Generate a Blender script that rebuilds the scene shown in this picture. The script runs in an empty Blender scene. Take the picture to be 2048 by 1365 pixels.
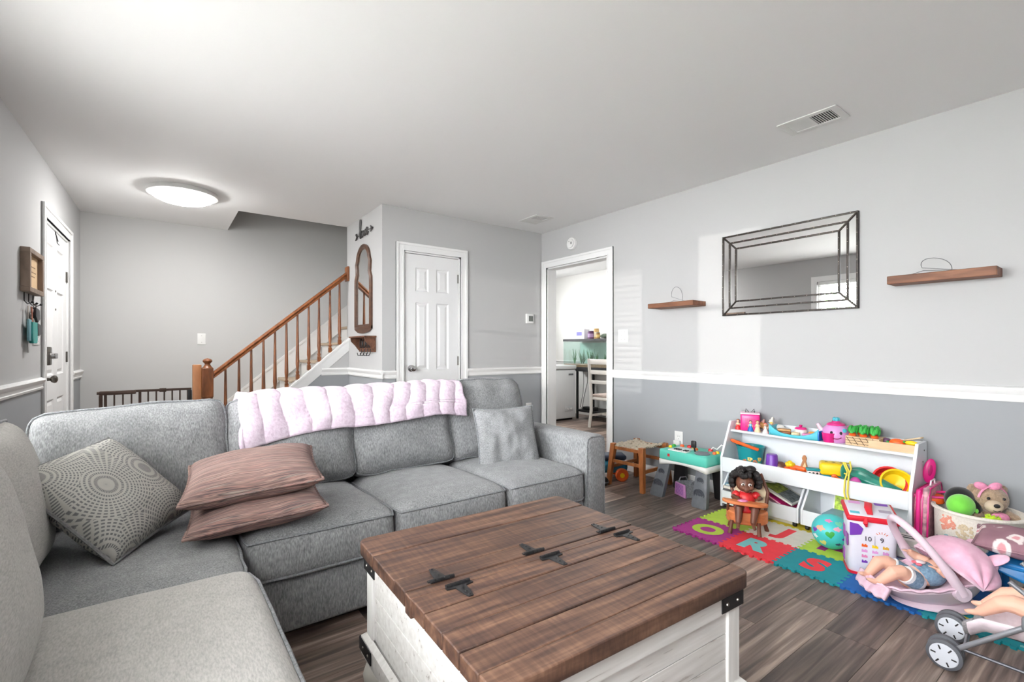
import bpy, bmesh, math, random
from mathutils import Vector, Matrix, noise

# ------------------------------------------------------------------ camera
CAM_H = 1.12
FPX = 955.0
HORIZON = 700.0
YAW = math.radians(36.45)
scn = bpy.context.scene
cam_data = bpy.data.cameras.new('camera')
cam_data.sensor_width = 36.0
cam_data.lens = FPX / 2048 * 36.0
cam_data.shift_y = (HORIZON - 682.5) / 2048
cam_data.clip_start = 0.02
cam = bpy.data.objects.new('camera', cam_data)
cam.location = (0, 0, CAM_H)
cam.rotation_euler = (math.radians(90), 0, -YAW)
scn.collection.objects.link(cam)
scn.camera = cam

# ------------------------------------------------------------------ light
world = bpy.data.worlds.new('sky')
scn.world = world
world.use_nodes = True
wn = world.node_tree.nodes
wn['Background'].inputs[0].default_value = (0.97, 0.985, 1.0, 1)
wn['Background'].inputs[1].default_value = 24.0

sun_data = bpy.data.lights.new('sun', 'SUN')
sun_data.energy = 0.65
sun_data.angle = math.radians(0.35)
sun_data.color = (1.0, 0.96, 0.9)
sun = bpy.data.objects.new('sun', sun_data)
sd = Vector((1, 0.407, -0.048)).normalized()
sun.rotation_euler = sd.to_track_quat('-Z', 'Y').to_euler()
sun.location = (-6, -2, 3)
scn.collection.objects.link(sun)

def portal(name, loc, rot, sx, sy):
    d = bpy.data.lights.new(name, 'AREA')
    d.shape = 'RECTANGLE'
    d.size, d.size_y = sx, sy
    d.cycles.is_portal = True
    o = bpy.data.objects.new(name, d)
    o.location, o.rotation_euler = loc, rot
    scn.collection.objects.link(o)

portal('window_portal', (-0.85, 1.94, 1.48), (0, math.radians(-90), 0), 1.4, 2.15)
portal('window_portal', (-0.9, 0.2, 1.5), (0, math.radians(-90), 0), 1.7, 0.75)
portal('window_portal', (4.5, 7.05, 1.9), (math.radians(-90), 0, 0), 1.05, 0.75)

scn.view_settings.view_transform = 'Standard'
scn.view_settings.look = 'None'
scn.view_settings.gamma = 1.0
scn.view_settings.use_curve_mapping = False
scn.view_settings.exposure = 0.98
scn.cycles.max_bounces = 8
scn.cycles.diffuse_bounces = 4
scn.cycles.adaptive_threshold = 0.04
scn.cycles.glossy_bounces = 4
scn.cycles.transmission_bounces = 6
scn.cycles.transparent_max_bounces = 8
scn.cycles.sample_clamp_indirect = 6.0
scn.cycles.caustics_reflective = False
scn.cycles.caustics_refractive = False

# ------------------------------------------------------------------ photo pixel -> place
def ray(px, py):
    a = (px - 1024) / FPX
    s, c = math.sin(YAW), math.cos(YAW)
    return Vector((s + a * c, c - a * s, (HORIZON - py) / FPX))
EYE = Vector((0, 0, CAM_H))
def on_z(px, py, z):
    r = ray(px, py); return EYE + r * ((z - CAM_H) / r.z)
def on_x(px, py, X):
    r = ray(px, py); return EYE + r * (X / r.x)
def on_y(px, py, Y):
    r = ray(px, py); return EYE + r * (Y / r.y)
def at_t(px, py, t):
    return EYE + ray(px, py) * t
def on_plane(px, py, p0, n):
    r = ray(px, py); return EYE + r * ((Vector(p0) - EYE).dot(n) / r.dot(n))

# ------------------------------------------------------------------ mesh helpers
R = math.radians
rnd = random.Random(7)
C = scn.collection
OFF = {}

def tag(o, label=None, cat=None, group=None, kind=None):
    if label: o['label'] = label
    if cat: o['category'] = cat
    if group: o['group'] = group
    if kind: o['kind'] = kind
    return o

def thing(name, label, cat, loc=(0, 0, 0), rz=0.0, group=None, kind=None, world=False, rot=None):
    """Empty at the base of a thing; world=True: its parts are authored in room coordinates."""
    o = bpy.data.objects.new(name, None)
    o.empty_display_size = 0.05
    o.location = loc
    o.rotation_euler = rot if rot else (0, 0, rz)
    C.objects.link(o)
    tag(o, label, cat, group, kind)
    if world: OFF[o.name] = Vector(loc)
    return o

def MX(loc=(0, 0, 0), rx=0, ry=0, rz=0, s=(1, 1, 1)):
    return (Matrix.Translation(loc) @ Matrix.Rotation(rz, 4, 'Z') @ Matrix.Rotation(ry, 4, 'Y')
            @ Matrix.Rotation(rx, 4, 'X') @ Matrix.Diagonal((s[0], s[1], s[2], 1)))

def frame_m(o, x, y, z=None):
    x = Vector(x).normalized(); y = Vector(y); z = x.cross(y).normalized(); y = z.cross(x)
    m = Matrix((x, y, z)).transposed().to_4x4(); m.translation = Vector(o); return m

class B:
    def __init__(s): s.bm = bmesh.new()
    def _t(s, vs, M):
        if M is not None:
            for v in vs: v.co = M @ v.co
        return vs
    def poly(s, vs, fs, M=None):
        V = [s.bm.verts.new(v) for v in vs]
        for f in fs:
            try: s.bm.faces.new([V[i] for i in f])
            except ValueError: pass
        return s._t(V, M)
    def box(s, x0, x1, y0, y1, z0, z1, M=None):
        s.poly([(x0, y0, z0), (x1, y0, z0), (x1, y1, z0), (x0, y1, z0), (x0, y0, z1), (x1, y0, z1), (x1, y1, z1), (x0, y1, z1)],
               [(3, 2, 1, 0), (4, 5, 6, 7), (0, 1, 5, 4), (1, 2, 6, 5), (2, 3, 7, 6), (3, 0, 4, 7)], M); return s
    def rbox(s, x0, x1, y0, y1, z0, z1, r=0.01, n=2, M=None):
        """rounded box"""
        t = bmesh.new(); b = B(); b.bm = t; b.box(x0, x1, y0, y1, z0, z1)
        bmesh.ops.bevel(t, geom=t.edges[:], offset=r, segments=n, profile=0.5, affect='EDGES')
        s.merge(t, M); return s
    def merge(s, t, M=None):
        mp = {}
        for v in t.verts: mp[v] = s.bm.verts.new((M @ v.co) if M is not None else v.co)
        for f in t.faces:
            try: s.bm.faces.new([mp[v] for v in f.verts])
            except ValueError: pass
        t.free()
    def rings(s, rings, closed=False, cap=True):
        L = [[s.bm.verts.new(p) for p in r] for r in rings]
        n = len(L[0]); m = len(L)
        for i in range(m if closed else m - 1):
            a, b = L[i], L[(i + 1) % m]
            for j in range(n):
                s.bm.faces.new((a[j], a[(j + 1) % n], b[(j + 1) % n], b[j]))
        if cap and not closed:
            try: s.bm.faces.new(list(reversed(L[0]))); s.bm.faces.new(L[-1])
            except ValueError: pass
        return s
    def tube(s, pts, r, n=8, closed=False, cap=True, flat=1.0):
        pts = [Vector(p) for p in pts]; m = len(pts)
        rr = r if isinstance(r, (list, tuple)) else [r] * m
        rings = []; prev = None
        for i, p in enumerate(pts):
            if closed: d = pts[(i + 1) % m] - pts[i - 1]
            else: d = pts[min(i + 1, m - 1)] - pts[max(i - 1, 0)]
            d.normalize()
            if prev is None:
                u = d.orthogonal().normalized()
                if abs(d.z) < 0.95:
                    u = Vector((0, 0, 1)).cross(d).normalized()
            else:
                u = (prev - d * prev.dot(d))
                u = u.normalized() if u.length > 1e-6 else d.orthogonal().normalized()
            prev = u; w = d.cross(u)
            rings.append([p + (u * math.cos(k * 2 * math.pi / n) + w * flat * math.sin(k * 2 * math.pi / n)) * rr[i] for k in range(n)])
        return s.rings(rings, closed, cap)
    def cyl(s, p0, p1, r0, r1=None, n=16):
        return s.tube([p0, p1], [r0, r0 if r1 is None else r1], n)
    def lathe(s, prof, c=(0, 0, 0), n=24, M=None, cap=True):
        rings = [[Vector((r * math.cos(2 * math.pi * k / n) + c[0], r * math.sin(2 * math.pi * k / n) + c[1], z + c[2])) for k in range(n)] for r, z in prof]
        if M is not None: rings = [[M @ p for p in r] for r in rings]
        return s.rings(rings, False, cap)
    def sph(s, c, r, u=16, v=10, M=None):
        r = (r, r, r) if not isinstance(r, (list, tuple)) else r
        m = (M if M is not None else Matrix()) @ Matrix.Translation(c) @ Matrix.Diagonal((r[0], r[1], r[2], 1))
        t = bmesh.new(); bmesh.ops.create_uvsphere(t, u_segments=u, v_segments=v, radius=1.0)
        s.merge(t, m); return s
    def prism(s, poly, z0, z1, M=None):
        n = len(poly)
        s.poly([(x, y, z0) for x, y in poly] + [(x, y, z1) for x, y in poly],
               [tuple(range(n - 1, -1, -1)), tuple(range(n, 2 * n))] + [(i, (i + 1) % n, n + (i + 1) % n, n + i) for i in range(n)], M); return s
    def grid(s, fn, nu, nv, M=None):
        V = [[s.bm.verts.new(fn(i / nu, j / nv)) for j in range(nv + 1)] for i in range(nu + 1)]
        for i in range(nu):
            for j in range(nv):
                s.bm.faces.new((V[i][j], V[i + 1][j], V[i + 1][j + 1], V[i][j + 1]))
        s._t([v for r in V for v in r], M); return s
    def done(s, name, mat, parent=None, smooth=True, bev=0, bseg=2, sub=0, remesh=0, solid=0, ang=38, smoothit=0, kind=None, M=None):
        bm = s.bm
        bmesh.ops.recalc_face_normals(bm, faces=bm.faces[:])
        off = Vector((0, 0, 0)); q = parent
        while q is not None:
            if q.name in OFF: off = OFF[q.name]
            q = q.parent
        if M is not None:
            for v in bm.verts: v.co = M @ v.co
        if off.length: 
            for v in bm.verts: v.co -= off
        me = bpy.data.meshes.new(name); bm.to_mesh(me); bm.free()
        if smooth:
            me.polygons.foreach_set('use_smooth', [True] * len(me.polygons))
            if not sub and not remesh: me.set_sharp_from_angle(angle=R(ang))
        o = bpy.data.objects.new(name, me); C.objects.link(o)
        if mat: me.materials.append(mat)
        if parent: o.parent = parent
        if solid:
            m = o.modifiers.new('solid', 'SOLIDIFY'); m.thickness = solid; m.offset = 0
        if remesh:
            m = o.modifiers.new('remesh', 'REMESH'); m.mode = 'VOXEL'; m.voxel_size = remesh; m.use_smooth_shade = True
            m = o.modifiers.new('soft', 'SMOOTH'); m.factor = 0.5; m.iterations = smoothit or 6
        if bev:
            m = o.modifiers.new('bevel', 'BEVEL'); m.width = bev; m.segments = bseg; m.limit_method = 'ANGLE'; m.angle_limit = R(40)
        if sub:
            m = o.modifiers.new('sub', 'SUBSURF'); m.levels = sub; m.render_levels = sub
        if kind: o['kind'] = kind
        return o

def copy_tree(o, parent=None):
    c = o.copy(); C.objects.link(c); c.parent = parent
    for k in o.children: copy_tree(k, c)
    return c

def text_mesh(body, size, depth, name='letter', bold=0.0):
    cu = bpy.data.curves.new(name, 'FONT'); cu.body = body; cu.size = size; cu.extrude = depth / 2; cu.offset = bold
    cu.align_x = 'CENTER'; cu.align_y = 'CENTER'; cu.resolution_u = 4
    o = bpy.data.objects.new(name, cu); C.objects.link(o)
    dg = bpy.context.evaluated_depsgraph_get()
    me = bpy.data.meshes.new_from_object(o.evaluated_get(dg))
    bpy.data.objects.remove(o); bpy.data.curves.remove(cu)
    t = bmesh.new(); t.from_mesh(me); bpy.data.meshes.remove(me)
    return t

def text_part(body, size, depth, mat, parent, M, name='letter', bold=0.0):
    b = B(); b.merge(text_mesh(body, size, depth), M)
    return b.done(name, mat, parent, smooth=False)

# ------------------------------------------------------------------ materials
def lin(c):
    def f(v):
        v /= 255.0
        return v / 12.92 if v <= 0.04045 else ((v + 0.055) / 1.055) ** 2.4
    return (f(c[0]), f(c[1]), f(c[2]), 1)
MATS = {}
def nt(name):
    m = bpy.data.materials.new(name); m.use_nodes = True
    t = m.node_tree; b = t.nodes['Principled BSDF']
    return m, t, b
def node(t, kind, **kw):
    n = t.nodes.new(kind)
    for k, v in kw.items():
        if k.startswith('i_'):
            key = k[2:]; key = int(key) if key.isdigit() else key.replace('_', ' ')
            n.inputs[key].default_value = v
        else: setattr(n, k, v)
    return n
def coords(t, scale=(1, 1, 1), rand=False, kind='Object'):
    tc = node(t, 'ShaderNodeTexCoord'); mp = node(t, 'ShaderNodeMapping'); mp.inputs['Scale'].default_value = scale
    t.links.new(tc.outputs[kind], mp.inputs['Vector'])
    if rand:
        oi = node(t, 'ShaderNodeObjectInfo'); ml = node(t, 'ShaderNodeMath', operation='MULTIPLY'); ml.inputs[1].default_value = 57.0
        t.links.new(oi.outputs['Random'], ml.inputs[0]); cx = node(t, 'ShaderNodeCombineXYZ')
        for k in range(3): t.links.new(ml.outputs[0], cx.inputs[k])
        t.links.new(cx.outputs[0], mp.inputs['Location'])
    return mp.outputs[0]
def ramp(t, stops, fac):
    r = node(t, 'ShaderNodeValToRGB'); e = r.color_ramp.elements
    while len(e) < len(stops): e.new(0.5)
    for i, (p, c) in enumerate(stops): e[i].position = p; e[i].color = c if len(c) == 4 else lin(c)
    t.links.new(fac, r.inputs[0]); return r.outputs[0]
def bump(t, b, h, strength, dist=0.002):
    n = node(t, 'ShaderNodeBump'); n.inputs['Strength'].default_value = strength; n.inputs['Distance'].default_value = dist
    t.links.new(h, n.inputs['Height']); t.links.new(n.outputs[0], b.inputs['Normal'])

def pm(name, col, rough=0.5, metal=0.0, var=0.06, vs=8.0, bmp=0.0, bs=60.0, spec=0.5, coat=0.0, sheen=0.0):
    """plain procedural material with slight colour variation and fine relief"""
    if name in MATS: return MATS[name]
    m, t, b = nt(name)
    v = coords(t); n = node(t, 'ShaderNodeTexNoise'); n.inputs['Scale'].default_value = vs; n.inputs['Detail'].default_value = 4
    t.links.new(v, n.inputs['Vector'])
    c = lin(col); k1, k2 = 1 - var, 1 + var
    o = ramp(t, [(0.3, (c[0] * k1, c[1] * k1, c[2] * k1, 1)), (0.7, (min(c[0] * k2, 1), min(c[1] * k2, 1), min(c[2] * k2, 1), 1))], n.outputs['Fac'])
    t.links.new(o, b.inputs['Base Color'])
    b.inputs['Roughness'].default_value = rough; b.inputs['Metallic'].default_value = metal
    b.inputs['Specular IOR Level'].default_value = spec
    if coat: b.inputs['Coat Weight'].default_value = coat
    if sheen: b.inputs['Sheen Weight'].default_value = sheen
    if bmp:
        n2 = node(t, 'ShaderNodeTexNoise'); n2.inputs['Scale'].default_value = bs; n2.inputs['Detail'].default_value = 3
        t.links.new(v, n2.inputs['Vector']); bump(t, b, n2.outputs['Fac'], bmp)
    MATS[name] = m; return m

def woodmat(name, stops, scale, rough=0.45, rand=True, bmp=0.15, cross=0.0, tint=0.0, distort=0.35):
    """grain stretched along the axis with the smallest scale entry"""
    m, t, b = nt(name)
    v = coords(t, scale, rand)
    n1 = node(t, 'ShaderNodeTexNoise'); n1.inputs['Scale'].default_value = 1.0; n1.inputs['Detail'].default_value = 8; n1.inputs['Distortion'].default_value = distort
    t.links.new(v, n1.inputs['Vector']); f = n1.outputs['Fac']
    if cross:
        v2 = coords(t, (scale[1] * 2.2, scale[0] * 2.4, scale[2]), rand)
        n2 = node(t, 'ShaderNodeTexNoise'); n2.inputs['Scale'].default_value = 1.0; n2.inputs['Detail'].default_value = 5
        t.links.new(v2, n2.inputs['Vector'])
        mx = node(t, 'ShaderNodeMix'); mx.inputs[0].default_value = cross
        t.links.new(f, mx.inputs[2]); t.links.new(n2.outputs['Fac'], mx.inputs[3]); f = mx.outputs[0]
    col = ramp(t, stops, f)
    if tint:
        oi = node(t, 'ShaderNodeObjectInfo'); mr = node(t, 'ShaderNodeMapRange')
        mr.inputs['To Min'].default_value = 1 - tint; mr.inputs['To Max'].default_value = 1 + tint * 1.1
        t.links.new(oi.outputs['Random'], mr.inputs['Value'])
        hs = node(t, 'ShaderNodeHueSaturation'); t.links.new(mr.outputs[0], hs.inputs['Value']); t.links.new(col, hs.inputs['Color']); col = hs.outputs[0]
    t.links.new(col, b.inputs['Base Color']); b.inputs['Roughness'].default_value = rough
    if bmp: bump(t, b, f, bmp)
    MATS[name] = m; return m

def fabric(name, cols, scale=(60, 60, 60), rough=0.95, bmp=0.5, big=3.0, bigamt=0.12, dist=0.003):
    m, t, b = nt(name)
    v = coords(t, scale)
    n1 = node(t, 'ShaderNodeTexNoise'); n1.inputs['Scale'].default_value = 1.0; n1.inputs['Detail'].default_value = 5
    t.links.new(v, n1.inputs['Vector'])
    v2 = coords(t); n2 = node(t, 'ShaderNodeTexNoise'); n2.inputs['Scale'].default_value = big; n2.inputs['Detail'].default_value = 3
    t.links.new(v2, n2.inputs['Vector'])
    mx = node(t, 'ShaderNodeMix'); mx.inputs[0].default_value = bigamt
    t.links.new(n1.outputs['Fac'], mx.inputs[2]); t.links.new(n2.outputs['Fac'], mx.inputs[3])
    t.links.new(ramp(t, cols, mx.outputs[0]), b.inputs['Base Color'])
    b.inputs['Roughness'].default_value = rough; b.inputs['Specular IOR Level'].default_value = 0.15
    b.inputs['Sheen Weight'].default_value = 0.15
    bump(t, b, n1.outputs['Fac'], bmp, dist)
    MATS[name] = m; return m

def wallmat(name, up, low=None, split=0.875):
    m, t, b = nt(name)
    n = node(t, 'ShaderNodeTexNoise'); n.inputs['Scale'].default_value = 220; n.inputs['Detail'].default_value = 2
    v = coords(t); t.links.new(v, n.inputs['Vector'])
    if low:
        sp = node(t, 'ShaderNodeSeparateXYZ'); t.links.new(v, sp.inputs[0])
        g = node(t, 'ShaderNodeMath', operation='GREATER_THAN'); g.inputs[1].default_value = split
        t.links.new(sp.outputs['Z'], g.inputs[0])
        mx = node(t, 'ShaderNodeMix', data_type='RGBA')
        t.links.new(g.outputs[0], mx.inputs[0]); mx.inputs[6].default_value = lin(low); mx.inputs[7].default_value = lin(up)
        t.links.new(mx.outputs[2], b.inputs['Base Color'])
    else: b.inputs['Base Color'].default_value = lin(up)
    b.inputs['Roughness'].default_value = 0.75; b.inputs['Specular IOR Level'].default_value = 0.25
    bump(t, b, n.outputs['Fac'], 0.04, 0.001)
    MATS[name] = m; return m

m_wall = wallmat('wall_paint', (189, 189, 189), (160, 163, 166))
m_wall1 = wallmat('wall_paint_plain_lifted', (202, 202, 201))  # same wall paint, lightened to make up for dim light by the stairs
m_ceil = wallmat('ceiling_paint', (246, 246, 246))
m_kwall = wallmat('kitchen_paint', (238, 237, 234))
m_white = pm('white_trim_paint', (240, 240, 239), 0.4, var=0.01)
m_door = pm('white_door_paint', (236, 236, 236), 0.42, var=0.01)
m_plastic_w = pm('white_plastic', (238, 238, 236), 0.35, var=0.01)
m_black = pm('black_metal', (28, 28, 30), 0.5, var=0.2, vs=30)
m_chrome = pm('chrome', (200, 200, 202), 0.18, 1.0, var=0.02)
m_nickel = pm('dark_nickel', (120, 116, 110), 0.3, 1.0, var=0.1)
m_oak = woodmat('stair_oak', [(0.25, (84, 46, 24)), (0.5, (124, 72, 38)), (0.75, (150, 92, 52))], (25, 25, 6), 0.35)
m_dkwood = woodmat('dark_walnut', [(0.25, (58, 38, 28)), (0.6, (88, 60, 44)), (0.8, (104, 74, 56))], (25, 25, 8), 0.4)
m_sofa = fabric('grey_chenille', [(0.28, (102, 103, 105)), (0.5, (140, 141, 143)), (0.72, (172, 173, 174))], (230, 230, 62), bmp=0.4, big=22, bigamt=0.22, dist=0.002)
m_sofa2 = fabric('light_grey_weave', [(0.25, (150, 148, 145)), (0.5, (176, 174, 170)), (0.75, (196, 194, 190))], (260, 75, 260), bmp=0.4, big=20, bigamt=0.2, dist=0.002)
m_pipe = fabric('grey_piping', [(0.3, (104, 106, 109)), (0.7, (150, 152, 155))], (150, 150, 150), bmp=0.3)
# ================================================================== room shell
H = 2.44
XR, YC, YS = 3.50, 4.17, 6.085         # right wall, closet wall, stair wall
XC, YB = 1.62, 5.17                    # closet side face, stair side line
XK = 5.9                               # far kitchen wall
YF = -1.7                              # wall behind the camera
WLM = MX((-0.605, YS, 0), rz=-math.radians(1.475))
WLN = WLM.to_3x3() @ Vector((1, 0, 0))
def on_left(px, py, off=0.0):
    p = on_plane(px, py, Vector((-0.605, YS, 0)) + WLN * off, WLN)
    return WLM.inverted() @ p

def wall_boxes(b, u0, u1, z0, z1, holes, place):
    """place(u0,u1,z0,z1) adds one box; holes = (u0,u1,z0,z1) sorted by u"""
    u = u0
    for h in sorted(holes):
        if h[0] > u: place(u, h[0], z0, z1)
        if h[2] > z0: place(h[0], h[1], z0, h[2])
        if h[3] < z1: place(h[0], h[1], h[3], z1)
        u = h[1]
    if u < u1: place(u, u1, z0, z1)

def S(o): o['kind'] = 'structure'; return o

# floor: dark underlay slab with separate vinyl planks laid along X
m_under = pm('floor_underlay', (60, 50, 45), 0.8)
m_plank = woodmat('vinyl_plank', [(0.30, (80, 68, 62)), (0.43, (110, 95, 87)), (0.55, (134, 117, 107)), (0.68, (170, 152, 139))], (2.2, 46, 46), 0.42, True, 0.15, tint=0.52)
b = B(); b.box(-0.9, XK + 0.1, YF - 0.1, 7.0, -0.10, -0.0125)
floor = S(b.done('floor', m_under, smooth=False))
PW, PL = 0.178, 1.22
plank_mesh = {}
def plank(x0, x1, y):
    k = round(x1 - x0, 3)
    if k not in plank_mesh:
        w, g = PW / 2 - 0.0008, (x1 - x0) / 2 - 0.0008
        bb = B(); bb.box(-g, g, -w, w, -0.012, 0.0)
        o = bb.done('plank', m_plank, floor, smooth=False); plank_mesh[k] = o.data
    else:
        o = bpy.data.objects.new('plank', plank_mesh[k]); C.objects.link(o); o.parent = floor
    o.location = ((x0 + x1) / 2, y, 0)
rows = [(-0.72, XR + 0.02, y) for y in [0.0 + PW * i for i in range(0, 35)]] + [(XR + 0.02, XK, y) for y in [PW * i for i in range(16, 39)]]
prng = random.Random(21)
xcut = prng.random()
for xa, xb, y in rows:
    off = prng.choice([0.0, 0.3, 0.61, 0.92]) + 0.05 * prng.randint(0, 3)
    x = xa - off
    while x < xb - 0.01:
        pl_ = prng.choice([0.52, 0.66, 0.8, 0.94]) if xa < 0 else 1.22
        a, c = max(x, xa), min(x + pl_, xb)
        if c - a > 0.05: plank(round(a, 2), round(c, 2), y)
        x += pl_
m_floor_far = m_plank
b = B(); b.box(-0.9, XK, YF, -PW / 2 - 0.001, -0.0125, 0.0)
b.done('floor_behind', m_plank, floor, smooth=False)

# ceiling with the stairwell opening
b = B()
b.box(-0.95, XK + 0.1, YF - 0.1, YB + 0.02, H, H + 0.28)
b.box(-0.95, 0.605, YB + 0.02, YS + 0.1, H, H + 0.28)
b.box(XR, XK + 0.1, YB + 0.02, 7.0, H, H + 0.28)
S(b.done('ceiling', m_ceil, smooth=False))

# left wall (entry door, windows), a degree and a half off square
WIN_A, WIN_B, WIN_C = (1.98, 2.93), (0.95, 1.90), (-0.12, 0.50)
WZ = (0.86, 2.10); WZC = (0.72, 2.28)
DOOR_Y = (4.585, 5.50)
T = 0.14
lw_holes = [(WIN_C[0] - YS, WIN_C[1] - YS, *WZC), (WIN_B[0] - YS, WIN_B[1] - YS, *WZ), (WIN_A[0] - YS, WIN_A[1] - YS, *WZ), (DOOR_Y[0] - YS, DOOR_Y[1] - YS, -0.1, 2.045)]
b = B()
wall_boxes(b, YF - YS - 0.1, 0.1, -0.1, H, lw_holes, lambda u0, u1, z0, z1: b.box(-T, 0, u0, u1, z0, z1))
S(b.done('wall_left', m_wall, smooth=False, M=WLM))
# stair wall, goes on up the stairwell
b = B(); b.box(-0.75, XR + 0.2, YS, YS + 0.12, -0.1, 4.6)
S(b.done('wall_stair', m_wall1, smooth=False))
# closet wall with its door opening
CD = (1.825, 2.435, 2.045)
b = B()
wall_boxes(b, XC, XR, -0.1, H, [(CD[0], CD[1], -0.1, CD[2])], lambda u0, u1, z0, z1: b.box(u0, u1, YC, YC + 0.11, z0, z1))
S(b.done('wall_back', m_wall, smooth=False))
b = B(); b.box(XC, XC + 0.11, YC + 0.11, YB, -0.1, H)
S(b.done('wall_closet_side', m_wall, smooth=False))
# stairwell enclosure above and beside the flight
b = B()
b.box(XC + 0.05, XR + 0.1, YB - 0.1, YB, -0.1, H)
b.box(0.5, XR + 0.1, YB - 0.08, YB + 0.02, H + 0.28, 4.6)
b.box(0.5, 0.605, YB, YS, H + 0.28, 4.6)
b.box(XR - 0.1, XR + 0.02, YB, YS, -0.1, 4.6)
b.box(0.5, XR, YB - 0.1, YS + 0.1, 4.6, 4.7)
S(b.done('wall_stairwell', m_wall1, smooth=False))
# right wall with the cased opening to the kitchen
DW = (3.175, 4.075, 2.035)
b = B()
wall_boxes(b, YF, YS + 0.1, -0.1, H, [(DW[0], DW[1], -0.1, DW[2])], lambda u0, u1, z0, z1: b.box(XR, XR + 0.12, u0, u1, z0, z1))
S(b.done('wall_right', m_wall, smooth=False))
# wall behind the camera 
b = B()
wall_boxes(b, -0.95, XR + 0.12, -0.1, H, [], lambda u0, u1, z0, z1: b.box(u0, u1, YF - 0.12, YF, z0, z1))
S(b.done('wall_front', m_wall, smooth=False))
# kitchen
b = B()
b.box(XK, XK + 0.12, 1.3, 7.0, -0.1, H)
wall_boxes(b, XR, XK + 0.1, -0.1, H, [(4.0, 5.0, 1.55, 2.25)], lambda u0, u1, z0, z1: b.box(u0, u1, 6.9, 7.0, z0, z1))
b.box(XR + 0.12, XK, 1.3, 1.4, -0.1, H)
b.box(XR + 0.02, XR + 0.12, YS, 7.0, -0.1, H)
S(b.done('wall_kitchen', m_kwall, smooth=False))
# unseen ground outside, made pale to bounce daylight up to the ceiling
b = B(); b.box(-14, 14, -14, 14, -0.4, -0.3)
S(b.done('ground_outside', pm('pale_bounce_ground', (232, 230, 226), 0.9), smooth=False))

# ---- windows: frame, sashes, panes, blinds
def clear_glass(name, col=(1, 1, 1), refl=0.06):
    m, t, b = nt(name)
    tr = node(t, 'ShaderNodeBsdfTransparent'); tr.inputs[0].default_value = (*col, 1)
    gl = node(t, 'ShaderNodeBsdfGlossy'); gl.inputs['Roughness'].default_value = 0.02
    mx = node(t, 'ShaderNodeMixShader'); mx.inputs[0].default_value = refl
    t.links.new(tr.outputs[0], mx.inputs[1]); t.links.new(gl.outputs[0], mx.inputs[2])
    t.links.new(mx.outputs[0], t.nodes['Material Output'].inputs[0])
    return m
m_glass = clear_glass('window_glass')
m_slat = pm('blind_slat', (242, 241, 238), 0.5, var=0.01)
wcount = [0]
def window(M, u0, u1, z0, z1, slats, casing=True):
    """local: x = into room, u along y"""
    wcount[0] += 1
    nm = 'window_%d' % wcount[0]
    f = B(); w = 0.045
    for a, c, d, e in ((u0, u1, z0, z0 + w), (u0, u1, z1 - w, z1), (u0, u0 + w, z0 + w, z1 - w), (u1 - w, u1, z0 + w, z1 - w)): f.box(-0.115, -0.04, a, c, d, e)
    zm = (z0 + z1) / 2 + (0.16 if not slats else 0.0); f.box(-0.11, -0.05, u0 + w, u1 - w, zm - 0.02, zm + 0.02)
    o = S(f.done(nm, m_white, smooth=False, M=M))
    for za, zb in ((z0 + w, zm - 0.02), (zm + 0.02, z1 - w)):
        g = B(); g.box(-0.083, -0.079, u0 + w, u1 - w, za, zb); g.done('pane', m_glass, o, smooth=False, M=M)
    if casing:
        g = B(); k = 0.075
        for a, c, d, e in ((u0 - k, u1 + k, z1, z1 + k), (u0 - k, u1 + k, z0 - k, z0), (u0 - k, u0, z0, z1), (u1, u1 + k, z0, z1)): g.box(0.0, 0.018, a, c, d, e)
        g.done('window_casing', m_white, o, smooth=False, M=M)
    if slats:
        g = B(); g.box(-0.035, 0.005, u0 + 0.01, u1 - 0.01, z1 - 0.05, z1 - 0.003); g.done('head_rail', m_white, o, smooth=False, M=M)
        n = int((z1 - z0 - 0.08) / 0.055); me = None
        for i in range(n):
            z = z1 - 0.075 - i * 0.055
            if me is None:
                g = B(); g.box(-0.024, 0.024, -(u1 - u0) / 2 + 0.012, (u1 - u0) / 2 - 0.012, -0.0015, 0.0015)
                s_ = g.done('blind_slat', m_slat, o, smooth=False); me = s_.data
            else:
                s_ = bpy.data.objects.new('blind_slat', me); C.objects.link(s_); s_.parent = o
            s_.matrix_local = M @ MX((-0.012, (u0 + u1) / 2, z), ry=R(-13))
    return o
window(WLM, WIN_A[0] - YS, WIN_A[1] - YS, *WZ, True)
window(WLM, WIN_B[0] - YS, WIN_B[1] - YS, *WZ, True)
window(WLM, WIN_C[0] - YS, WIN_C[1] - YS, *WZC, False)
window(MX((0, 6.9, 0), rz=R(-90)), 4.0, 5.0, 1.55, 2.25, False)  # unseen window, added to let daylight into the kitchen

# ---- trim: chair rails, casings, baseboards
RAIL = [(0, 0.855), (0.010, 0.855), (0.014, 0.868), (0.010, 0.872), (0.012, 0.890), (0.024, 0.905), (0.028, 0.918), (0.022, 0.926), (0.006, 0.932), (0, 0.932)]
BASE = [(0, 0.0), (0.014, 0.0), (0.014, 0.07), (0.008, 0.09), (0, 0.095)]
tcount = [0]
def run(profile, p0, p1, nrm, name):
    """extrude a wall profile from p0 to p1; nrm points into the room"""
    p0, p1, nrm = Vector((*p0, 0)), Vector((*p1, 0)), Vector((*nrm, 0)).normalized()
    b = B()
    b.rings([[p + nrm * d + Vector((0, 0, z)) for d, z in profile] for p in (p0, p1)])
    return S(b.done(name, m_white, ang=25))
def trim(profile, p0, p1, nrm):
    tcount[0] += 1; return run(profile, p0, p1, nrm, 'trim_%d' % tcount[0])
def L2(u): p = WLM @ Vector((0, u - YS, 0)); return (p.x, p.y)
wn2 = (WLN.x, WLN.y)
trim(RAIL, (XR, YF), (XR, DW[0] - 0.075), (-1, 0))
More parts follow.
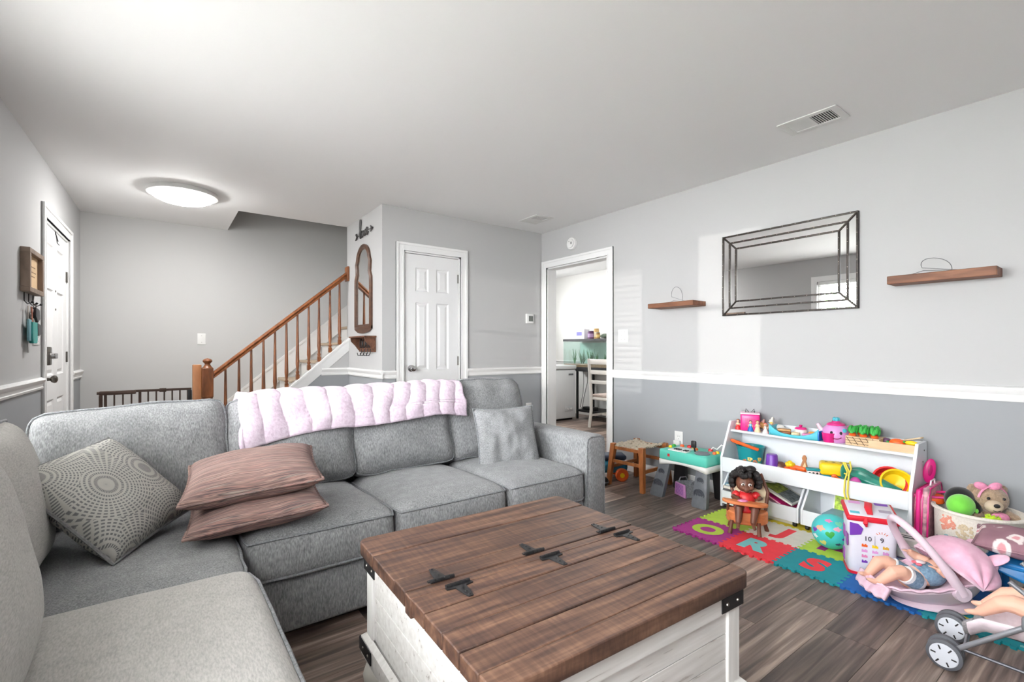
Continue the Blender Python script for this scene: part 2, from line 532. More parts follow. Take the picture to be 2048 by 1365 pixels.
trim(RAIL, (XC, YC), (CD[0] - 0.075, YC), (0, -1))
trim(RAIL, (CD[1] + 0.075, YC), (XR, YC), (0, -1))
trim(RAIL, (XC, YC - 0.026), (XC, YB - 0.03), (-1, 0))
trim(RAIL, (1.34, YB - 0.055), (XC, YB - 0.055), (0, -1))
trim(RAIL, L2(YF), L2(WIN_C[0] - 0.08), wn2)
trim(RAIL, L2(WIN_A[1] + 0.08), L2(DOOR_Y[0] - 0.085), wn2)
trim(RAIL, L2(DOOR_Y[1] + 0.085), L2(YS), wn2)
run(BASE, (XR, YF), (XR, DW[0] - 0.075), (-1, 0), 'baseboard_right')
run(BASE, L2(WIN_A[1]), L2(DOOR_Y[0] - 0.085), wn2, 'baseboard_left')
run(BASE, (CD[1] + 0.075, YC), (XR, YC), (0, -1), 'baseboard_back')

def casing(M, u0, u1, z1, w=0.075, parent=None, jamb=0.0):
    """door casing around an opening; local x along the wall, -y into the room"""
    tcount[0] += 1
    b = B()
    for k, (o, wd, th) in enumerate(((0.0, w, 0.012), (w - 0.022, 0.022, 0.020), (0.0, 0.012, 0.016))):
        b.box(u0 - o - wd, u0 - o, -th, 0, 0, z1 + o + wd)
        b.box(u1 + o, u1 + o + wd, -th, 0, 0, z1 + o + wd)
        b.box(u0 - o, u1 + o, -th, 0, z1 + o, z1 + o + wd)
    if jamb:
        b.box(u0 - 0.001, u0 + 0.016, 0, jamb, 0, z1); b.box(u1 - 0.016, u1 + 0.001, 0, jamb, 0, z1); b.box(u0, u1, 0, jamb, z1 - 0.016, z1 + 0.001)
    return S(b.done('trim_%d' % tcount[0], m_white, smooth=False, M=M))
casing(MX((0, YC, 0)), CD[0], CD[1], CD[2], jamb=0.11)
casing(MX((XR, 0, 0), rz=R(-90)), -DW[1], -DW[0], DW[2], jamb=0.12)
MDL = WLM @ MX((0, 0, 0), rz=R(90))
casing(MDL, DOOR_Y[0] - YS, DOOR_Y[1] - YS, 2.045, w=0.085, jamb=0.13)

# ---- six panel doors
def panel_door(name, M, w, h, knob_left=True, hinge_side=1):
    o = bpy.data.objects.new(name, None); C.objects.link(o); o.matrix_world = M; S(o)
    st = 0.115 * w / 0.61 if w < 0.7 else 0.125
    mid = 0.11 * (w / 0.75); pwid = (w - 2 * st - mid) / 2
    zr = [(0.0, 0.20), (0.74, 0.92), (1.56, 1.665), (h - 0.125, h)]
    b = B(); b.box(0, w, 0.012, 0.038, 0.0, h)
    for a, c in ((0, st), (st + pwid, st + pwid + mid), (w - st, w)): b.box(a, c, 0, 0.013, 0, h)
    for a, c in zr:
        for x0 in (st, st + pwid + mid): b.box(x0, x0 + pwid, 0, 0.013, a, c)
    b.done('leaf', m_door, o, smooth=False)
    for i in range(3):
        za, zb = zr[i][1], zr[i + 1][0]
        for x0 in (st, st + pwid + mid):
            x1 = x0 + pwid; p = B(); q = 0.012; s1, s2 = 0.016, 0.042
            def rect(s, y): return [(x0 + s, y, za + s), (x1 - s, y, za + s), (x1 - s, y, zb - s), (x0 + s, y, zb - s)]
            p.rings([rect(0.0, 0.0), rect(s1 * 0.6, 0.009), rect(s1, 0.0115), rect(s2, 0.003)], cap=False)
            V = rect(s2, 0.003); p.poly(V, [(0, 1, 2, 3)])
            p.done('panel', m_door, o, smooth=False)
    return o
cdoor = panel_door('door_1', MX((CD[0] + 0.02, YC + 0.012, 0.01)), CD[1] - CD[0] - 0.04, 2.015)
def knob(parent, x, z, m):
    k = B()
    k.lathe([(0.0, 0), (0.032, 0.0), (0.032, 0.006), (0.013, 0.012), (0.011, 0.03), (0.022, 0.038), (0.028, 0.05), (0.026, 0.062), (0.012, 0.07), (0, 0.07)], n=20, M=MX((x, 0, z), rx=R(90)))
    tag(k.done('knob', m, parent), 'round metal door knob')
knob(cdoor, 0.06, 0.935, m_chrome)
def hinge(parent, x, z, y=-0.004):
    g = B(); g.cyl((x, y, z - 0.045), (x, y, z + 0.045), 0.006, n=8); g.box(x - 0.018, x + 0.018, y + 0.001, y + 0.005, z - 0.044, z + 0.044)
    g.done('hinge', m_nickel, parent)
for z in (0.25, 1.0, 1.82): hinge(cdoor, CD[1] - CD[0] - 0.03, z)
fdw = DOOR_Y[1] - DOOR_Y[0] - 0.04
fdoor = panel_door('door_2', WLM @ MX((-0.012, DOOR_Y[0] - YS + 0.02, 0.01), rz=R(90)), fdw, 2.015)
knob(fdoor, 0.07, 0.90, m_nickel)
k = B(); k.rbox(0.035, 0.105, -0.035, 0.0, 1.0, 1.13, 0.008); tag(k.done('deadbolt_case', m_nickel, fdoor), 'square grey lock case')
k = B(); k.lathe([(0.0, 0), (0.022, 0), (0.02, 0.02), (0, 0.022)], n=16, M=MX((0.095, -0.035, 1.065), rx=R(90))); k.rbox(0.075, 0.135, -0.062, -0.05, 1.045, 1.085, 0.005); k.done('thumb_turn', m_chrome, fdoor)
for z in (0.25, 1.05, 1.72): hinge(fdoor, fdw - 0.004, z)
for z in (1.42, 1.56):
    k = B(); k.lathe([(0, 0), (0.009, 0), (0.007, 0.005), (0, 0.006)], n=12, M=MX((fdw / 2, 0, z), rx=R(90))); k.done('peephole', m_nickel, fdoor)
k = B(); k.box(fdw / 2 - 0.012, fdw / 2 + 0.012, -0.003, 0.03, 1.995, 2.03); k.tube([(fdw / 2, -0.004, 2.0), (fdw / 2, -0.012, 1.93), (fdw / 2 - 0.012, -0.025, 1.915)], 0.003, 6); k.tube([(fdw / 2, -0.004, 2.0), (fdw / 2 + 0.03, -0.012, 1.95)], 0.003, 6); k.done('wreath_hook', m_black, fdoor)

# ---- staircase
m_carpet = fabric('stair_tread_carpet', [(0.3, (170, 150, 128)), (0.7, (196, 178, 156))], (120, 120, 120), bmp=0.3)
stairs = bpy.data.objects.new('stairs', None); C.objects.link(stairs); S(stairs)
X0, RUN, RISE = 0.42, 0.235, 0.2
for n in range(9):
    x = X0 + RUN * n; z = RISE * (n + 1)
    b = B(); b.box(x - 0.025, x + RUN, YB - 0.02, YS - 0.02, z - 0.03, z); b.done('tread', m_carpet, stairs, bev=0.008)
    b = B(); b.box(x, x + 0.018, YB - 0.02, YS - 0.02, z - RISE, z - 0.03); b.done('riser', m_white, stairs, smooth=False)
def stz(X): return 1.043 + 0.853 * (X - 1.39)
b = B()     # closed stringer toward the room, with a cap that carries the balusters
pts = [(X0 - 0.06, 0), (XC, 0), (XC, stz(XC) - 0.05), (X0 - 0.06, stz(X0 - 0.06) - 0.05)]
b.prism([(x, z) for x, z in pts], -YB + 0.02, -YB + 0.055, MX(rx=R(90)))
b.done('understair_wall', m_wall, stairs, smooth=False)
b = B()
def slope_box(bb, xa, xb, za, zb, y0, y1):
    bb.poly([(xa, y0, stz(xa) + za), (xb, y0, stz(xb) + za), (xb, y1, stz(xb) + za), (xa, y1, stz(xa) + za), (xa, y0, stz(xa) + zb), (xb, y0, stz(xb) + zb), (xb, y1, stz(xb) + zb), (xa, y1, stz(xa) + zb)],
            [(3, 2, 1, 0), (4, 5, 6, 7), (0, 1, 5, 4), (1, 2, 6, 5), (2, 3, 7, 6), (3, 0, 4, 7)])
slope_box(b, X0 - 0.06, XC, -0.012, 0.012, YB - 0.085, YB + 0.015)
slope_box(b, X0 - 0.06, XC, -0.10, -0.012, YB - 0.072, YB - 0.054)
slope_box(b, X0 - 0.06, XC, -0.13, -0.10, YB - 0.066, YB - 0.054)
b.done('stringer_cap', m_white, stairs, smooth=False)
b = B(); slope_box(b, X0, XR - 0.3, -0.06, 0.17, YS - 0.018, YS - 0.001); slope_box(b, X0, XR - 0.3, 0.17, 0.20, YS - 0.026, YS - 0.001)
b.done('wall_skirt', m_white, stairs, smooth=False)
# ================================================================== stair railing, gate
YRL = YB - 0.035
rail = thing('stair_railing', 'brown oak stair railing with turned balusters and ball-topped newel post', 'railing', (0.35, YRL, 0), world=True)
def rz_(X): return 0.905 + 0.853 * (X - 0.414)
b = B()
prof = [(-0.030, -0.034), (0.030, -0.034), (0.030, -0.018), (0.022, -0.010), (0.032, 0.008), (0.026, 0.024), (0.012, 0.032), (-0.012, 0.032), (-0.026, 0.024), (-0.032, 0.008), (-0.022, -0.010), (-0.030, -0.018)]
b.rings([[Vector((x, YRL + a, rz_(x) + c)) for a, c in prof] for x in (0.40, XC - 0.018)])
b.done('handrail', m_oak, rail, ang=30)
b = B(); b.rbox(XC - 0.022, XC - 0.001, YRL - 0.05, YRL + 0.05, rz_(XC) - 0.085, rz_(XC) + 0.07, 0.006)
b.done('rosette', m_oak, rail)
bx = [451, 478, 502.5, 527, 550, 573, 595, 617.5, 638, 660, 679]
for px in bx:
    X = on_y(px, 700, YRL).x
    z0, z1 = stz(X) + 0.012, rz_(X) - 0.03
    h = z1 - z0
    b = B(); b.box(X - 0.016, X + 0.016, YRL - 0.016, YRL + 0.016, z0, z0 + 0.05)
    b.lathe([(0.016, 0.05), (0.013, 0.06), (0.019, 0.075), (0.011, 0.09), (0.013, 0.11), (0.018, 0.16), (0.016, 0.24), (0.0125, 0.42), (0.0095, h)], (X, YRL, z0), 10)
    b.done('baluster', m_oak, rail)
NX = 0.352
b = B()
b.box(NX - 0.044, NX + 0.044, YRL - 0.044, YRL + 0.044, 0, 0.62)
b.lathe([(0.044, 0.62), (0.046, 0.64), (0.036, 0.655), (0.036, 0.67), (0.044, 0.68), (0.044, 0.69)], (NX, YRL, 0), 16)
b.box(NX - 0.044, NX + 0.044, YRL - 0.044, YRL + 0.044, 0.69, 0.955)
b.lathe([(0.044, 0.955), (0.03, 0.97), (0.022, 0.985), (0.022, 0.995), (0.036, 1.008), (0.038, 1.02), (0.03, 1.034), (0.0, 1.044)], (NX, YRL, 0), 16)
b.done('newel_post', m_oak, rail, bev=0.004)
b = B(); b.rbox(NX - 0.112, NX - 0.0445, YRL - 0.005, YRL + 0.085, 0.0, 0.985, 0.006); tag(b.done('mounting_post', woodmat('light_oak', [(0.3, (150, 96, 58)), (0.7, (178, 122, 78))], (20, 20, 5), 0.45), rail), 'paler square gate post')

m_gate = pm('bronze_gate_metal', (74, 58, 50), 0.5, 0.2, var=0.1)
gate = thing('baby_gate', 'low bronze metal baby gate with thin vertical bars by the newel post', 'gate', (0.0, YB + 0.03, 0), world=True)
GY = YB + 0.03
b = B(); b.rbox(-0.40, -0.16, GY - 0.016, GY + 0.016, 0.742, 0.775, 0.006); b.cyl((-0.415, GY, 0.76), (-0.40, GY, 0.76), 0.012, n=8); b.done('latch_rail', m_gate, gate)
b = B(); b.box(-0.17, 0.234, GY - 0.010, GY + 0.010, 0.757, 0.777); b.rbox(0.0, 0.05, GY - 0.016, GY + 0.016, 0.75, 0.782, 0.004); b.done('top_rail', m_gate, gate)
b = B(); b.box(-0.40, 0.234, GY - 0.012, GY + 0.012, 0.04, 0.065); b.done('bottom_rail', m_gate, gate)
for i in range(11):
    x = -0.36 + i * 0.0565
    b = B(); b.cyl((x, GY, 0.06), (x, GY, 0.76), 0.010 if i in (0, 4) else 0.006, n=8); b.done('bar', m_gate, gate)
for x in (-0.39, 0.222):
    b = B(); b.box(x - 0.012, x + 0.012, GY - 0.012, GY + 0.012, 0.0, 0.75); b.done('post', m_gate, gate)
b = B(); b.rbox(0.205, 0.236, GY - 0.03, GY + 0.012, 0.62, 0.76, 0.006); b.done('hinge_bracket', m_black, gate)

# ================================================================== ceiling fixtures
m_lamp, t_, b_ = nt('lamp_diffuser')
b_.inputs['Base Color'].default_value = (0.95, 0.95, 0.95, 1)
b_.inputs['Emission Color'].default_value = (1, 0.99, 0.97, 1); b_.inputs['Emission Strength'].default_value = 36.0
lamp = thing('ceiling_light', 'round glowing white flush dome light on the ceiling by the stairs', 'ceiling light', (0.16, 4.84, H))
b = B(); b.lathe([(0.0, -0.001), (0.248, -0.001), (0.25, -0.036), (0.225, -0.042), (0.0, -0.03)], n=48); b.done('rim', pm('lamp_rim', (216, 216, 214), 0.35), lamp)
b = B(); b.lathe([(0.222, -0.041), (0.205, -0.058), (0.165, -0.078), (0.1, -0.095), (0.04, -0.102), (0.0, -0.103)], n=48, cap=False); b.done('diffuser', m_lamp, lamp)

m_vent = pm('vent_enamel', (232, 232, 230), 0.45, var=0.02)
m_dark = pm('vent_dark', (36, 36, 37), 0.9)
def vent(x0, x1, y0, y1, label, halves):
    v = thing('ceiling_vent', label, 'vent', ((x0 + x1) / 2, (y0 + y1) / 2, H), world=True)
    b = B(); b.box(x0 + 0.02, x1 - 0.02, y0 + 0.02, y1 - 0.02, H - 0.002, H - 0.0005); b.done('duct_shadow', m_dark, v, smooth=False)
    f = 0.036; b = B(); ym = (y0 + y1) / 2
    for a, c, d, e in ((x0, x1, y0, y0 + f), (x0, x1, y1 - f, y1), (x0, x0 + f, y0 + f, y1 - f), (x1 - f, x1, y0 + f, y1 - f), (x0 + f, x1 - f, ym - 0.008, ym + 0.008)): b.box(a, c, d, e, H - 0.007, H - 0.0008)
    b.done('frame', m_vent, v, bev=0.002)
    for lo, hi, closed in ((y0 + f, ym - 0.008, halves[0]), (ym + 0.008, y1 - f, halves[1])):
        n = 9
        for i in range(n):
            y = lo + (hi - lo) * (i + 0.5) / n; w = (hi - lo) / n * (0.52 if closed else 0.16)
            b = B(); b.box(x0 + f, x1 - f, y - w, y + w, H - 0.005, H - 0.0025); b.done('slat', m_vent, v, smooth=False)
vent(2.92, 3.13, 1.03, 1.335, 'white slatted ceiling air vent above the framed wall mirror', (False, True))
vent(2.95, 3.17, 3.59, 3.88, 'white slatted ceiling air vent near the kitchen doorway corner', (False, True))

sm = thing('smoke_detector', 'round white smoke detector on the wall above the kitchen doorway', 'smoke detector', (XR, 3.66, 2.235), rot=(0, R(-90), 0))
b = B(); b.lathe([(0, 0.0005), (0.064, 0.0005), (0.066, 0.02), (0.062, 0.03), (0.0, 0.03)], n=32); b.done('base', m_plastic_w, sm)
b = B(); b.lathe([(0.046, 0.03), (0.044, 0.042), (0.03, 0.046), (0, 0.046)], n=32); b.done('cover', m_plastic_w, sm)
b = B(); b.box(-0.012, 0.012, -0.028, -0.012, 0.045, 0.048); b.sph((0.02, 0.012, 0.046), 0.005, 8, 6); b.done('test_button', pm('grey_plastic', (120, 120, 122), 0.5), sm)

def plate(name, label, cat, loc, rot, w, h, kind='switch', n=1):
    """local: x right, y up, z out of the wall"""
    p = thing(name, label, cat, loc, rot=rot)
    b = B(); b.rbox(-w / 2, w / 2, -h / 2, h / 2, 0.0008, 0.006, 0.0022); b.done('cover_plate', m_plastic_w, p)
    for i in range(n):
        x = (i - (n - 1) / 2) * 0.046
        if kind == 'switch':
            b = B(); b.box(x - 0.005, x + 0.005, -0.012, 0.012, 0.005, 0.0075); b.rbox(x - 0.004, x + 0.004, -0.002, 0.010, 0.006, 0.016, 0.0015); b.done('toggle', m_plastic_w, p)
        else:
            for y in (-0.02, 0.02):
                b = B(); b.rbox(-0.016, 0.016, y - 0.014, y + 0.014, 0.005, 0.0075, 0.001); s_ = b.done('socket', m_plastic_w, p)
                b = B()
                for dx in (-0.006, 0.006): b.box(dx - 0.001, dx + 0.001, y - 0.003, y + 0.006, 0.0075, 0.008)
                b.done('slot', m_dark, s_, smooth=False)
        for y in ((-0.035, 0.035) if kind == 'switch' else (0,)):
            b = B(); b.lathe([(0, 0.0055), (0.003, 0.0055), (0.0025, 0.007), (0, 0.007)], (x, y, 0), 8)
            b.done('screw', m_nickel, p)
    return p
RW = (R(90), 0, R(-90)); BWALL = (R(90), 0, 0)
plate('light_switch', 'double white toggle light switch beside the kitchen doorway', 'light switch', (XR, 2.98, 1.25), RW, 0.118, 0.118, n=2)
plate('light_switch', 'single white toggle switch on the plain wall behind the stairs', 'light switch', (0.364, YS, 1.235), BWALL, 0.076, 0.12)
po = plate('wall_outlet', 'white power outlet on the grey wall above the toy piano', 'outlet', (XR, 2.385, 0.375), RW, 0.078, 0.125, 'outlet')
b = B(); b.rbox(-0.034, 0.026, -0.085, -0.012, 0.008, 0.035, 0.006); tag(b.done('plug_in_light', m_plastic_w, po), 'white plug-in night light')
plate('wall_outlet', 'white power outlet on the grey wall behind the sofa end', 'outlet', (3.31, YC, 0.47), BWALL, 0.076, 0.12, 'outlet')
q = on_left(71, 672); qw = WLM @ Vector((0, q.y, q.z))
LWR = (R(90), 0, R(90 - 1.475))
plate('light_switch', 'triple white toggle switch beside the entry door under the keys', 'light switch', qw, LWR, 0.165, 0.118, n=3)
q = on_left(46, 660); 
th = thing('thermostat', 'square white thermostat with grey screen near the kitchen doorway', 'thermostat', (3.316, YC, 1.466), rot=BWALL)
b = B(); b.rbox(-0.053, 0.053, -0.053, 0.053, 0.0008, 0.024, 0.006); b.done('case', m_plastic_w, th)
b = B(); b.box(-0.022, 0.038, -0.03, 0.03, 0.0235, 0.0248); b.done('screen', pm('lcd_grey', (120, 124, 120), 0.25), th, smooth=False)

# ================================================================== right wall: mirror and floating shelves
m_mirror, t_, b_ = nt('mirror_glass')
b_.inputs['Base Color'].default_value = (0.93, 0.94, 0.94, 1); b_.inputs['Metallic'].default_value = 1.0; b_.inputs['Roughness'].default_value = 0.01
m_bead = pm('bronze_beading', (58, 52, 48), 0.45, 0.5, var=0.3, vs=60)
m_stud = pm('bronze_stud', (170, 160, 150), 0.35, 0.8)
wm = thing('wall_mirror', 'large rectangular wall mirror with three dark studded strips and mirrored border', 'mirror', (XR, 1.547, 1.378), rot=RW)
W2, HH = 0.4435, 0.606        # local: x right (-Y in room), y up, z out
def rect(i): return (-W2 + i, W2 - i, i, HH - i)
o1, o2, o3 = 0.0, 0.052, 0.100
b = B(); b.box(-W2, W2, 0, HH, 0.001, 0.012); b.done('backing', m_bead, wm, smooth=False)
def strip(i, w):
    x0, x1, y0, y1 = rect(i)
    for a, c, d, e in ((x0, x1, y0, y0 + w), (x0, x1, y1 - w, y1), (x0, x0 + w, y0 + w, y1 - w), (x1 - w, x1, y0 + w, y1 - w)):
        g = B(); g.rbox(a, c, d, e, 0.012, 0.026, 0.003); s_ = g.done('bead_strip', m_bead, wm)
        g = B(); L = max(c - a, e - d); n = max(3, int(L / 0.075))
        for k in range(n):
            f = (k + 0.5) / n
            px_, py_ = (a + (c - a) * f, (d + e) / 2) if c - a > e - d else ((a + c) / 2, d + (e - d) * f)
            g.sph((px_, py_, 0.026), 0.0026, 6, 4)
        g.done('stud', m_stud, s_, kind='stuff')
for i in (o1, o2, o3): strip(i, 0.011)
for sx in (-1, 1):
    for sy in (0, 1):
        g = B(); p0 = (sx * (W2 - 0.006), 0.006 if sy == 0 else HH - 0.006, 0.019); p1 = (sx * (W2 - o3 - 0.006), (o3 + 0.006) if sy == 0 else HH - o3 - 0.006, 0.019)
        g.tube([p0, p1], 0.006, 6); g.done('mitre_strip', m_bead, wm)
x0, x1, y0, y1 = rect(o3 + 0.011)
g = B(); g.box(x0, x1, y0, y1, 0.012, 0.016); g.done('centre_pane', m_mirror, wm, smooth=False)
for i, j in ((o1 + 0.011, o2), (o2 + 0.011, o3)):
    ax0, ax1, ay0, ay1 = rect(i); bx0, bx1, by0, by1 = rect(j)
    for poly in ([(ax0, ay0), (ax1, ay0), (bx1, by0), (bx0, by0)], [(ax1, ay0), (ax1, ay1), (bx1, by1), (bx1, by0)], [(ax1, ay1), (ax0, ay1), (bx0, by1), (bx1, by1)], [(ax0, ay1), (ax0, ay0), (bx0, by0), (bx0, by1)]):
        g = B(); g.prism(poly, 0.012, 0.016); g.done('border_pane', m_mirror, wm, smooth=False)

m_shelfwood = woodmat('shelf_chestnut', [(0.25, (84, 50, 32)), (0.5, (118, 74, 50)), (0.75, (142, 96, 68))], (30, 5, 30), 0.6)
def wshelf(label, y0, y1, x0, z0, z1):
    b = B(); b.box(x0, XR - 0.0008, y0, y1, z0, z1)
    o = b.done('floating_shelf', m_shelfwood, smooth=True, bev=0.003); tag(o, label, 'shelf'); return o
wshelf('small brown wooden floating shelf between the doorway and the wall mirror', 2.14, 2.565, 3.32, 1.468, 1.506)
wshelf('longer brown wooden floating shelf beyond the studded wall mirror', 0.478, 0.927, 3.36, 1.495, 1.541)
m_wire = pm('grey_wire', (120, 120, 122), 0.4, 0.7)
def wireloop(label, X, z, pts):
    b = B(); b.tube([(X + dx, y, z + dz) for dx, y, dz in pts], 0.0016, 6); tag(b.done('wire_loop', m_wire), label, 'wire', 'loose wire loops on the floating shelves')
def loop_pts(yc, w, h, tail):
    P = [(0.0, yc - tail, 0.0018), (0.0, yc - tail * 0.4, 0.004)]
    for k in range(15):
        a = -0.6 + k / 14 * 4.2
        P.append((0.02 * math.sin(a), yc + 0.02 + w * (0.5 - 0.5 * math.cos(a)) , 0.004 + h * max(0, math.sin(a * 0.74 + 0.1))))
    P += [(0.0, yc - tail * 0.2, 0.006), (0.01, yc + w * 1.1, 0.022), (0.01, yc + w * 1.6, 0.004), (0.01, yc + w * 1.75, 0.0018)]
    return P
wireloop('thin grey wire loop standing on the small floating shelf', 3.42, 1.506, loop_pts(2.28, 0.10, 0.13, 0.06))
wireloop('thin grey wire loop standing on the longer floating shelf', 3.43, 1.541, loop_pts(0.64, 0.13, 0.085, 0.05))

# ================================================================== closet side face: sign, arched mirror, hook shelf
CS = (R(90), 0, R(-90))               # local x -> -Y, y -> up, z -> -X
sign = thing('love_sign', 'dark metal script word with an arrow above the arched mirror', 'wall sign', (XC, 4.62, 2.27), rot=CS)
m_signm = pm('gunmetal', (70, 68, 68), 0.5, 0.4)
def stroke(b, pts, r, n=6, k=4):
    P = [Vector((x, y, 0.012)) for x, y in pts]; out = []
    for i in range(len(P) - 1):
        a, c1, c2, d = P[max(i - 1, 0)], P[i], P[i + 1], P[min(i + 2, len(P) - 1)]
        for s in range(k):
            f = s / k
            out.append(0.5 * ((2 * c1) + (c2 - a) * f + (2 * a - 5 * c1 + 4 * c2 - d) * f * f + (3 * c1 - a - 3 * c2 + d) * f ** 3))
    out.append(P[-1]); b.tube(out, r, n); return b
b = stroke(B(), [(-0.13, -0.02), (-0.10, 0.06), (-0.085, 0.125), (-0.10, 0.135), (-0.112, 0.06), (-0.105, -0.03), (-0.08, -0.035), (-0.06, 0.0), (-0.045, 0.02), (-0.06, 0.0), (-0.05, -0.035), (-0.025, -0.03), (-0.02, 0.01), (-0.045, 0.02), (-0.01, 0.012), (0.01, 0.01), (0.02, -0.035), (0.045, -0.02), (0.05, 0.02), (0.065, 0.0), (0.095, 0.0), (0.1, 0.025), (0.08, 0.025), (0.075, -0.02), (0.095, -0.038), (0.125, -0.015)], 0.008)
b.done('lettering', m_signm, sign)
b = B(); b.tube([(-0.21, -0.01, 0.012), (-0.11, -0.012, 0.012)], 0.004, 6)
for x in (-0.21, -0.19, -0.17): b.tube([(x - 0.03, 0.022, 0.012), (x, -0.01, 0.012), (x - 0.03, -0.04, 0.012)], 0.004, 6)
b.done('arrow_tail', m_signm, sign)
b = B(); b.tube([(0.12, 0.0, 0.012), (0.2, 0.0, 0.012)], 0.004, 6)
b.prism([(0.19, 0.03), (0.25, 0.0), (0.19, -0.03), (0.2, 0.0)], 0.007, 0.017)
b.done('arrow_head', m_signm, sign)

am = thing('arched_mirror', 'tall arched mirror in a carved dark wooden frame beside the stairs', 'mirror', (XC, 4.64, 1.32), rot=CS)
def outl(i):
    """half outline of the arched frame, inset i"""
    W, P = 0.235 - i, []
    P.append((W, 0.0 + i)); P.append((W, 0.45))
    P += [(W - 0.004, 0.50), (W - 0.035, 0.55), (W - 0.028, 0.60), (W - 0.02, 0.65), (W - 0.045, 0.69)]
    for k in range(1, 8):
        a = k / 8 * math.pi / 2
        P.append(((W - 0.05) * math.cos(a), 0.69 + (0.145 - i) * math.sin(a)))
    P.append((0, 0.69 + 0.145 - i))
    return P + [(-x, y) for x, y in reversed(P[:-1])]
po_, pi_ = outl(0.0), outl(0.048)
b = B(); n = len(po_)
pmid = outl(0.026)
b.rings([[Vector((*po_[k], 0.001)), Vector((*po_[k], 0.018)), Vector((*pmid[k], 0.028)), Vector((*pi_[k], 0.014)), Vector((*pi_[k], 0.001))] for k in range(n)], closed=True)
b.done('frame', m_dkwood, am, ang=50)
b = B(); b.prism([(0.235, 0.0), (0.15, -0.03), (0.0, -0.04), (-0.15, -0.03), (-0.235, 0.0), (-0.235, 0.03), (0.235, 0.03)], 0.001, 0.016); b.done('bottom_rail', m_dkwood, am)
b = B(); b.prism([(x, y) for x, y in outl(0.03)], 0.002, 0.008); b.done('glass', m_mirror, am, smooth=False)

hs = thing('hook_shelf', 'small brown wooden wall shelf with iron horseshoe hooks below the arched mirror', 'hook shelf', (XC, 4.53, 1.10), rot=CS)
m_rustic = woodmat('rustic_brown', [(0.25, (62, 38, 26)), (0.6, (104, 66, 46)), (0.8, (126, 86, 62))], (8, 30, 30), 0.6)
b = B(); b.box(-0.21, 0.21, 0.0, 0.135, 0.001, 0.018); b.done('backboard', m_rustic, hs, bev=0.002)
b = B(); b.box(-0.225, 0.225, 0.135, 0.15, 0.001, 0.115); b.done('top_board', m_rustic, hs, bev=0.002)
for x in (-0.205, 0.19):
    b = B(); b.prism([(0.018, 0.135), (0.018, 0.01), (0.03, 0.02), (0.06, 0.06), (0.1, 0.1), (0.105, 0.135)], 0, 0.016, Matrix(((0, 0, 1, x), (0, 1, 0, 0), (1, 0, 0, 0), (0, 0, 0, 1)))); b.done('bracket', m_rustic, hs)
for x in (-0.13, -0.045, 0.045, 0.12):
    b = B(); b.tube([(x + 0.03 * math.sin(a), 0.07 - 0.045 * math.cos(a) + 0.01, 0.024) for a in [0.5 + k * (2 * math.pi - 1.0) / 14 for k in range(15)]], 0.005, 6)
    b.tube([(x, 0.03, 0.02), (x, -0.01, 0.022), (x, -0.035, 0.035), (x, -0.035, 0.055), (x, -0.01, 0.062)], 0.004, 6)
    b.done('hook', m_black, hs)

# ================================================================== left wall: framed sign, key hooks
qa, qb = on_left(39, 492), on_left(69, 540)
ya, yb = qa.y, qb.y
za = on_left(39, 492).z; zb = on_left(39, 582).z
fr = thing('framed_sign', 'small deep wooden frame with a tan lettered card by the entry door', 'framed sign', WLM @ Vector((0, (ya + yb) / 2, zb)), rot=LWR)
fw = (yb - ya) / 2; fh = za - zb
m_frame = woodmat('driftwood', [(0.3, (110, 92, 80)), (0.7, (150, 130, 114))], (20, 6, 20), 0.6)
b = B()
for a, c, d, e in ((-fw, fw, 0, 0.03), (-fw, fw, fh - 0.03, fh), (-fw, -fw + 0.03, 0.03, fh - 0.03), (fw - 0.03, fw, 0.03, fh - 0.03)): b.box(a, c, d, e, 0.001, 0.045)
b.done('frame', m_frame, fr, bev=0.003)
b = B(); b.box(-fw + 0.03, fw - 0.03, 0.03, fh - 0.03, 0.001, 0.02); tag(b.done('card', pm('tan_card', (206, 176, 138), 0.8), fr, smooth=False), 'tan card with faint writing')
for r_, (wd, zz) in enumerate(((0.6, 0.62), (0.7, 0.5), (0.5, 0.4))):
    b = B()
    for k in range(7):
        x = (-0.5 + (k + 0.2) / 7) * wd * fw * 1.6; b.box(x, x + wd * fw * 0.17, fh * zz, fh * zz + 0.006, 0.0201, 0.0206)
    b.done('writing', pm('brown_ink', (120, 92, 66), 0.8), fr, smooth=False)
for i, dx in enumerate((-0.6, 0.0, 0.6)):
    b = B(); b.tube([(dx * fw, 0.005, 0.006), (dx * fw, -0.05, 0.006), (dx * fw, -0.07, 0.02), (dx * fw, -0.06, 0.04)], 0.003, 6); b.sph((dx * fw, -0.058, 0.042), 0.007, 8, 6); b.done('hook', m_black, fr)
def keyset(label, u, z, col, parts):
    k = thing('key_bunch', label, 'keys', WLM @ Vector((0, u, z)), rot=LWR)
    b = B(); b.tube([(0.014 * math.cos(a), -0.014 + 0.014 * math.sin(a), 0.03) for a in [i * math.pi / 6 for i in range(12)]], 0.0018, 6, closed=True); b.done('key_ring', m_nickel, k)
    for nm, pts, col_, th in parts:
        pts = [(x * 1.35, y * 1.2) for x, y in pts]
        b = B(); b.prism(pts, 0.018, 0.018 + th); b.done(nm, pm('key_%s_%d_%d_%d' % (nm, *col_), col_, 0.45), k, bev=0.004)
    return k
um = (ya + yb) / 2; zk = zb - 0.055
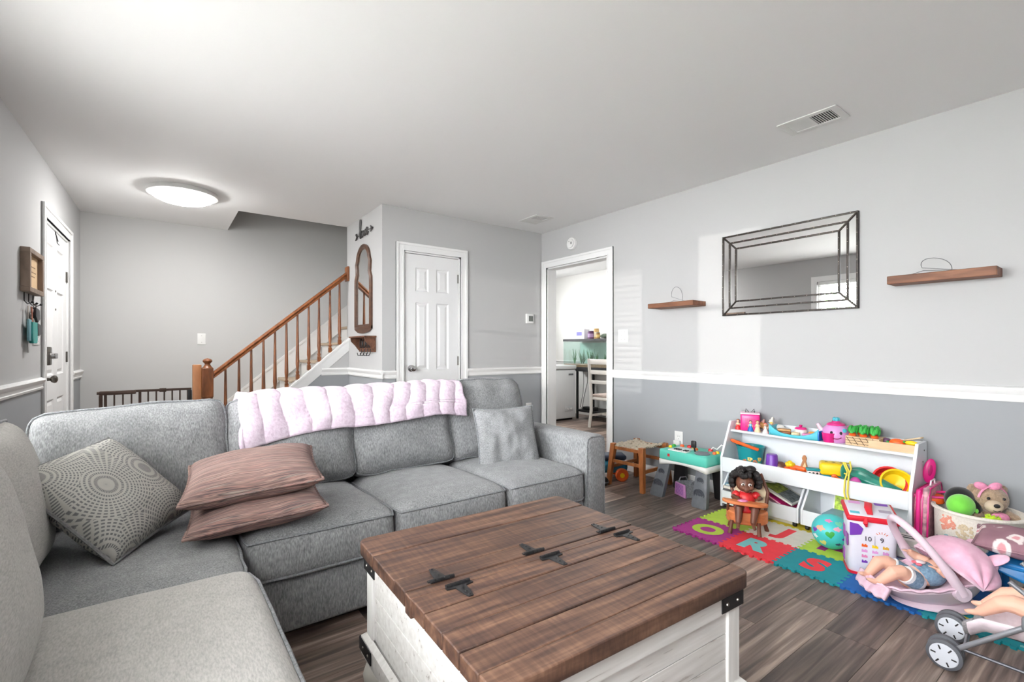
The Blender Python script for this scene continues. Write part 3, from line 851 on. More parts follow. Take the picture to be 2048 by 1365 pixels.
keyset('bunch of keys with a teal pouch hanging under the framed sign', um - 0.015, zk, None, [('pouch', [(-0.04, -0.1), (0.045, -0.1), (0.05, -0.19), (0.04, -0.21), (-0.03, -0.21), (-0.042, -0.18)], (40, 150, 142), 0.02), ('key', [(-0.06, -0.02), (-0.045, -0.02), (-0.05, -0.11), (-0.062, -0.11)], (160, 150, 140), 0.003), ('strap', [(-0.01, -0.02), (0.012, -0.02), (0.02, -0.11), (0.0, -0.11)], (150, 84, 60), 0.006)])
keyset('bunch of black car key fobs hanging under the framed sign', um + 0.05, zk, None, [('fob', [(-0.02, -0.02), (0.05, -0.03), (0.06, -0.08), (0.02, -0.1), (-0.025, -0.07)], (44, 44, 48), 0.018), ('fob', [(0.02, -0.1), (0.09, -0.11), (0.1, -0.16), (0.03, -0.17)], (52, 52, 56), 0.016), ('lanyard', [(-0.03, -0.03), (-0.012, -0.03), (0.04, -0.17), (0.025, -0.18)], (226, 224, 220), 0.005)])
keyset('narrow light blue key tag with steel keys under the framed sign', um - 0.085, zk - 0.07, None, [('tag', [(-0.022, -0.03), (0.022, -0.03), (0.022, -0.14), (-0.022, -0.14)], (112, 160, 170), 0.012), ('key', [(-0.01, -0.13), (0.01, -0.13), (0.014, -0.2), (-0.004, -0.2)], (150, 148, 146), 0.003)])
# ================================================================== sectional sofa
def nz(p, s, seed=0.0): return noise.noise(Vector((p[0] * s + seed, p[1] * s - seed, p[2] * s + 2 * seed)))

def cushion(name, mat, parent, size, M, r=0.045, puff=0.03, n=(14, 12, 6), seed=1.0, wr=0.006, ws=7.0, piping=None, pax='z', sag=0.0):
    """soft upholstered block centred on the origin of M; puff along local z, seams round the +z and -z faces"""
    sx, sy, sz = size[0] / 2, size[1] / 2, size[2] / 2
    t = bmesh.new(); bmesh.ops.create_cube(t, size=2.0)
    vs = {}
    out = bmesh.new()
    nx, ny, nzz = n
    def warp(p):
        x, y, z = p
        # rounded block
        q = Vector((x * sx, y * sy, z * sz))
        inner = Vector((max(-sx + r, min(sx - r, q.x)), max(-sy + r, min(sy - r, q.y)), max(-sz + r, min(sz - r, q.z))))
        d = q - inner
        if d.length > 1e-9: q = inner + d.normalized() * r
        q.z += (1 if z > 0 else -1) * abs(z) * puff * (1 - x * x) * (1 - y * y) ** 0.8 if abs(z) > 0 else 0
        q.x += 0.35 * puff * x * (1 - z * z) * (1 - y * y); q.y += 0.35 * puff * y * (1 - z * z) * (1 - x * x)
        q.z -= sag * (1 - x * x) * max(0, z)
        w = M @ q
        k = nz(w, ws, seed) * wr + nz(w, ws * 2.6, seed + 3) * wr * 0.45
        nn = Vector((x ** 3, y ** 3, z ** 3)); nn = nn.normalized() if nn.length > 0 else Vector((0, 0, 1))
        return M @ (q + nn * k)
    def V(i, j, k):
        key = (i, j, k)
        if key not in vs: vs[key] = out.verts.new(warp((2 * i / nx - 1, 2 * j / ny - 1, 2 * k / nzz - 1)))
        return vs[key]
    for i in range(nx):
        for j in range(ny):
            for k in (0, nzz): out.faces.new((V(i, j, k), V(i + 1, j, k), V(i + 1, j + 1, k), V(i, j + 1, k)))
    for i in range(nx):
        for k in range(nzz):
            for j in (0, ny): out.faces.new((V(i, j, k), V(i + 1, j, k), V(i + 1, j, k + 1), V(i, j, k + 1)))
    for j in range(ny):
        for k in range(nzz):
            for i in (0, nx): out.faces.new((V(i, j, k), V(i, j + 1, k), V(i, j + 1, k + 1), V(i, j, k + 1)))
    t.free()
    b = B(); b.bm = out
    o = b.done(name, mat, parent, sub=1)
    if piping:
        for zf in piping:
            pts = []; N = 12; e = 1.0
            for a, c in [(f, -1) for f in range(N)] + [(None, 0)] * 0: pass
            seq = [(-1 + 2 * f / N, -1) for f in range(N)] + [(1, -1 + 2 * f / N) for f in range(N)] + [(1 - 2 * f / N, 1) for f in range(N)] + [(-1, 1 - 2 * f / N) for f in range(N)]
            for x, y in seq:
                p = warp((x, y, zf)); pts.append(p)
            g = B(); g.tube(pts, 0.0052, 6, closed=True); g.done('piping', m_pipe, o)
    return o

sofa = thing('sectional_sofa', 'large grey chenille L-shaped sectional sofa with loose back cushions', 'sofa', (0.8, 2.4, 0), world=True)
b = B(); b.rbox(-0.40, 1.965, 1.955, 2.86, 0.045, 0.255, 0.02, 3); b.done('seat_base', m_sofa, sofa)
b = B(); b.rbox(-0.62, 2.10, 2.68, 2.90, 0.045, 0.74, 0.04, 3); b.done('back_frame', m_sofa, sofa)
b = B(); b.rbox(-0.655, -0.42, 0.50, 2.86, 0.045, 0.72, 0.04, 3); b.done('side_back_frame', m_sofa, sofa)
b = B(); b.rbox(-0.46, 0.215, 0.52, 1.98, 0.045, 0.255, 0.02, 3); b.done('wing_base', m_sofa2, sofa)
# arm: padded block with a piped front panel
am_ = B(); am_.rbox(1.962, 2.122, 1.935, 2.88, 0.045, 0.622, 0.036, 4); arm = am_.done('arm', m_sofa, sofa)
g = B(); pp = []
for x, z in ((1.972, 0.06), (1.972, 0.58), (1.98, 0.605), (2.0, 0.614), (2.084, 0.614), (2.104, 0.605), (2.112, 0.58), (2.112, 0.06)): pp.append((x, 1.945, z))
g.tube(pp, 0.005, 6); g.done('piping', m_pipe, arm)
for x, y in ((-0.3, 2.0), (1.9, 2.0), (2.04, 2.8), (-0.55, 2.8), (0.15, 0.6), (-0.55, 0.6)):
    b = B(); b.box(x - 0.025, x + 0.025, y - 0.025, y + 0.025, 0.0, 0.05); b.done('foot', m_black, sofa, smooth=False)
# seat cushions
SX = [(0.238, 0.822), (0.822, 1.412), (1.412, 1.962)]
for i, (a, c) in enumerate(SX):
    cushion('seat_cushion', m_sofa, sofa, (c - a - 0.004, 0.70, 0.195), MX(((a + c) / 2, 2.275, 0.342), rx=R(-1.0)), 0.05, 0.03, seed=i + 1, piping=(0.78, -0.8), wr=0.006)
cushion('seat_cushion', m_sofa, sofa, (0.60, 0.94, 0.185), MX((-0.065, 2.17, 0.335)), 0.05, 0.022, seed=9, piping=(0.78,), wr=0.005)
cushion('wing_cushion', m_sofa2, sofa, (0.545, 1.19, 0.215), MX((-0.03, 1.105, 0.352)), 0.055, 0.02, seed=5, piping=(0.72, -0.8), wr=0.003)
# loose back cushions: local z points into the room
BX = [(-0.40, 0.25), (0.25, 0.825), (0.825, 1.42), (1.42, 1.985)]
for i, (a, c) in enumerate(BX):
    top = (0.86, 0.85, 0.85, 0.885)[i]; h = top - 0.40
    M_ = MX(((a + c) / 2, 2.595 + 0.01 * i, 0.43 + h / 2 - (0.012 if i == 0 else 0)), ry=R(-2.6 if i == 0 else 0)) @ MX(rx=R(90 - 13))
    cushion('back_cushion', m_sofa, sofa, (c - a + 0.006, h, 0.19), M_, 0.06, 0.035, seed=20 + i, piping=(0.72,), wr=0.017 if i else 0.010, ws=7)
for i, (a, c) in enumerate(((1.69, 2.36), (0.72, 1.69))):
    M_ = MX((-0.435 + 0.075 * i, (a + c) / 2, 0.64), rz=R(90)) @ MX(rx=R(90 - 12))
    cushion('back_cushion', m_sofa2, sofa, (c - a, 0.47, 0.20), M_, 0.065, 0.05, seed=30 + i, piping=(0.72,), wr=0.009, ws=5)

# ================================================================== pink throw blanket
m_fur = fabric('pink_plush', [(0.3, (194, 174, 190)), (0.5, (216, 198, 213)), (0.75, (232, 219, 230))], (70, 70, 70), bmp=0.6, big=9, bigamt=0.35, dist=0.004)
def blanket_pt(u, v):
    X = 0.30 + u * 1.19
    lo = 0.655 + 0.07 * min(1, u * 2.6) + 0.012 * math.sin(u * 9) - 0.02 * max(0, u - 0.85) * 6
    prof = [(2.515, lo), (2.520, lo + 0.06), (2.535, 0.80), (2.56, 0.862), (2.60, 0.893), (2.66, 0.900), (2.72, 0.885), (2.755, 0.82), (2.765, 0.70)]
    f = v * (len(prof) - 1); i = min(int(f), len(prof) - 2); f -= i
    y = prof[i][0] * (1 - f) + prof[i + 1][0] * f; z = prof[i][1] * (1 - f) + prof[i + 1][1] * f
    z += 0.02 * (u - 0.3) * (1 if 0.2 < v < 0.9 else 0.3)
    ph = X * 62 + 2.0 * noise.noise(Vector((X * 5, v * 3, 0))) + v * (5 * math.sin(X * 4))
    k = 0.012 * (1 - abs(math.sin(ph * 0.5)) ** 0.55) * -1 + 0.016 * noise.noise(Vector((X * 6, v * 4, 3.3)))
    nrm = Vector((0, -1, 0.4)) if v < 0.4 else Vector((0, -0.1, 1)) if v < 0.75 else Vector((0, 1, 0.3))
    return Vector((X + 0.012 * noise.noise(Vector((v * 7, X * 3, 1))), y - 0.02, z)) + nrm.normalized() * (k + 0.012)
b = B(); b.grid(blanket_pt, 150, 44)
o = b.done('throw_blanket', m_fur, solid=0.03); tag(o, 'fluffy pale pink throw blanket draped over the sofa back', 'blanket')

# ================================================================== throw pillows
def pillow(name, mat, size, thick, M, label, seed=0, pipem=None, n=26, wr=0.008, pinch=0.06, frill=False):
    w, h = size[0] / 2, size[1] / 2
    def surf(u, v, s):
        x, y = 2 * u - 1, 2 * v - 1
        px = x * w * (1 - pinch * (1 - y * y)); py = y * h * (1 - pinch * (1 - x * x))
        e = max(0.0, (1 - abs(x) ** 2.6)) * max(0.0, (1 - abs(y) ** 2.6))
        z = s * thick / 2 * e ** 0.42
        z += (nz((px, py, s), 9, seed) * wr + nz((px, py, s), 22, seed + 1) * wr * 0.4) * e ** 0.3
        return Vector((px, py, z))
    b = B(); V = {}
    for s in (1, -1):
        for i in range(n + 1):
            for j in range(n + 1):
                edge = i in (0, n) or j in (0, n)
                key = (i, j, 0 if edge else s)
                if key not in V: V[key] = b.bm.verts.new(surf(i / n, j / n, s))
    for s in (1, -1):
        def g(i, j): return V.get((i, j, s)) or V[(i, j, 0)]
        for i in range(n):
            for j in range(n):
                b.bm.faces.new((g(i, j), g(i + 1, j), g(i + 1, j + 1), g(i, j + 1)))
    root = thing(name, label, 'pillow', (0, 0, 0)); root.matrix_world = M
    c = b.done('cover', mat, root, smooth=True, ang=170)
    seq = [(k / n, 0) for k in range(n)] + [(1, k / n) for k in range(n)] + [(1 - k / n, 1) for k in range(n)] + [(0, 1 - k / n) for k in range(n)]
    g_ = B(); pts = [surf(u, v, 0.0001) for u, v in seq]
    g_.tube(pts, [0.0055 * (1 + (0.35 * math.sin(k * 3.1) if frill else 0)) for k in range(len(pts))], 6, closed=True); g_.done('seam_piping', pipem or mat, root)
    return root
# patterned pillow material: rings of small dashes on pale linen
m_pat, t_, b_ = nt('dashed_linen')
v_ = coords(t_, (1, 1, 0.0))
def mth(op, a, c=None, d=None):
    n = node(t_, 'ShaderNodeMath', operation=op)
    for k, q in enumerate((a, c, d)):
        if q is None: continue
        if isinstance(q, (int, float)): n.inputs[k].default_value = q
        else: t_.links.new(q, n.inputs[k])
    return n.outputs[0]
vo = node(t_, 'ShaderNodeTexVoronoi'); vo.inputs['Scale'].default_value = 4.2; t_.links.new(v_, vo.inputs['Vector'])
df = node(t_, 'ShaderNodeVectorMath', operation='SUBTRACT'); t_.links.new(v_, df.inputs[0]); t_.links.new(vo.outputs['Position'], df.inputs[1])
sp = node(t_, 'ShaderNodeSeparateXYZ'); t_.links.new(df.outputs[0], sp.inputs[0])
ringv = mth('SINE', mth('MULTIPLY', vo.outputs['Distance'], 199.0))
dash = mth('SINE', mth('MULTIPLY', mth('ARCTAN2', sp.outputs[0], sp.outputs[1]), 44.0))
a2 = node(t_, 'ShaderNodeMath', operation='MINIMUM'); t_.links.new(mth('MULTIPLY_ADD', ringv, 0.5, 0.42), a2.inputs[0]); t_.links.new(mth('MULTIPLY_ADD', dash, 0.5, 0.62), a2.inputs[1])
t_.links.new(ramp(t_, [(0.0, (178, 176, 170)), (0.38, (172, 170, 165)), (0.5, (112, 112, 112)), (0.9, (104, 104, 106))], a2.outputs[0]), b_.inputs['Base Color'])
b_.inputs['Roughness'].default_value = 0.9; bump(t_, b_, a2.outputs[0], -0.3)
m_patpipe = fabric('pattern_pillow_edge', [(0.3, (112, 112, 112)), (0.7, (140, 140, 140))], (120, 120, 120), bmp=0.3)
Pb, Pr, Pl = Vector((-0.14, 1.93, 0.462)), Vector((0.07, 2.25, 0.505)), Vector((-0.345, 2.11, 0.72))
uu, vv = (Pr - Pb), (Pl - Pb)
M_ = frame_m((Pr + Pl) / 2, uu, vv); pillow('throw_pillow', m_pat, (0.415, 0.415), 0.155, M_, 'square pale grey throw pillow with dashed leaf pattern in the sofa corner', 3, m_patpipe, pinch=0.04)
m_str, t_, b_ = nt('striped_weave')
v_ = coords(t_, (3.5, 230, 0.0)); n_ = node(t_, 'ShaderNodeTexNoise'); n_.inputs['Scale'].default_value = 1.0; n_.inputs['Detail'].default_value = 1.5; t_.links.new(v_, n_.inputs['Vector'])
t_.links.new(ramp(t_, [(0.28, (56, 50, 52)), (0.36, (122, 98, 92)), (0.42, (82, 70, 70)), (0.48, (152, 116, 108)), (0.52, (104, 88, 84)), (0.57, (164, 134, 124)), (0.63, (86, 74, 74)), (0.72, (168, 152, 142))], n_.outputs['Fac']), b_.inputs['Base Color'])
b_.inputs['Roughness'].default_value = 0.85; bump(t_, b_, n_.outputs['Fac'], 0.5)
pillow('throw_pillow', m_str, (0.46, 0.40), 0.125, MX((0.31, 2.10, 0.512), rz=R(-6), rx=R(2), ry=R(-5)), 'brown and pink striped throw pillow, the lower of two stacked', 11, frill=True)
pillow('throw_pillow', m_str, (0.47, 0.41), 0.15, MX((0.305, 2.15, 0.628), rz=R(-8), rx=R(8), ry=R(-5)), 'brown and pink striped throw pillow, the upper of two stacked', 14, frill=True)
M_ = frame_m((1.695, 2.345, 0.585), Vector((0.95, -0.27, 0.02)), Vector((0.09, 0.30, 0.95)))
pillow('throw_pillow', m_sofa, (0.39, 0.38), 0.15, M_, 'plain grey square throw pillow leaning by the sofa arm', 17, m_pipe, wr=0.034, pinch=0.075)

# ================================================================== lift-top coffee table
m_top = woodmat('distressed_brown', [(0.30, (38, 27, 23)), (0.42, (66, 46, 38)), (0.54, (92, 66, 52)), (0.70, (126, 96, 78))], (3.2, 46, 30), 0.5, True, 0.25, cross=0.27, tint=0.22)
m_edge = woodmat('dark_table_edge', [(0.3, (52, 36, 28)), (0.7, (82, 58, 46))], (5, 40, 40), 0.5)
m_wwash = woodmat('whitewash_board', [(0.27, (134, 122, 114)), (0.345, (214, 211, 207)), (0.7, (232, 230, 227))], (5, 60, 60), 0.6, True, 0.25)
m_wwash_v = woodmat('whitewash_post', [(0.24, (160, 150, 144)), (0.32, (224, 222, 218)), (0.7, (240, 239, 236))], (50, 50, 5), 0.6, True, 0.2)
TS = 0.875; TZ = 0.48
tb = thing('coffee_table', 'square trunk coffee table with rustic brown plank top and whitewashed body', 'coffee table', (0.958, 1.152, 0), rz=R(-2.3))
hs_ = TS / 2
cuts = [0.4375, 0.28, 0.09, 0.014, -0.028, -0.11, -0.208, -0.292, -0.373, -0.4375]
def corner_round(x0, x1, y0, y1, rc):
    P = []
    for (cx, cy, a0, r_) in ((x1, y0, -90, rc.get('br', 0)), (x1, y1, 0, rc.get('tr', 0)), (x0, y1, 90, rc.get('tl', 0)), (x0, y0, 180, rc.get('bl', 0))):
        if r_ == 0: P.append((cx, cy)); continue
        ox = cx - r_ if cx == x1 else cx + r_; oy = cy - r_ if cy == y1 else cy + r_
        for k in range(6):
            a = R(a0 + k * 18); P.append((ox + r_ * math.cos(a), oy + r_ * math.sin(a)))
    return P
for i in range(len(cuts) - 1):
    y1, y0 = cuts[i] - 0.0014, cuts[i + 1] + 0.0014
    rc = {}
    if i == 0: rc = {'tl': 0.035, 'tr': 0.035}
    if i == len(cuts) - 2: rc = {'bl': 0.035, 'br': 0.035}
    z = TZ - (0.0015 if i % 2 else 0.0)
    b = B(); b.prism(corner_round(-hs_, hs_, y0, y1, rc), TZ - 0.042 if i != 3 else TZ - 0.055, z)
    b.done('top_board', m_top, tb, bev=0.003, bseg=2)
bi = hs_ - 0.022
b = B(); b.box(-bi + 0.02, bi - 0.02, -bi + 0.02, bi - 0.02, 0.10, TZ - 0.044); b.done('carcass', m_wwash, tb, smooth=False)
for sx in (-1, 1):
    for sy in (-1, 1):
        x, y = sx * (bi - 0.030), sy * (bi - 0.030)
        b = B(); b.box(x - 0.028, x + 0.028, y - 0.028, y + 0.028, 0.165, TZ - 0.043); b.done('corner_post', m_wwash_v, tb, bev=0.003)
        b = B(); b.lathe([(0.0, 0.0), (0.034, 0.0), (0.05, 0.02), (0.054, 0.045), (0.046, 0.07), (0.03, 0.084), (0.03, 0.1)], (sx * (bi - 0.035), sy * (bi - 0.035), 0), 20); b.done('bun_foot', pm('foot_white', (214, 210, 202), 0.5), tb)
        for zz in (0.135, 0.405):
            e = 0.0045 if zz > 0.2 else 0.0165
            b = B(); b.box(sx * (bi + e) - 0.0015, sx * (bi + e) + 0.0015, min(sy * (bi + e), sy * (bi - 0.10)), max(sy * (bi + e), sy * (bi - 0.10)), zz - 0.02, zz + 0.02)
            b.box(min(sx * (bi + e), sx * (bi - 0.10)), max(sx * (bi + e), sx * (bi - 0.10)), sy * (bi + e) - 0.0015, sy * (bi + e) + 0.0015, zz - 0.02, zz + 0.02)
            br = b.done('corner_bracket', m_black, tb, smooth=False)
            for q in (0.025, 0.075):
                for M_ in (MX((sx * (bi + e + 0.0015), sy * (bi - q), zz), ry=R(90 * sx)), MX((sx * (bi - q), sy * (bi + e + 0.0015), zz), rx=R(-90 * sy))):
                    b = B(); b.lathe([(0.0, 0), (0.0055, 0), (0.004, 0.003), (0, 0.0035)], n=8, M=M_); b.done('bolt', m_nickel, br)
for k in range(4):                                     # four sides: plinth, top rail and three boards each
    Mk = Matrix.Rotation(k * math.pi / 2, 4, 'Z')
    b = B(); b.box(-bi - 0.013, bi + 0.013, -bi - 0.013, -bi + 0.02, 0.10, 0.158); b.poly([(-bi - 0.013, -bi - 0.013, 0.158), (bi + 0.013, -bi - 0.013, 0.158), (bi, -bi + 0.004, 0.17), (-bi, -bi + 0.004, 0.17)], [(0, 1, 2, 3)])
    b.done('plinth', m_wwash, tb, smooth=False, M=Mk)
    b = B(); b.box(-bi + 0.0, bi - 0.0, -bi - 0.003, -bi + 0.012, TZ - 0.10, TZ - 0.044); b.done('top_rail', m_wwash, tb, smooth=False, M=Mk)
    for j in range(3):
        z0 = 0.168 + j * 0.0715
        b = B(); b.box(-bi + 0.058, bi - 0.058, -bi + 0.010, -bi + 0.022, z0 + 0.001, z0 + 0.0705); b.done('side_board', m_wwash, tb, bev=0.0015, M=Mk)
def thinge(x, y, d):
    g = B(); z = TZ
    g.prism([(-0.040, 0.004), (0.040, 0.004), (0.040, 0.014), (0.016, 0.018), (0.010, 0.06), (0.007, 0.075), (-0.007, 0.075), (-0.010, 0.06), (-0.016, 0.018), (-0.040, 0.014)], z, z + 0.003, MX((x, y, 0), rz=0 if d > 0 else math.pi))
    for s in range(5): g.cyl((x - 0.036 + s * 0.0146, y, z + 0.004), (x - 0.0225 + s * 0.0146, y, z + 0.004), 0.0055, n=8)
    h_ = g.done('strap_hinge', m_black, tb)
    for q in (0.028, 0.048, 0.068):
        g = B(); g.lathe([(0, 0), (0.0042, 0), (0.003, 0.003), (0, 0.0032)], (x, y + d * q, z + 0.003), 8); g.done('screw', m_black, h_)
for x in (-0.315, 0.005, 0.325):
    thinge(x - 0.012, 0.016, 1); thinge(x + 0.012, -0.03, -1)
# ================================================================== kitchen beyond the doorway
m_fridge = pm('white_enamel', (238, 240, 241), 0.3, var=0.01)
fz = thing('chest_freezer', 'white chest freezer standing in the kitchen beside the aquarium', 'freezer', (5.0, 5.85, 0), world=True)
b = B(); b.rbox(4.62, 5.40, 5.58, 6.14, 0.03, 0.80, 0.012); b.done('cabinet', m_fridge, fz)
b = B(); b.rbox(4.615, 5.405, 5.565, 6.145, 0.812, 0.875, 0.012); b.done('lid', m_fridge, fz)
b = B(); b.box(4.63, 5.39, 5.59, 6.13, 0.80, 0.812); b.done('seal', pm('seal_grey', (150, 150, 152), 0.7), fz, smooth=False)
b = B(); b.rbox(5.24, 5.34, 5.572, 5.58, 0.715, 0.74, 0.002); b.done('badge', pm('badge_grey', (110, 112, 116), 0.4), fz)
b = B(); b.rbox(5.16, 5.34, 5.574, 5.58, 0.14, 0.22, 0.002); b.done('control_panel', pm('panel_grey', (206, 208, 210), 0.4), fz)
for dx in (0.04, 0.11):
    b = B(); b.lathe([(0, 0), (0.016, 0), (0.014, 0.01), (0, 0.01)], n=12, M=MX((5.18 + dx, 5.574, 0.18), rx=R(90))); b.done('dial', m_plastic_w, fz)
b = B(); b.box(4.66, 5.36, 5.62, 6.1, 0.0, 0.03); b.done('base', m_dark, fz, smooth=False)

m_tank = clear_glass('aquarium_glass', (0.93, 0.985, 0.97), 0.10)
aq = thing('aquarium', 'glass fish tank with dark rims and green plants on a black metal stand', 'aquarium', (5.70, 5.38, 0), world=True)
AX0, AX1, AY0, AY1, AZ0, AZ1 = 5.47, 5.87, 4.90, 5.96, 0.80, 1.295
for nm, (x0, x1, y0, y1, z0, z1) in (('tank_glass', (AX0 + .004, AX0 + .010, AY0 + .005, AY1 - .005, AZ0 + .03, AZ1 - .03)), ('tank_glass', (AX1 - .010, AX1 - .004, AY0 + .005, AY1 - .005, AZ0 + .03, AZ1 - .03)), ('tank_glass', (AX0 + .012, AX1 - .012, AY0 + .004, AY0 + .010, AZ0 + .03, AZ1 - .03)), ('tank_glass', (AX0 + .012, AX1 - .012, AY1 - .010, AY1 - .004, AZ0 + .03, AZ1 - .03))):
    b = B(); b.box(x0, x1, y0, y1, z0, z1); b.done(nm, m_tank, aq, smooth=False)
def frame4(b, z0, z1, w):
    b.box(AX0, AX0 + w, AY0, AY1, z0, z1); b.box(AX1 - w, AX1, AY0, AY1, z0, z1); b.box(AX0 + w, AX1 - w, AY0, AY0 + w, z0, z1); b.box(AX0 + w, AX1 - w, AY1 - w, AY1, z0, z1)
b = B(); frame4(b, AZ1 - 0.035, AZ1, 0.022); b.box(AX0 + .022, AX1 - .022, AY0 + .022, AY1 - .022, AZ1 - 0.02, AZ1 - 0.004); b.done('hood', m_black, aq, smooth=False)
b = B(); frame4(b, AZ0, AZ0 + 0.04, 0.022); b.done('bottom_rim', m_black, aq, smooth=False)
b = B(); b.box(AX0 + .012, AX1 - .012, AY0 + .012, AY1 - .012, AZ0 + 0.02, AZ0 + 0.085); b.done('gravel', pm('tank_gravel', (150, 112, 82), 0.9, var=0.5, vs=90, bmp=1.0, bs=90), aq, smooth=False)
b = B(); b.box(AX1 - .013, AX1 - .0105, AY0 + .012, AY1 - .012, AZ0 + 0.08, AZ1 - 0.06); b.done('backdrop', pm('tank_backdrop', (196, 232, 222), 0.7, var=0.12, vs=6), aq, smooth=False)
m_weed = pm('water_plant', (72, 140, 88), 0.7, var=0.4, vs=12)
r2 = random.Random(5)
for i in range(11):
    y = AY1 - 0.06 - i * 0.092; x = AX0 + 0.08 + 0.22 * r2.random()
    b = B()
    for s in range(9):
        a = r2.uniform(0, 6.28); h = r2.uniform(0.10, 0.26 if i < 6 else 0.2); d = r2.uniform(0.01, 0.06)
        p0 = Vector((x, y, AZ0 + 0.08)); p1 = p0 + Vector((math.cos(a) * d * 0.5, math.sin(a) * d * 0.5, h * 0.6)); p2 = p0 + Vector((math.cos(a) * d, math.sin(a) * d, h))
        b.tube([p0, p1, p2], [0.005, 0.013, 0.003], 4, flat=0.35)
    b.done('water_plant', m_weed, aq)
for x, y in ((AX0 + 0.015, AY0 + 0.015), (AX0 + 0.015, AY1 - 0.33), (AX1 - 0.015, AY0 + 0.015), (AX1 - 0.015, AY1 - 0.33)):
    b = B(); b.box(x - 0.014, x + 0.014, y - 0.014, y + 0.014, 0.0, AZ0); b.done('stand_leg', m_black, aq, smooth=False)
b = B(); frame4(b, AZ0 - 0.03, AZ0, 0.03); b.done('stand_top', m_black, aq, smooth=False)
b = B(); b.box(AX0, AX1, AY0, AY1 - 0.32, 0.12, 0.15); b.done('stand_shelf', m_black, aq, smooth=False)
b = B(); b.tube([(AX0 + .02, 5.5, 0.78), (AX0 + .01, 5.48, 0.6), (AX0 + .03, 5.52, 0.4), (AX0 + .0, 5.55, 0.2), (AX0 + .03, 5.5, 0.152)], 0.004, 5); b.done('cable', m_black, aq)
b = B(); b.tube([(AX0 + .02, 5.4, 0.78), (AX0 + .02, 5.41, 0.6), (AX0 + .0, 5.47, 0.35), (AX0 + .01, 5.52, 0.153)], 0.004, 5); b.done('cable', m_black, aq)
b = B(); b.rbox(AX0 + .05, AX0 + .16, 5.3, 5.55, 0.151, 0.2, 0.01); tag(b.done('power_strip', m_black, aq), 'black power strip')

def boxy(name, label, cat, col, x, y, z, w, d, h, lid=None, band=None, n=0):
    t = thing(name, label, cat, (x, y, z))
    if n:
        b = B(); b.lathe([(0, 0), (w / 2, 0), (w / 2, h * 0.86), (w * 0.42, h * 0.9), (0, h * 0.9)], n=16); b.done('body', pm(label[:20], col, 0.5), t)
        b = B(); b.lathe([(0, h * 0.9), (w * 0.45, h * 0.9), (w * 0.45, h), (0, h)], n=16); b.done('cap', pm(label[:20] + 'cap', lid, 0.5), t)
        b = B(); b.lathe([(w / 2 + 0.0005, h * 0.2), (w / 2 + 0.001, h * 0.2), (w / 2 + 0.001, h * 0.65), (w / 2 + 0.0005, h * 0.65)], n=16, cap=False); b.done('wrapper', pm(label[:20] + 'wr', band, 0.6), t)
    else:
        b = B(); b.box(-w / 2, w / 2, -d / 2, d / 2, 0, h); b.done('carton', pm(label[:20], col, 0.6), t, bev=0.003)
        b = B(); b.box(-w / 2 - 0.0008, -w / 2 + 0.0, -d * 0.25, d * 0.3, h * 0.35, h * 0.7); b.done('print', pm(label[:20] + 'b', band, 0.6), t, smooth=False)
    return t
boxy('carton', 'white carton with purple print standing on the aquarium hood', 'box', (232, 232, 236), 5.62, 5.66, AZ1, 0.12, 0.22, 0.165, band=(120, 116, 190))
boxy('supplement_tub', 'purple lidded tub standing on the aquarium hood', 'tub', (110, 70, 110), 5.62, 5.46, AZ1, 0.10, 0.1, 0.13, (90, 60, 100), (180, 150, 190), 1)
boxy('spice_jar', 'tall cream jar with tan lid standing on the aquarium hood', 'jar', (206, 170, 110), 5.66, 5.375, AZ1, 0.085, 0.1, 0.165, (190, 150, 80), (230, 220, 190), 1)
boxy('small_jar', 'small brown jar standing at the end of the aquarium jars', 'jar', (150, 110, 60), 5.62, 5.30, AZ1, 0.06, 0.1, 0.10, (70, 60, 40), (210, 180, 110), 1)
b = B()
def bag_pt(u, v):
    a = u * 2 * math.pi; r = math.sin(v * math.pi) ** 0.6
    return Vector((5.63 + 0.06 * r * math.cos(a), 5.12 + 0.15 * (v * 2 - 1), AZ1 + 0.04 + 0.04 * r * math.sin(a) * (1.0 if math.sin(a) > 0 else 0.95) + 0.008 * noise.noise(Vector((u * 5, v * 8, 0)))))
b.grid(bag_pt, 20, 14); tag(b.done('folded_bag', fabric('dark_green_bag', [(0.3, (54, 64, 54)), (0.7, (110, 122, 104))], (40, 40, 40))), 'dark green folded bag lying on the aquarium hood', 'bag')

m_chairw = pm('chair_white_paint', (226, 221, 213), 0.5, var=0.03)
ch = thing('dining_chair', 'white ladder-back dining chair with a pale cushion seen through the doorway', 'chair', (5.02, 4.67, 0), rz=R(0))
# local: back at -x side, seat towards +x
for y in (-0.2, 0.2):
    b = B(); b.tube([(-0.04, y, 0.0), (0.0, y, 0.25), (0.0, y, 0.46), (-0.05, y, 0.99)], 0.022, 8); b.done('back_leg', m_chairw, ch)
    b = B(); b.tube([(0.42, y, 0.0), (0.40, y, 0.44)], [0.018, 0.024], 8); b.done('front_leg', m_chairw, ch)
for z, h in ((0.95, 0.075), (0.80, 0.06), (0.66, 0.05)):
    x = -0.05 * (z - 0.46) / 0.53
    b = B(); b.rbox(x - 0.012, x + 0.012, -0.19, 0.19, z - h / 2, z + h / 2, 0.006); b.done('back_slat', m_chairw, ch)
b = B(); b.rbox(0.0, 0.43, -0.215, 0.215, 0.40, 0.44, 0.01); b.done('seat_frame', m_chairw, ch)
b = B(); b.rbox(0.02, 0.43, -0.205, 0.205, 0.44, 0.48, 0.018, 3); tag(b.done('cushion', fabric('blush_cushion', [(0.3, (196, 176, 166)), (0.7, (214, 196, 186))], (60, 60, 60), bmp=0.2), ch), 'pale blush seat cushion')
for y in (-0.2, 0.2):
    b = B(); b.box(0.0, 0.41, y - 0.01, y + 0.01, 0.16, 0.19); b.done('stretcher', m_chairw, ch, smooth=False)
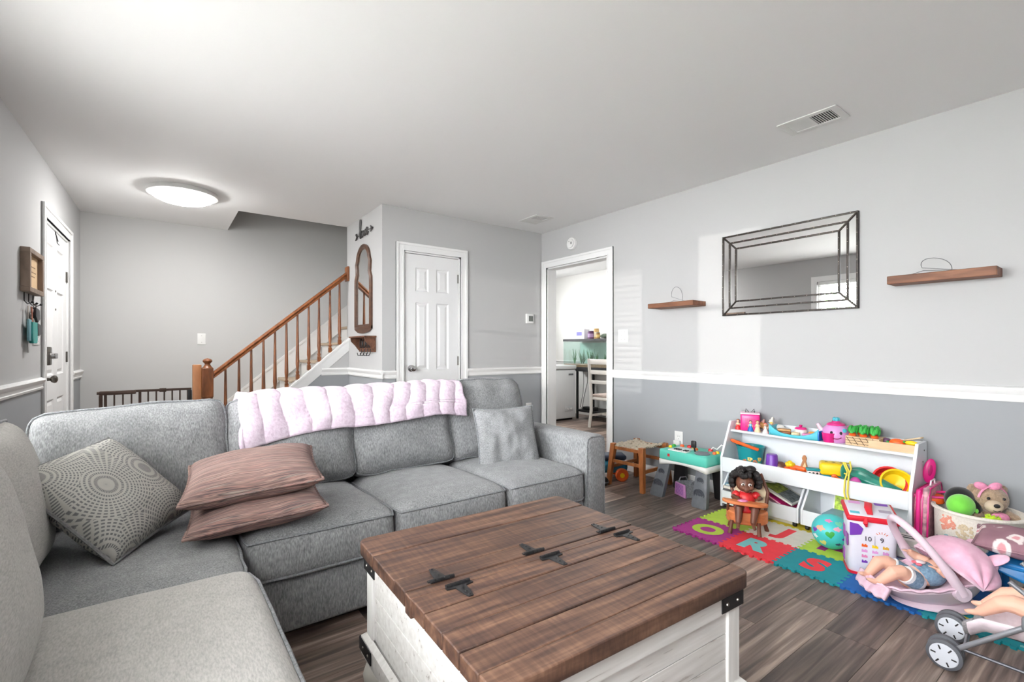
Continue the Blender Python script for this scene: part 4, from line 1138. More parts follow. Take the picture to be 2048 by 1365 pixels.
b = B(); b.box(0.2, 0.22, -0.2, 0.2, 0.16, 0.19); b.done('stretcher', m_chairw, ch, smooth=False)
dt = thing('dining_table', 'white painted dining table in the kitchen behind the chair', 'table', (5.3, 3.78, 0))
b = B(); b.rbox(-0.5, 0.14, -0.75, 0.42, 0.72, 0.76, 0.008); b.done('tabletop', m_chairw, dt)
b = B(); b.box(-0.44, 0.08, -0.69, 0.36, 0.63, 0.72); b.done('apron', m_chairw, dt, smooth=False)
for x in (-0.42, 0.06):
    for y in (-0.68, 0.34):
        b = B(); b.tube([(x, y, 0.0), (x, y, 0.64)], [0.028, 0.04], 12); b.done('leg', m_chairw, dt)
m_kfill, t_, b_ = nt('kitchen_fill_diffuser'); b_.inputs['Emission Color'].default_value = (1, 0.99, 0.97, 1); b_.inputs['Emission Strength'].default_value = 26.0
kl = thing('ceiling_light', 'added round white fill light on the kitchen ceiling, out of view', 'ceiling light', (4.7, 4.42, H))  # added lamp, out of view, to brighten the kitchen and the freezer
b = B(); b.lathe([(0.0, -0.001), (0.2, -0.001), (0.2, -0.03), (0.0, -0.03)], n=32); b.done('rim', pm('lamp_rim', (216, 216, 214), 0.35), kl)
b = B(); b.lathe([(0.19, -0.031), (0.15, -0.07), (0.08, -0.09), (0.0, -0.095)], n=32, cap=False); b.done('diffuser', m_kfill, kl)
run(RAIL, (XK, 4.2), (XK, 6.9), (-1, 0), 'trim_kitchen')

# shrub outside the left window, seen only in the wall mirror
sh = thing('garden_shrub', 'green leafy shrub outside the window, reflected in the wall mirror', 'shrub', (-4.0, 4.4, -0.3))
b = B(); rr = random.Random(3)
for i in range(1400):
    a, c = rr.uniform(0, 6.28), rr.uniform(-1, 1); r = 1.15 * rr.random() ** 0.4
    p = Vector((r * math.cos(a) * math.sqrt(1 - c * c), 1.6 * r * math.sin(a) * math.sqrt(1 - c * c), 1.35 + 1.15 * r * c))
    d = Vector((rr.uniform(-1, 1), rr.uniform(-1, 1), rr.uniform(-1, 1))).normalized() * 0.09; e = d.orthogonal().normalized() * 0.035
    b.poly([p - d, p + e, p + d, p - e], [(0, 1, 2, 3)])
b.done('foliage', pm('shrub_leaf', (96, 128, 84), 0.7, var=0.5, vs=3), sh, smooth=False, kind='stuff')
b = B(); b.tube([(0, 0, 0), (0.02, 0.03, 0.6), (0, 0, 1.4)], [0.05, 0.04, 0.02], 8); b.done('stem', m_dkwood, sh)
# ================================================================== foam alphabet mat
TW, T0, MX0 = 0.30, 1.80, 2.57        # tile size, far Y of the first tile, X of the front edge
TH = 0.012
def wave(s):
    """rounded dovetail wave along a tile edge; s in tile units"""
    P = []
    n = 7
    for k in range(n):
        a = k / n
        for f, h in ((0.0, -1), (0.22, -1), (0.30, -0.6), (0.27, 0.5), (0.34, 1), (0.5, 1.12), (0.66, 1), (0.73, 0.5), (0.70, -0.6), (0.78, -1)):
            P.append((a + f / n, 0.008 * h))
    P.append((1.0, -0.008)); return P
def tile_outline(i, j):
    """i along -Y, j along +X; neighbouring tiles share their edge curves"""
    g = 0.0006; x0, x1 = MX0 + j * TW, MX0 + (j + 1) * TW; y1 = T0 - i * TW; y0 = y1 - TW
    W = wave(0); L = []
    L += [(x0 - h + g if True else 0, y1 - s * TW) for s, h in W[1:-1]]          # front edge, going -Y
    L += [(x0 + s * TW, y0 + h + g) for s, h in W[1:-1]]                        # near edge, going +X
    L += [(x1 - h - g, y0 + s * TW) for s, h in [(1 - s, h) for s, h in reversed(W[1:-1])]]
    L += [(x1 - s * TW, y1 + h - g) for s, h in [(1 - s, h) for s, h in reversed(W[1:-1])]]
    return L
def foam(col):
    return pm('foam_%d_%d_%d' % col, col, 0.75, var=0.05, vs=20, bmp=0.5, bs=55)
MAG, LIME, RED, AQUA, TEAL, BLUE, WHT, YEL = (158, 44, 128), (176, 206, 70), (218, 50, 62), (122, 196, 196), (18, 140, 150), (16, 92, 164), (222, 218, 206), (226, 206, 60)
rows_ = [
    [(MAG, 'O', LIME, 'magenta foam tile with a lime letter O'), (RED, 'R', AQUA, 'red foam tile with an aqua letter R'), (TEAL, 'S', RED, 'teal foam tile with a red letter S'), (BLUE, 'I', MAG, 'deep blue foam tile under the baby carrier'), (TEAL, 'C', YEL, 'dark teal foam tile with a yellow curved letter'), (AQUA, None, None, 'pale aqua foam tile under the doll stroller')],
    [(LIME, 'L', MAG, 'lime foam tile with a purple letter behind the magenta tile'), (WHT, 'J', RED, 'off-white foam tile with a red letter J'), (LIME, 'T', MAG, 'lime foam tile with a purple letter T beside the ball'), (AQUA, None, None, 'aqua foam tile under the block bag'), (BLUE, None, None, 'blue foam tile behind the baby carrier')],
    [None, (YEL, None, None, 'yellow foam tile partly under the toy shelf'), (LIME, None, None, 'lime foam tile under the toy shelf bins')],
]
ROT = {'O': 0, 'R': 0, 'S': 0, 'I': 20, 'C': 150, 'L': 200, 'J': 0, 'T': 90}
for j, row in enumerate(rows_):
    for i, tl in enumerate(row):
        if tl is None: continue
        col, ch_, lc, lab = tl
        cx, cy = MX0 + (j + 0.5) * TW, T0 - (i + 0.5) * TW
        t = thing('foam_tile', lab, 'foam tile', (cx, cy, 0), group='interlocking alphabet foam mat tiles')
        b = B(); b.prism([(x - cx, y - cy) for x, y in tile_outline(i, j)], 0.0002, TH); b.done('tile', foam(col), t, smooth=False)
        if ch_:
            bm_ = text_mesh(ch_, 0.19, 0.0016, bold=0.011); L_ = B()
            xs = [v.co.x for v in bm_.verts]; ys = [v.co.y for v in bm_.verts]
            mx, my = (min(xs) + max(xs)) / 2, (min(ys) + max(ys)) / 2
            L_.merge(bm_, MX((0, 0, TH), rz=R(-90 + ROT[ch_]), s=(1.15, 1.1, 1)) @ Matrix.Translation((-mx, -my, 0)))
            tag(L_.done('letter', foam(lc), t, smooth=False), 'inlaid foam letter')

# ================================================================== toy shelf unit
m_mel = pm('white_melamine', (232, 236, 240), 0.35, var=0.01)
SH = thing('toy_shelf', 'white low toy storage shelf with slanted sides against the grey wall', 'shelf unit', (3.34, 1.31, 0), world=True)
SY0, SY1 = 0.775, 1.85
FX, BXk = 3.205, 3.482
side = [(FX, 0.013), (BXk, 0.013), (BXk, 0.605), (3.325, 0.605), (FX, 0.36)]
def side_panel(y): 
    b = B(); b.prism(side, 0, 0.016, Matrix(((1, 0, 0, 0), (0, 0, 1, y), (0, 1, 0, 0), (0, 0, 0, 1)))); b.done('side_panel', m_mel, SH, bev=0.0015)
side_panel(SY0); side_panel(SY1 - 0.016)
b = B(); b.box(BXk - 0.006, BXk - 0.0005, SY0 + 0.017, SY1 - 0.017, 0.28, 0.60); b.done('back_panel', m_mel, SH, smooth=False)
b = B(); b.box(3.315, BXk - 0.007, SY0 + 0.0165, SY1 - 0.0165, 0.532, 0.547); b.done('top_board', m_mel, SH, bev=0.0015)
b = B(); b.box(FX + 0.012, BXk - 0.007, SY0 + 0.0165, SY1 - 0.0165, 0.277, 0.292); b.done('middle_board', m_mel, SH, bev=0.0015)
b = B(); b.box(FX + 0.001, FX + 0.012, SY0 + 0.0165, SY1 - 0.0165, 0.262, 0.362); b.done('front_lip', m_mel, SH, bev=0.0015)
for z in (0.5, 0.56):
    b = B(); b.lathe([(0, 0), (0.005, 0), (0.004, 0.002), (0, 0.002)], n=8, M=MX((3.40 + 0.4 * (z - 0.5), SY0, z), rx=R(90))); b.done('screw', m_nickel, SH)
ZT, ZM = 0.547, 0.292
def bin_(y0, y1, label):
    t = thing('toy_bin', label, 'storage bin', (3.31, (y0 + y1) / 2, 0.012), world=True, group='rolling bins under the toy shelf')
    s = [(3.175, 0.045), (3.45, 0.045), (3.45, 0.245), (3.27, 0.245), (3.175, 0.135)]
    for y in (y0, y1 - 0.012):
        b = B(); b.prism(s, 0, 0.012, Matrix(((1, 0, 0, 0), (0, 0, 1, y), (0, 1, 0, 0), (0, 0, 0, 1)))); b.done('bin_side', m_mel, t, bev=0.001)
    b = B(); b.box(3.175, 3.187, y0 + 0.0125, y1 - 0.0125, 0.045, 0.135); b.done('bin_front', m_mel, t, bev=0.001)
    b = B(); b.box(3.187, 3.45, y0 + 0.0125, y1 - 0.0125, 0.045, 0.057); b.done('bin_floor', m_mel, t, smooth=False)
    b = B(); b.box(3.438, 3.45, y0 + 0.0125, y1 - 0.0125, 0.057, 0.245); b.done('bin_back', m_mel, t, smooth=False)
    for x in (3.2, 3.42):
        for y in (y0 + 0.03, y1 - 0.03):
            b = B(); b.lathe([(0, -0.009), (0.014, -0.009), (0.016, 0), (0.014, 0.009), (0, 0.009)], n=14, M=MX((x, y, 0.0285), rx=R(90))); b.box(x - 0.008, x + 0.008, y - 0.011, y + 0.011, 0.03, 0.046); b.done('caster', m_black, t)
bin_(1.322, 1.83, 'white rolling bin of leaning books under the toy shelf beside the doll')
bin_(0.795, 1.310, 'white rolling bin holding a green card book behind the ball')

def book(label, col, w, h, th, M, page=(236, 232, 222), art=None, name='picture_book'):
    t = thing(name, label, 'book'); t.matrix_world = M
    b = B(); b.box(0.002, w - 0.003, 0.003, h - 0.003, 0.0022, th - 0.0022); b.done('pages', pm('book_pages', page, 0.8), t, smooth=False)
    for z0 in (0.0, th - 0.002):
        b = B(); b.box(0, w, 0, h, z0, z0 + 0.002); b.done('cover', pm('cover_%d_%d_%d' % col, col, 0.4, var=0.1, vs=18), t, smooth=False)
    b = B(); b.box(-0.002, 0.0, 0, h, 0, th); b.done('spine', pm('cover_%d_%d_%d' % col, col, 0.4), t, smooth=False)
    for k, (x0, x1, y0, y1, c2) in enumerate(art or ()):
        b = B(); b.box(w * x0, w * x1, h * y0, h * y1, th, th + 0.0006); b.done('cover_art', pm('art_%d_%d_%d' % c2, c2, 0.5, var=0.6, vs=50), t, smooth=False)
    return t
def lean(x, y, z, ang, yaw=0): return MX((x, y, z), rz=R(yaw)) @ MX(rx=R(ang))
# books of the first bin lie fanned, spines towards the room (+x along the room's -Y)
BK = MX(rz=R(-90))
book('white picture book with green and grey cover leaning highest in the bin', (226, 226, 220), 0.24, 0.20, 0.012, MX((3.21, 1.595, 0.226), rz=R(-90)) @ MX(ry=R(23)), art=((0.05, 0.55, 0.1, 0.9, (150, 160, 70)), (0.55, 0.95, 0.1, 0.9, (120, 128, 130))))
book('bright pink thin book leaning under the white picture book', (206, 40, 120), 0.25, 0.19, 0.012, MX((3.205, 1.60, 0.195), rz=R(-90)) @ MX(ry=R(25)))
book('pale pink thin book lowest in the leaning stack', (226, 190, 206), 0.25, 0.19, 0.014, MX((3.20, 1.605, 0.168), rz=R(-90)) @ MX(ry=R(25)))
book('thin grey book lying flat on top in the bin', (110, 112, 114), 0.20, 0.17, 0.012, MX((3.25, 1.70, 0.216), rz=R(-84)) @ MX(ry=R(-6)))
book('cream book lying flat at the far end of the bin', (214, 200, 190), 0.16, 0.19, 0.018, MX((3.185, 1.815, 0.150), rz=R(-90)))
book('light blue book lying at the far end of the bin on the cream one', (130, 190, 214), 0.13, 0.17, 0.012, MX((3.20, 1.81, 0.169), rz=R(-86)))
# second bin
book('upright white card book with lime panel and animal photo', (232, 232, 226), 0.17, 0.16, 0.012, MX((3.39, 1.21, 0.060), rz=R(-90)) @ MX(rx=R(75)), art=((0.03, 0.42, 0.25, 0.98, (176, 206, 60)), (0.46, 0.98, 0.02, 0.95, (150, 104, 56))))
book('pale blue wide book lying flat in the second bin', (150, 190, 206), 0.24, 0.16, 0.024, MX((3.20, 1.20, 0.112), rz=R(-90)))
book('grey soft book under the pale blue one in the second bin', (120, 118, 122), 0.25, 0.17, 0.02, MX((3.195, 1.21, 0.088), rz=R(-88)))
book('black and white board game box under the toy bin', (206, 200, 184), 0.20, 0.15, 0.035, MX((3.215, 1.57, 0.0135), rz=R(-90)), art=((0.1, 0.9, 0.1, 0.9, (60, 130, 80)),), name='game_box')

P_ = lambda n, c, r=0.4: pm(n, c, r, var=0.03)
pink, hot, lilac = P_('toy_pink', (222, 130, 178), 0.3), P_('toy_hot_pink', (214, 36, 126), 0.35), P_('toy_lilac', (216, 150, 208), 0.3)
teal, orange, yellow = P_('toy_teal', (20, 140, 146), 0.4), P_('toy_orange', (232, 98, 36), 0.4), P_('toy_yellow', (242, 204, 24), 0.4)
aqua, purple, redp = P_('toy_aqua', (84, 190, 208), 0.35), P_('toy_purple', (112, 56, 166), 0.35), P_('toy_red', (206, 40, 44), 0.4)
blue, green, brownm = P_('toy_blue', (24, 110, 190), 0.4), P_('toy_green', (52, 160, 64), 0.5), P_('toy_brown', (140, 84, 44), 0.5)
skin, dskin, darkm = P_('doll_skin', (228, 178, 154), 0.5), P_('doll_dark_skin', (110, 66, 48), 0.45), P_('toy_black', (34, 32, 34), 0.5)
cream = P_('toy_cream', (228, 208, 168), 0.5)

def on_shelf(px, z, X): p = on_x(px, 800, X); return Vector((X, p.y, z))
# --- pink speaker cube
p = on_shelf(1500, ZT, 3.40)
t = thing('toy_cube', 'hot pink cube speaker with wire ears on the toy shelf top', 'toy speaker', p, rz=R(-62))
b = B(); b.rbox(-0.062, 0.062, -0.062, 0.062, 0.0, 0.118, 0.012, 3); b.done('case', hot, t)
b = B(); b.rbox(-0.062, 0.062, -0.062, 0.062, 0.116, 0.124, 0.003); b.done('lid', P_('toy_pale_pink', (244, 214, 228)), t)
for sx in (-1, 1):
    b = B(); b.tube([(sx * 0.030, 0, 0.124), (sx * 0.026, 0, 0.15), (sx * 0.008, 0, 0.127)], 0.003, 6); b.done('ear', darkm, t)
b = B()
for i in range(6):
    for k in range(6): b.box(-0.03 + i * 0.011, -0.023 + i * 0.011, -0.0632, -0.062, 0.025 + k * 0.011, 0.032 + k * 0.011)
b.done('speaker_holes', P_('toy_dark_pink', (160, 20, 90)), t, smooth=False, kind='stuff')
# --- little figures in a row
def figure(px, X, h, dress, hair, label, top=None, skinm=skin):
    p = on_shelf(px, ZT, X); t = thing('toy_figure', label, 'figurine', p, rz=R(-60), group='little figures on the toy shelf top')
    b = B(); b.lathe([(0, 0), (h * 0.26, 0), (h * 0.27, h * 0.05), (h * 0.2, h * 0.28), (h * 0.11, h * 0.46), (0.0, h * 0.46)], n=14); b.done('skirt', dress, t)
    b = B(); b.lathe([(h * 0.10, h * 0.44), (h * 0.14, h * 0.56), (h * 0.12, h * 0.66), (h * 0.04, h * 0.7), (0, h * 0.7)], n=12); b.done('torso', top or dress, t)
    for s in (-1, 1):
        b = B(); b.tube([(s * h * 0.12, 0, h * 0.63), (s * h * 0.2, -h * 0.03, h * 0.5), (s * h * 0.14, -h * 0.14, h * 0.42)], h * 0.035, 6); b.done('arm', skinm, t)
    b = B(); b.sph((0, 0, h * 0.83), (h * 0.13, h * 0.13, h * 0.145), 12, 8); hd = b.done('head', skinm, t)
    for s in (-1, 1):
        b = B(); b.sph((s * h * 0.045, -h * 0.118, h * 0.84), h * 0.018, 6, 4); b.done('eye', darkm, hd)
    b = B(); b.sph((0, h * 0.035, h * 0.87), (h * 0.15, h * 0.13, h * 0.14), 12, 8); b.done('hair', hair, t)
figure(1476, 3.36, 0.072, redp, brownm, 'tiny figure with red base and cream top by the shelf side', cream)
figure(1501, 3.345, 0.075, blue, darkm, 'tiny figure in a blue dress before the pink cube', P_('toy_sky', (120, 180, 220)))
figure(1515, 3.355, 0.08, cream, brownm, 'tiny tan figure beside the blue one')
figure(1531, 3.345, 0.07, P_('toy_white', (236, 232, 226)), redp, 'tiny figure with red hair and white base')
figure(1543, 3.355, 0.078, redp, yellow, 'tiny figure with yellow hair and dark red base', yellow)
def animal(px, X, L, body, mane, label, face=None, hd=1.0):
    p = on_shelf(px, ZT, X); t = thing('toy_animal', label, 'toy animal', p, rz=R(-75), group='toy animals on the toy shelf top')
    b = B(); b.sph((0, 0, L * 0.45), (L * 0.45, L * 0.25, L * 0.26)); b.tube([(-L * 0.35, 0, L * 0.5), (-L * 0.5, 0, L * 0.85)], [L * 0.2, L * 0.15], 10)
    b.sph((-L * 0.55, 0, L * 0.92), (L * 0.22 * hd, L * 0.18 * hd, L * 0.19 * hd))
    for x in (-0.28, 0.28):
        for y in (-0.14, 0.14): b.tube([(L * x, L * y, L * 0.4), (L * x, L * y, 0)], L * 0.085, 8)
    b.done('body', body, t, remesh=L * 0.05)
    b = B()
    for k in range(10):
        a = k / 10 * 6.28; b.sph((-L * 0.46, L * 0.24 * math.cos(a) * hd, L * 0.95 + L * 0.24 * math.sin(a) * hd), L * 0.12, 8, 6)
    b.done('mane', mane, t, remesh=L * 0.05)
    for y in (-1, 1):
        b = B(); b.sph((-L * 0.74, y * L * 0.08, L * 0.97), L * 0.03, 8, 6); b.done('eye', darkm, t)
animal(1524, 3.42, 0.088, P_('toy_lion', (188, 138, 80), 0.7), P_('toy_mane', (214, 176, 120), 0.8), 'tan toy lion with pale mane on the toy shelf')
animal(1537, 3.44, 0.065, P_('toy_pig', (222, 170, 160), 0.6), P_('toy_pig', (222, 170, 160), 0.6), 'pale pink toy animal behind the small figures')
animal(1558, 3.42, 0.085, P_('toy_lamb', (226, 222, 216), 0.8), P_('toy_lamb', (226, 222, 216), 0.8), 'white woolly toy lamb beside the aqua tray')
# --- aqua tea tray with its bits
p = on_shelf(1594, ZT, 3.372)
t = thing('tea_tray', 'aqua curved toy serving tray on the toy shelf top', 'toy tray', p)
b = B(); b.rbox(-0.055, 0.055, -0.145, 0.145, 0.0, 0.01, 0.004); b.done('tray_floor', aqua, t)
b = B(); b.grid(lambda u, v: Vector((-0.058 - 0.012 * math.sin(u * math.pi), -0.15 + 0.30 * u, 0.002 + v * (0.018 + 0.055 * abs(2 * u - 1) ** 3))), 24, 3); b.done('front_rim', aqua, t, solid=0.006)
for y in (-0.148, 0.148):
    b = B(); b.rbox(-0.062, 0.055, y - 0.006, y + 0.006, 0.0, 0.062, 0.005); b.done('handle', blue if y < 0 else aqua, t)
TZ_ = ZT + 0.0105
def lath(name, label, cat, loc, prof, mat, n=20, group=None):
    t = thing(name, label, cat, loc, group=group); b = B(); b.lathe(prof, n=n); b.done('body', mat, t); return t
tp = p
c_ = lath('toy_sugar_bowl', 'white toy sugar bowl with pink lid on the aqua tray', 'toy dish', (tp.x + 0.02, tp.y - 0.015, TZ_), [(0, 0), (0.026, 0), (0.035, 0.02), (0.034, 0.04), (0.0, 0.042)], P_('toy_white', (236, 232, 226)))
b = B(); b.lathe([(0.036, 0.041), (0.03, 0.052), (0.008, 0.056), (0.01, 0.068), (0, 0.07)], n=20); b.done('lid', hot, c_)
lath('toy_biscuit', 'round tan toy biscuit on the aqua tray', 'toy food', (tp.x - 0.02, tp.y + 0.0, TZ_), [(0, 0), (0.024, 0), (0.026, 0.012), (0.022, 0.022), (0, 0.023)], cream)
lath('toy_cupcake', 'pink round toy cake on the aqua tray', 'toy food', (tp.x - 0.025, tp.y - 0.075, TZ_), [(0, 0), (0.026, 0), (0.032, 0.014), (0.03, 0.024), (0, 0.025)], pink)
lath('toy_tart', 'orange and yellow round toy tart on the aqua tray', 'toy food', (tp.x + 0.025, tp.y - 0.085, TZ_), [(0, 0), (0.026, 0), (0.03, 0.02), (0.02, 0.03), (0, 0.031)], P_('toy_apricot', (238, 170, 70)))
t = thing('toy_cake_slice', 'brown striped toy cake slice on the aqua tray', 'toy food', (tp.x - 0.01, tp.y + 0.075, TZ_), rz=R(20))
b = B(); b.rbox(-0.02, 0.02, -0.038, 0.038, 0, 0.018, 0.005); b.done('base', brownm, t); b = B(); b.rbox(-0.021, 0.021, -0.039, 0.039, 0.0182, 0.034, 0.006); b.done('icing', P_('toy_caramel', (190, 140, 84)), t)
# --- pink teapot with a smile
p = on_shelf(1672, ZT, 3.40); 
t = thing('toy_teapot', 'pink smiling toy teapot with aqua topped lid', 'toy teapot', p, rz=R(-70))
b = B(); b.lathe([(0, 0), (0.055, 0), (0.07, 0.015), (0.076, 0.045), (0.068, 0.08), (0.05, 0.102), (0.0, 0.104)], n=32); b.done('pot', lilac, t)
b = B(); b.lathe([(0.05, 0.103), (0.046, 0.112), (0.022, 0.122), (0.02, 0.128), (0, 0.128)], n=28); b.done('lid', hot, t)
for k in range(5):
    b = B(); b.sph((0.012 * math.cos(k * 1.256), 0.012 * math.sin(k * 1.256), 0.138), (0.009, 0.009, 0.014), 8, 6); b.done('petal', aqua, t)
b = B(); b.tube([(0.058, 0, 0.09), (0.085, 0, 0.102), (0.096, 0, 0.075), (0.088, 0, 0.042), (0.068, 0, 0.034)], 0.009, 10); b.done('handle', pink, t, M=MX(rz=R(14)))
b = B(); b.tube([(-0.062, 0.02, 0.05), (-0.085, 0.03, 0.075), (-0.098, 0.035, 0.10)], [0.018, 0.012, 0.010], 10); b.done('spout', P_('toy_pale_pink', (244, 214, 228)), t)
for x in (-0.024, 0.024):
    b = B(); b.sph((x, -0.068, 0.062), (0.008, 0.005, 0.010), 10, 8); b.done('eye', darkm, t)
b = B(); b.tube([(0.028 * math.sin(a), -0.074, 0.044 - 0.018 * math.cos(a)) for a in [-1.2 + k * 0.3 for k in range(9)]], 0.003, 6); b.done('smile', P_('toy_maroon', (120, 20, 60)), t)
b = B(); b.lathe([(0, 0), (0.013, 0), (0.011, 0.006), (0, 0.007)], n=14, M=MX((0.042, -0.054, 0.078), rx=R(80), rz=R(38))); b.done('button', aqua, t)
# --- hot pink cup
p = on_shelf(1658, ZT, 3.345)
t = thing('toy_cup', 'hot pink toy teacup with white marks in front of the teapot', 'toy cup', p, rz=R(-60))
b = B(); b.lathe([(0, 0), (0.028, 0), (0.036, 0.02), (0.04, 0.058), (0.036, 0.058), (0.032, 0.02), (0, 0.008)], n=24, cap=False); b.done('bowl', hot, t)
b = B(); b.tube([(0.036, 0, 0.046), (0.056, 0, 0.042), (0.054, 0, 0.02), (0.034, 0, 0.016)], 0.005, 8); b.done('handle', hot, t)
# --- crate of toy carrots
p = on_shelf(1731, ZT, 3.40)
t = thing('carrot_crate', 'small wooden crate with dark slots on the toy shelf top', 'toy crate', p)
m_pine = woodmat('toy_pine', [(0.3, (196, 166, 128)), (0.7, (224, 198, 160))], (30, 6, 30), 0.6)
b = B(); b.box(-0.06, 0.06, -0.085, 0.085, 0.0, 0.055); b.done('block', m_pine, t, bev=0.003)
b = B()
for k in range(5): b.tube([(-0.0605, -0.08 + k * 0.033, 0.006), (-0.0605, -0.052 + k * 0.033, 0.05)], 0.0016, 4)
for k in range(3): b.tube([(-0.0605, -0.082, 0.012 + k * 0.016), (-0.0605, 0.082, 0.014 + k * 0.015)], 0.0012, 4)
b.done('slot_lines', P_('toy_slot', (90, 62, 40)), t, kind='stuff')
for i, (dx, dy) in enumerate(((-0.035, 0.055), (-0.035, 0.0), (-0.035, -0.055), (0.03, 0.03), (0.03, -0.03))):
    c_ = thing('toy_carrot', 'orange toy carrot with green leaves, ' + ('shelf-edge row beside the teapot', 'middle of the shelf-edge row of three', 'shelf-edge row beside the vegetable box', 'wall-side row of two, teapot end', 'wall-side row of two, vegetable box end')[i], 'toy carrot', (p.x + dx, p.y + dy, ZT + 0.0555), group='carrots in the wooden crate')
    b = B(); b.lathe([(0, 0), (0.018, 0), (0.02, 0.008), (0.012, 0.017), (0, 0.018)], n=14); b.done('root', orange, c_)
    for k in range(9):
        a = k * 2.4; r = 0.010 + 0.014 * (k % 3) / 2
        b = B(); b.sph((0, 0, 0), (0.006, 0.013, 0.022), 8, 6, MX((r * math.cos(a), r * math.sin(a), 0.034 + 0.008 * (k % 2)), rx=R(35 * math.sin(a)), ry=R(35 * math.cos(a)), rz=a)); b.done('leaf', green, c_)
# --- flat wooden box of toy vegetables
p = on_shelf(1791, ZT, 3.40)
t = thing('vegetable_box', 'pale wooden tray box of toy vegetables at the shelf end', 'toy box', (p.x, p.y - 0.005, ZT))
for x0, x1, y0, y1 in ((-0.068, -0.062, -0.115, 0.115), (0.062, 0.068, -0.115, 0.115), (-0.062, 0.062, -0.115, -0.109), (-0.062, 0.062, 0.109, 0.115)):
    b = B(); b.box(x0, x1, y0, y1, 0, 0.045); b.done('box_side', m_pine, t, smooth=False)
b = B(); b.box(-0.062, 0.062, -0.109, 0.109, 0.0, 0.006); b.done('box_floor', m_pine, t, smooth=False)
VB = Vector((p.x, p.y - 0.005, ZT + 0.006))
def veg(label, dx, dy, dz, r, mat, name='toy_vegetable', rz=0, ry=0):
    o = thing(name, label, 'toy food', VB + Vector((dx, dy, 0)), rz=rz); b = B(); b.sph((0, 0, dz), r, 16, 10, MX(ry=ry)); b.done('body', mat, o)
    b = B(); b.tube([(0, r[1] * 0.9, dz), (0, r[1] * 1.25, dz + 0.004)], 0.005, 6); b.done('stalk', green, o)
veg('orange red toy tomato half in the vegetable box', -0.005, -0.005, 0.032, (0.03, 0.04, 0.026), orange)
veg('small yellow toy potato at the end of the vegetable box', -0.015, 0.085, 0.028, (0.02, 0.024, 0.022), P_('toy_mustard', (214, 180, 80)))
veg('purple toy aubergine in the vegetable box', 0.02, 0.055, 0.030, (0.018, 0.026, 0.022), P_('toy_aubergine', (96, 60, 90)))
veg('long yellow toy corn cob across the vegetable box', -0.03, -0.075, 0.045, (0.016, 0.03, 0.014), yellow)
b = B(); b.rbox(-0.016, 0.016, -0.065, 0.065, -0.004, 0.004, 0.003, M=MX((VB.x + 0.03, VB.y - 0.05, VB.z + 0.056), rx=R(-18), rz=R(-12))); tag(b.done('wooden_paddle', m_pine), 'tan wooden toy paddle propped in the vegetable box', 'toy paddle')

# --- middle shelf
def on_mid(px, X): p = on_x(px, 900, X); return Vector((X, p.y, ZM))
p = on_mid(1501, 3.365)
t = thing('toy_bucket', 'teal toy bucket with an orange handle and flower stickers', 'toy bucket', p, rz=R(-60))
b = B(); b.lathe([(0, 0.0), (0.068, 0.0), (0.088, 0.14), (0.094, 0.142), (0.094, 0.15), (0.084, 0.15), (0.064, 0.008), (0, 0.006)], n=32, cap=False); b.done('pail', teal, t)
b = B(); b.lathe([(0, 0.128), (0.08, 0.128)], n=32, cap=False); tag(b.done('sieve', P_('toy_mint', (110, 200, 186)), t), 'mint green inner sieve')
b = B(); b.tube([(-0.125 * math.sin(a), 0.098 * math.cos(a), 0.140 + 0.045 * math.sin(a)) for a in [k / 14 * math.pi for k in range(15)]], 0.011, 8); b.done('bail_handle', orange, t, M=MX(rz=R(25)))
for k in range(4):
    a = R(-120 + 24 * k); M_ = MX((0.078 * math.cos(a), 0.078 * math.sin(a), 0.05 + 0.02 * (k % 2)), rz=a + R(90), rx=R(82))
    for q in range(5):
        b = B(); b.lathe([(0, 0), (0.0075, 0), (0.006, 0.0025), (0, 0.0025)], n=8, M=M_ @ MX((0.010 * math.cos(q * 1.256), 0.010 * math.sin(q * 1.256), 0))); b.done('flower_petal', P_('toy_butter', (222, 190, 90)) if k % 2 else P_('toy_salmon', (200, 130, 90)), t)
text_part('10', 0.04, 0.002, P_('toy_seafoam', (120, 220, 170)), t, MX((0.042, -0.0665, 0.042), rz=R(32)) @ MX(rx=R(82)), 'number')
p = on_mid(1544, 3.33)
t = thing('toy_beaker', 'purple toy beaker standing upside down beside the teal bucket', 'toy cup', p)
b = B(); b.lathe([(0.0, 0.122), (0.03, 0.122), (0.034, 0.116), (0.042, 0.0), (0.038, 0.0), (0, 0.0)], n=28); b.done('cup', purple, t)
b = B(); b.lathe([(0.0408, 0.03), (0.0412, 0.03), (0.043, 0.004), (0.0424, 0.004)], n=28, cap=False); b.done('band', hot, t)
def lump(name, label, cat, px, X, parts, dz=0.0, rz=-60):
    p = on_mid(px, X); t = thing(name, label, cat, (p.x, p.y, ZM), rz=R(rz))
    for nm, shape, mat in parts:
        b = B(); shape(b); b.done(nm, mat, t)
    return t
lump('toy_football', 'small brown toy ball beside the purple beaker', 'toy ball', 1561, 3.36, [('ball', lambda b: b.sph((0, 0, 0.038), (0.045, 0.035, 0.038)), P_('toy_chocolate', (104, 66, 48))), ('patch', lambda b: b.sph((-0.012, -0.022, 0.04), (0.015, 0.014, 0.012)), cream)])
lump('toy_star', 'yellow knobbly toy on an orange base on the middle shelf', 'toy', 1580, 3.27, [('base', lambda b: b.rbox(-0.035, 0.035, -0.03, 0.03, 0.0, 0.07, 0.012), orange), ('knob', lambda b: [b.sph((0.016 * math.cos(k * 1.256), 0.016 * math.sin(k * 1.256), 0.088), 0.015, 10, 6) for k in range(5)] and b.sph((0, 0, 0.098), 0.016, 10, 6), yellow)])
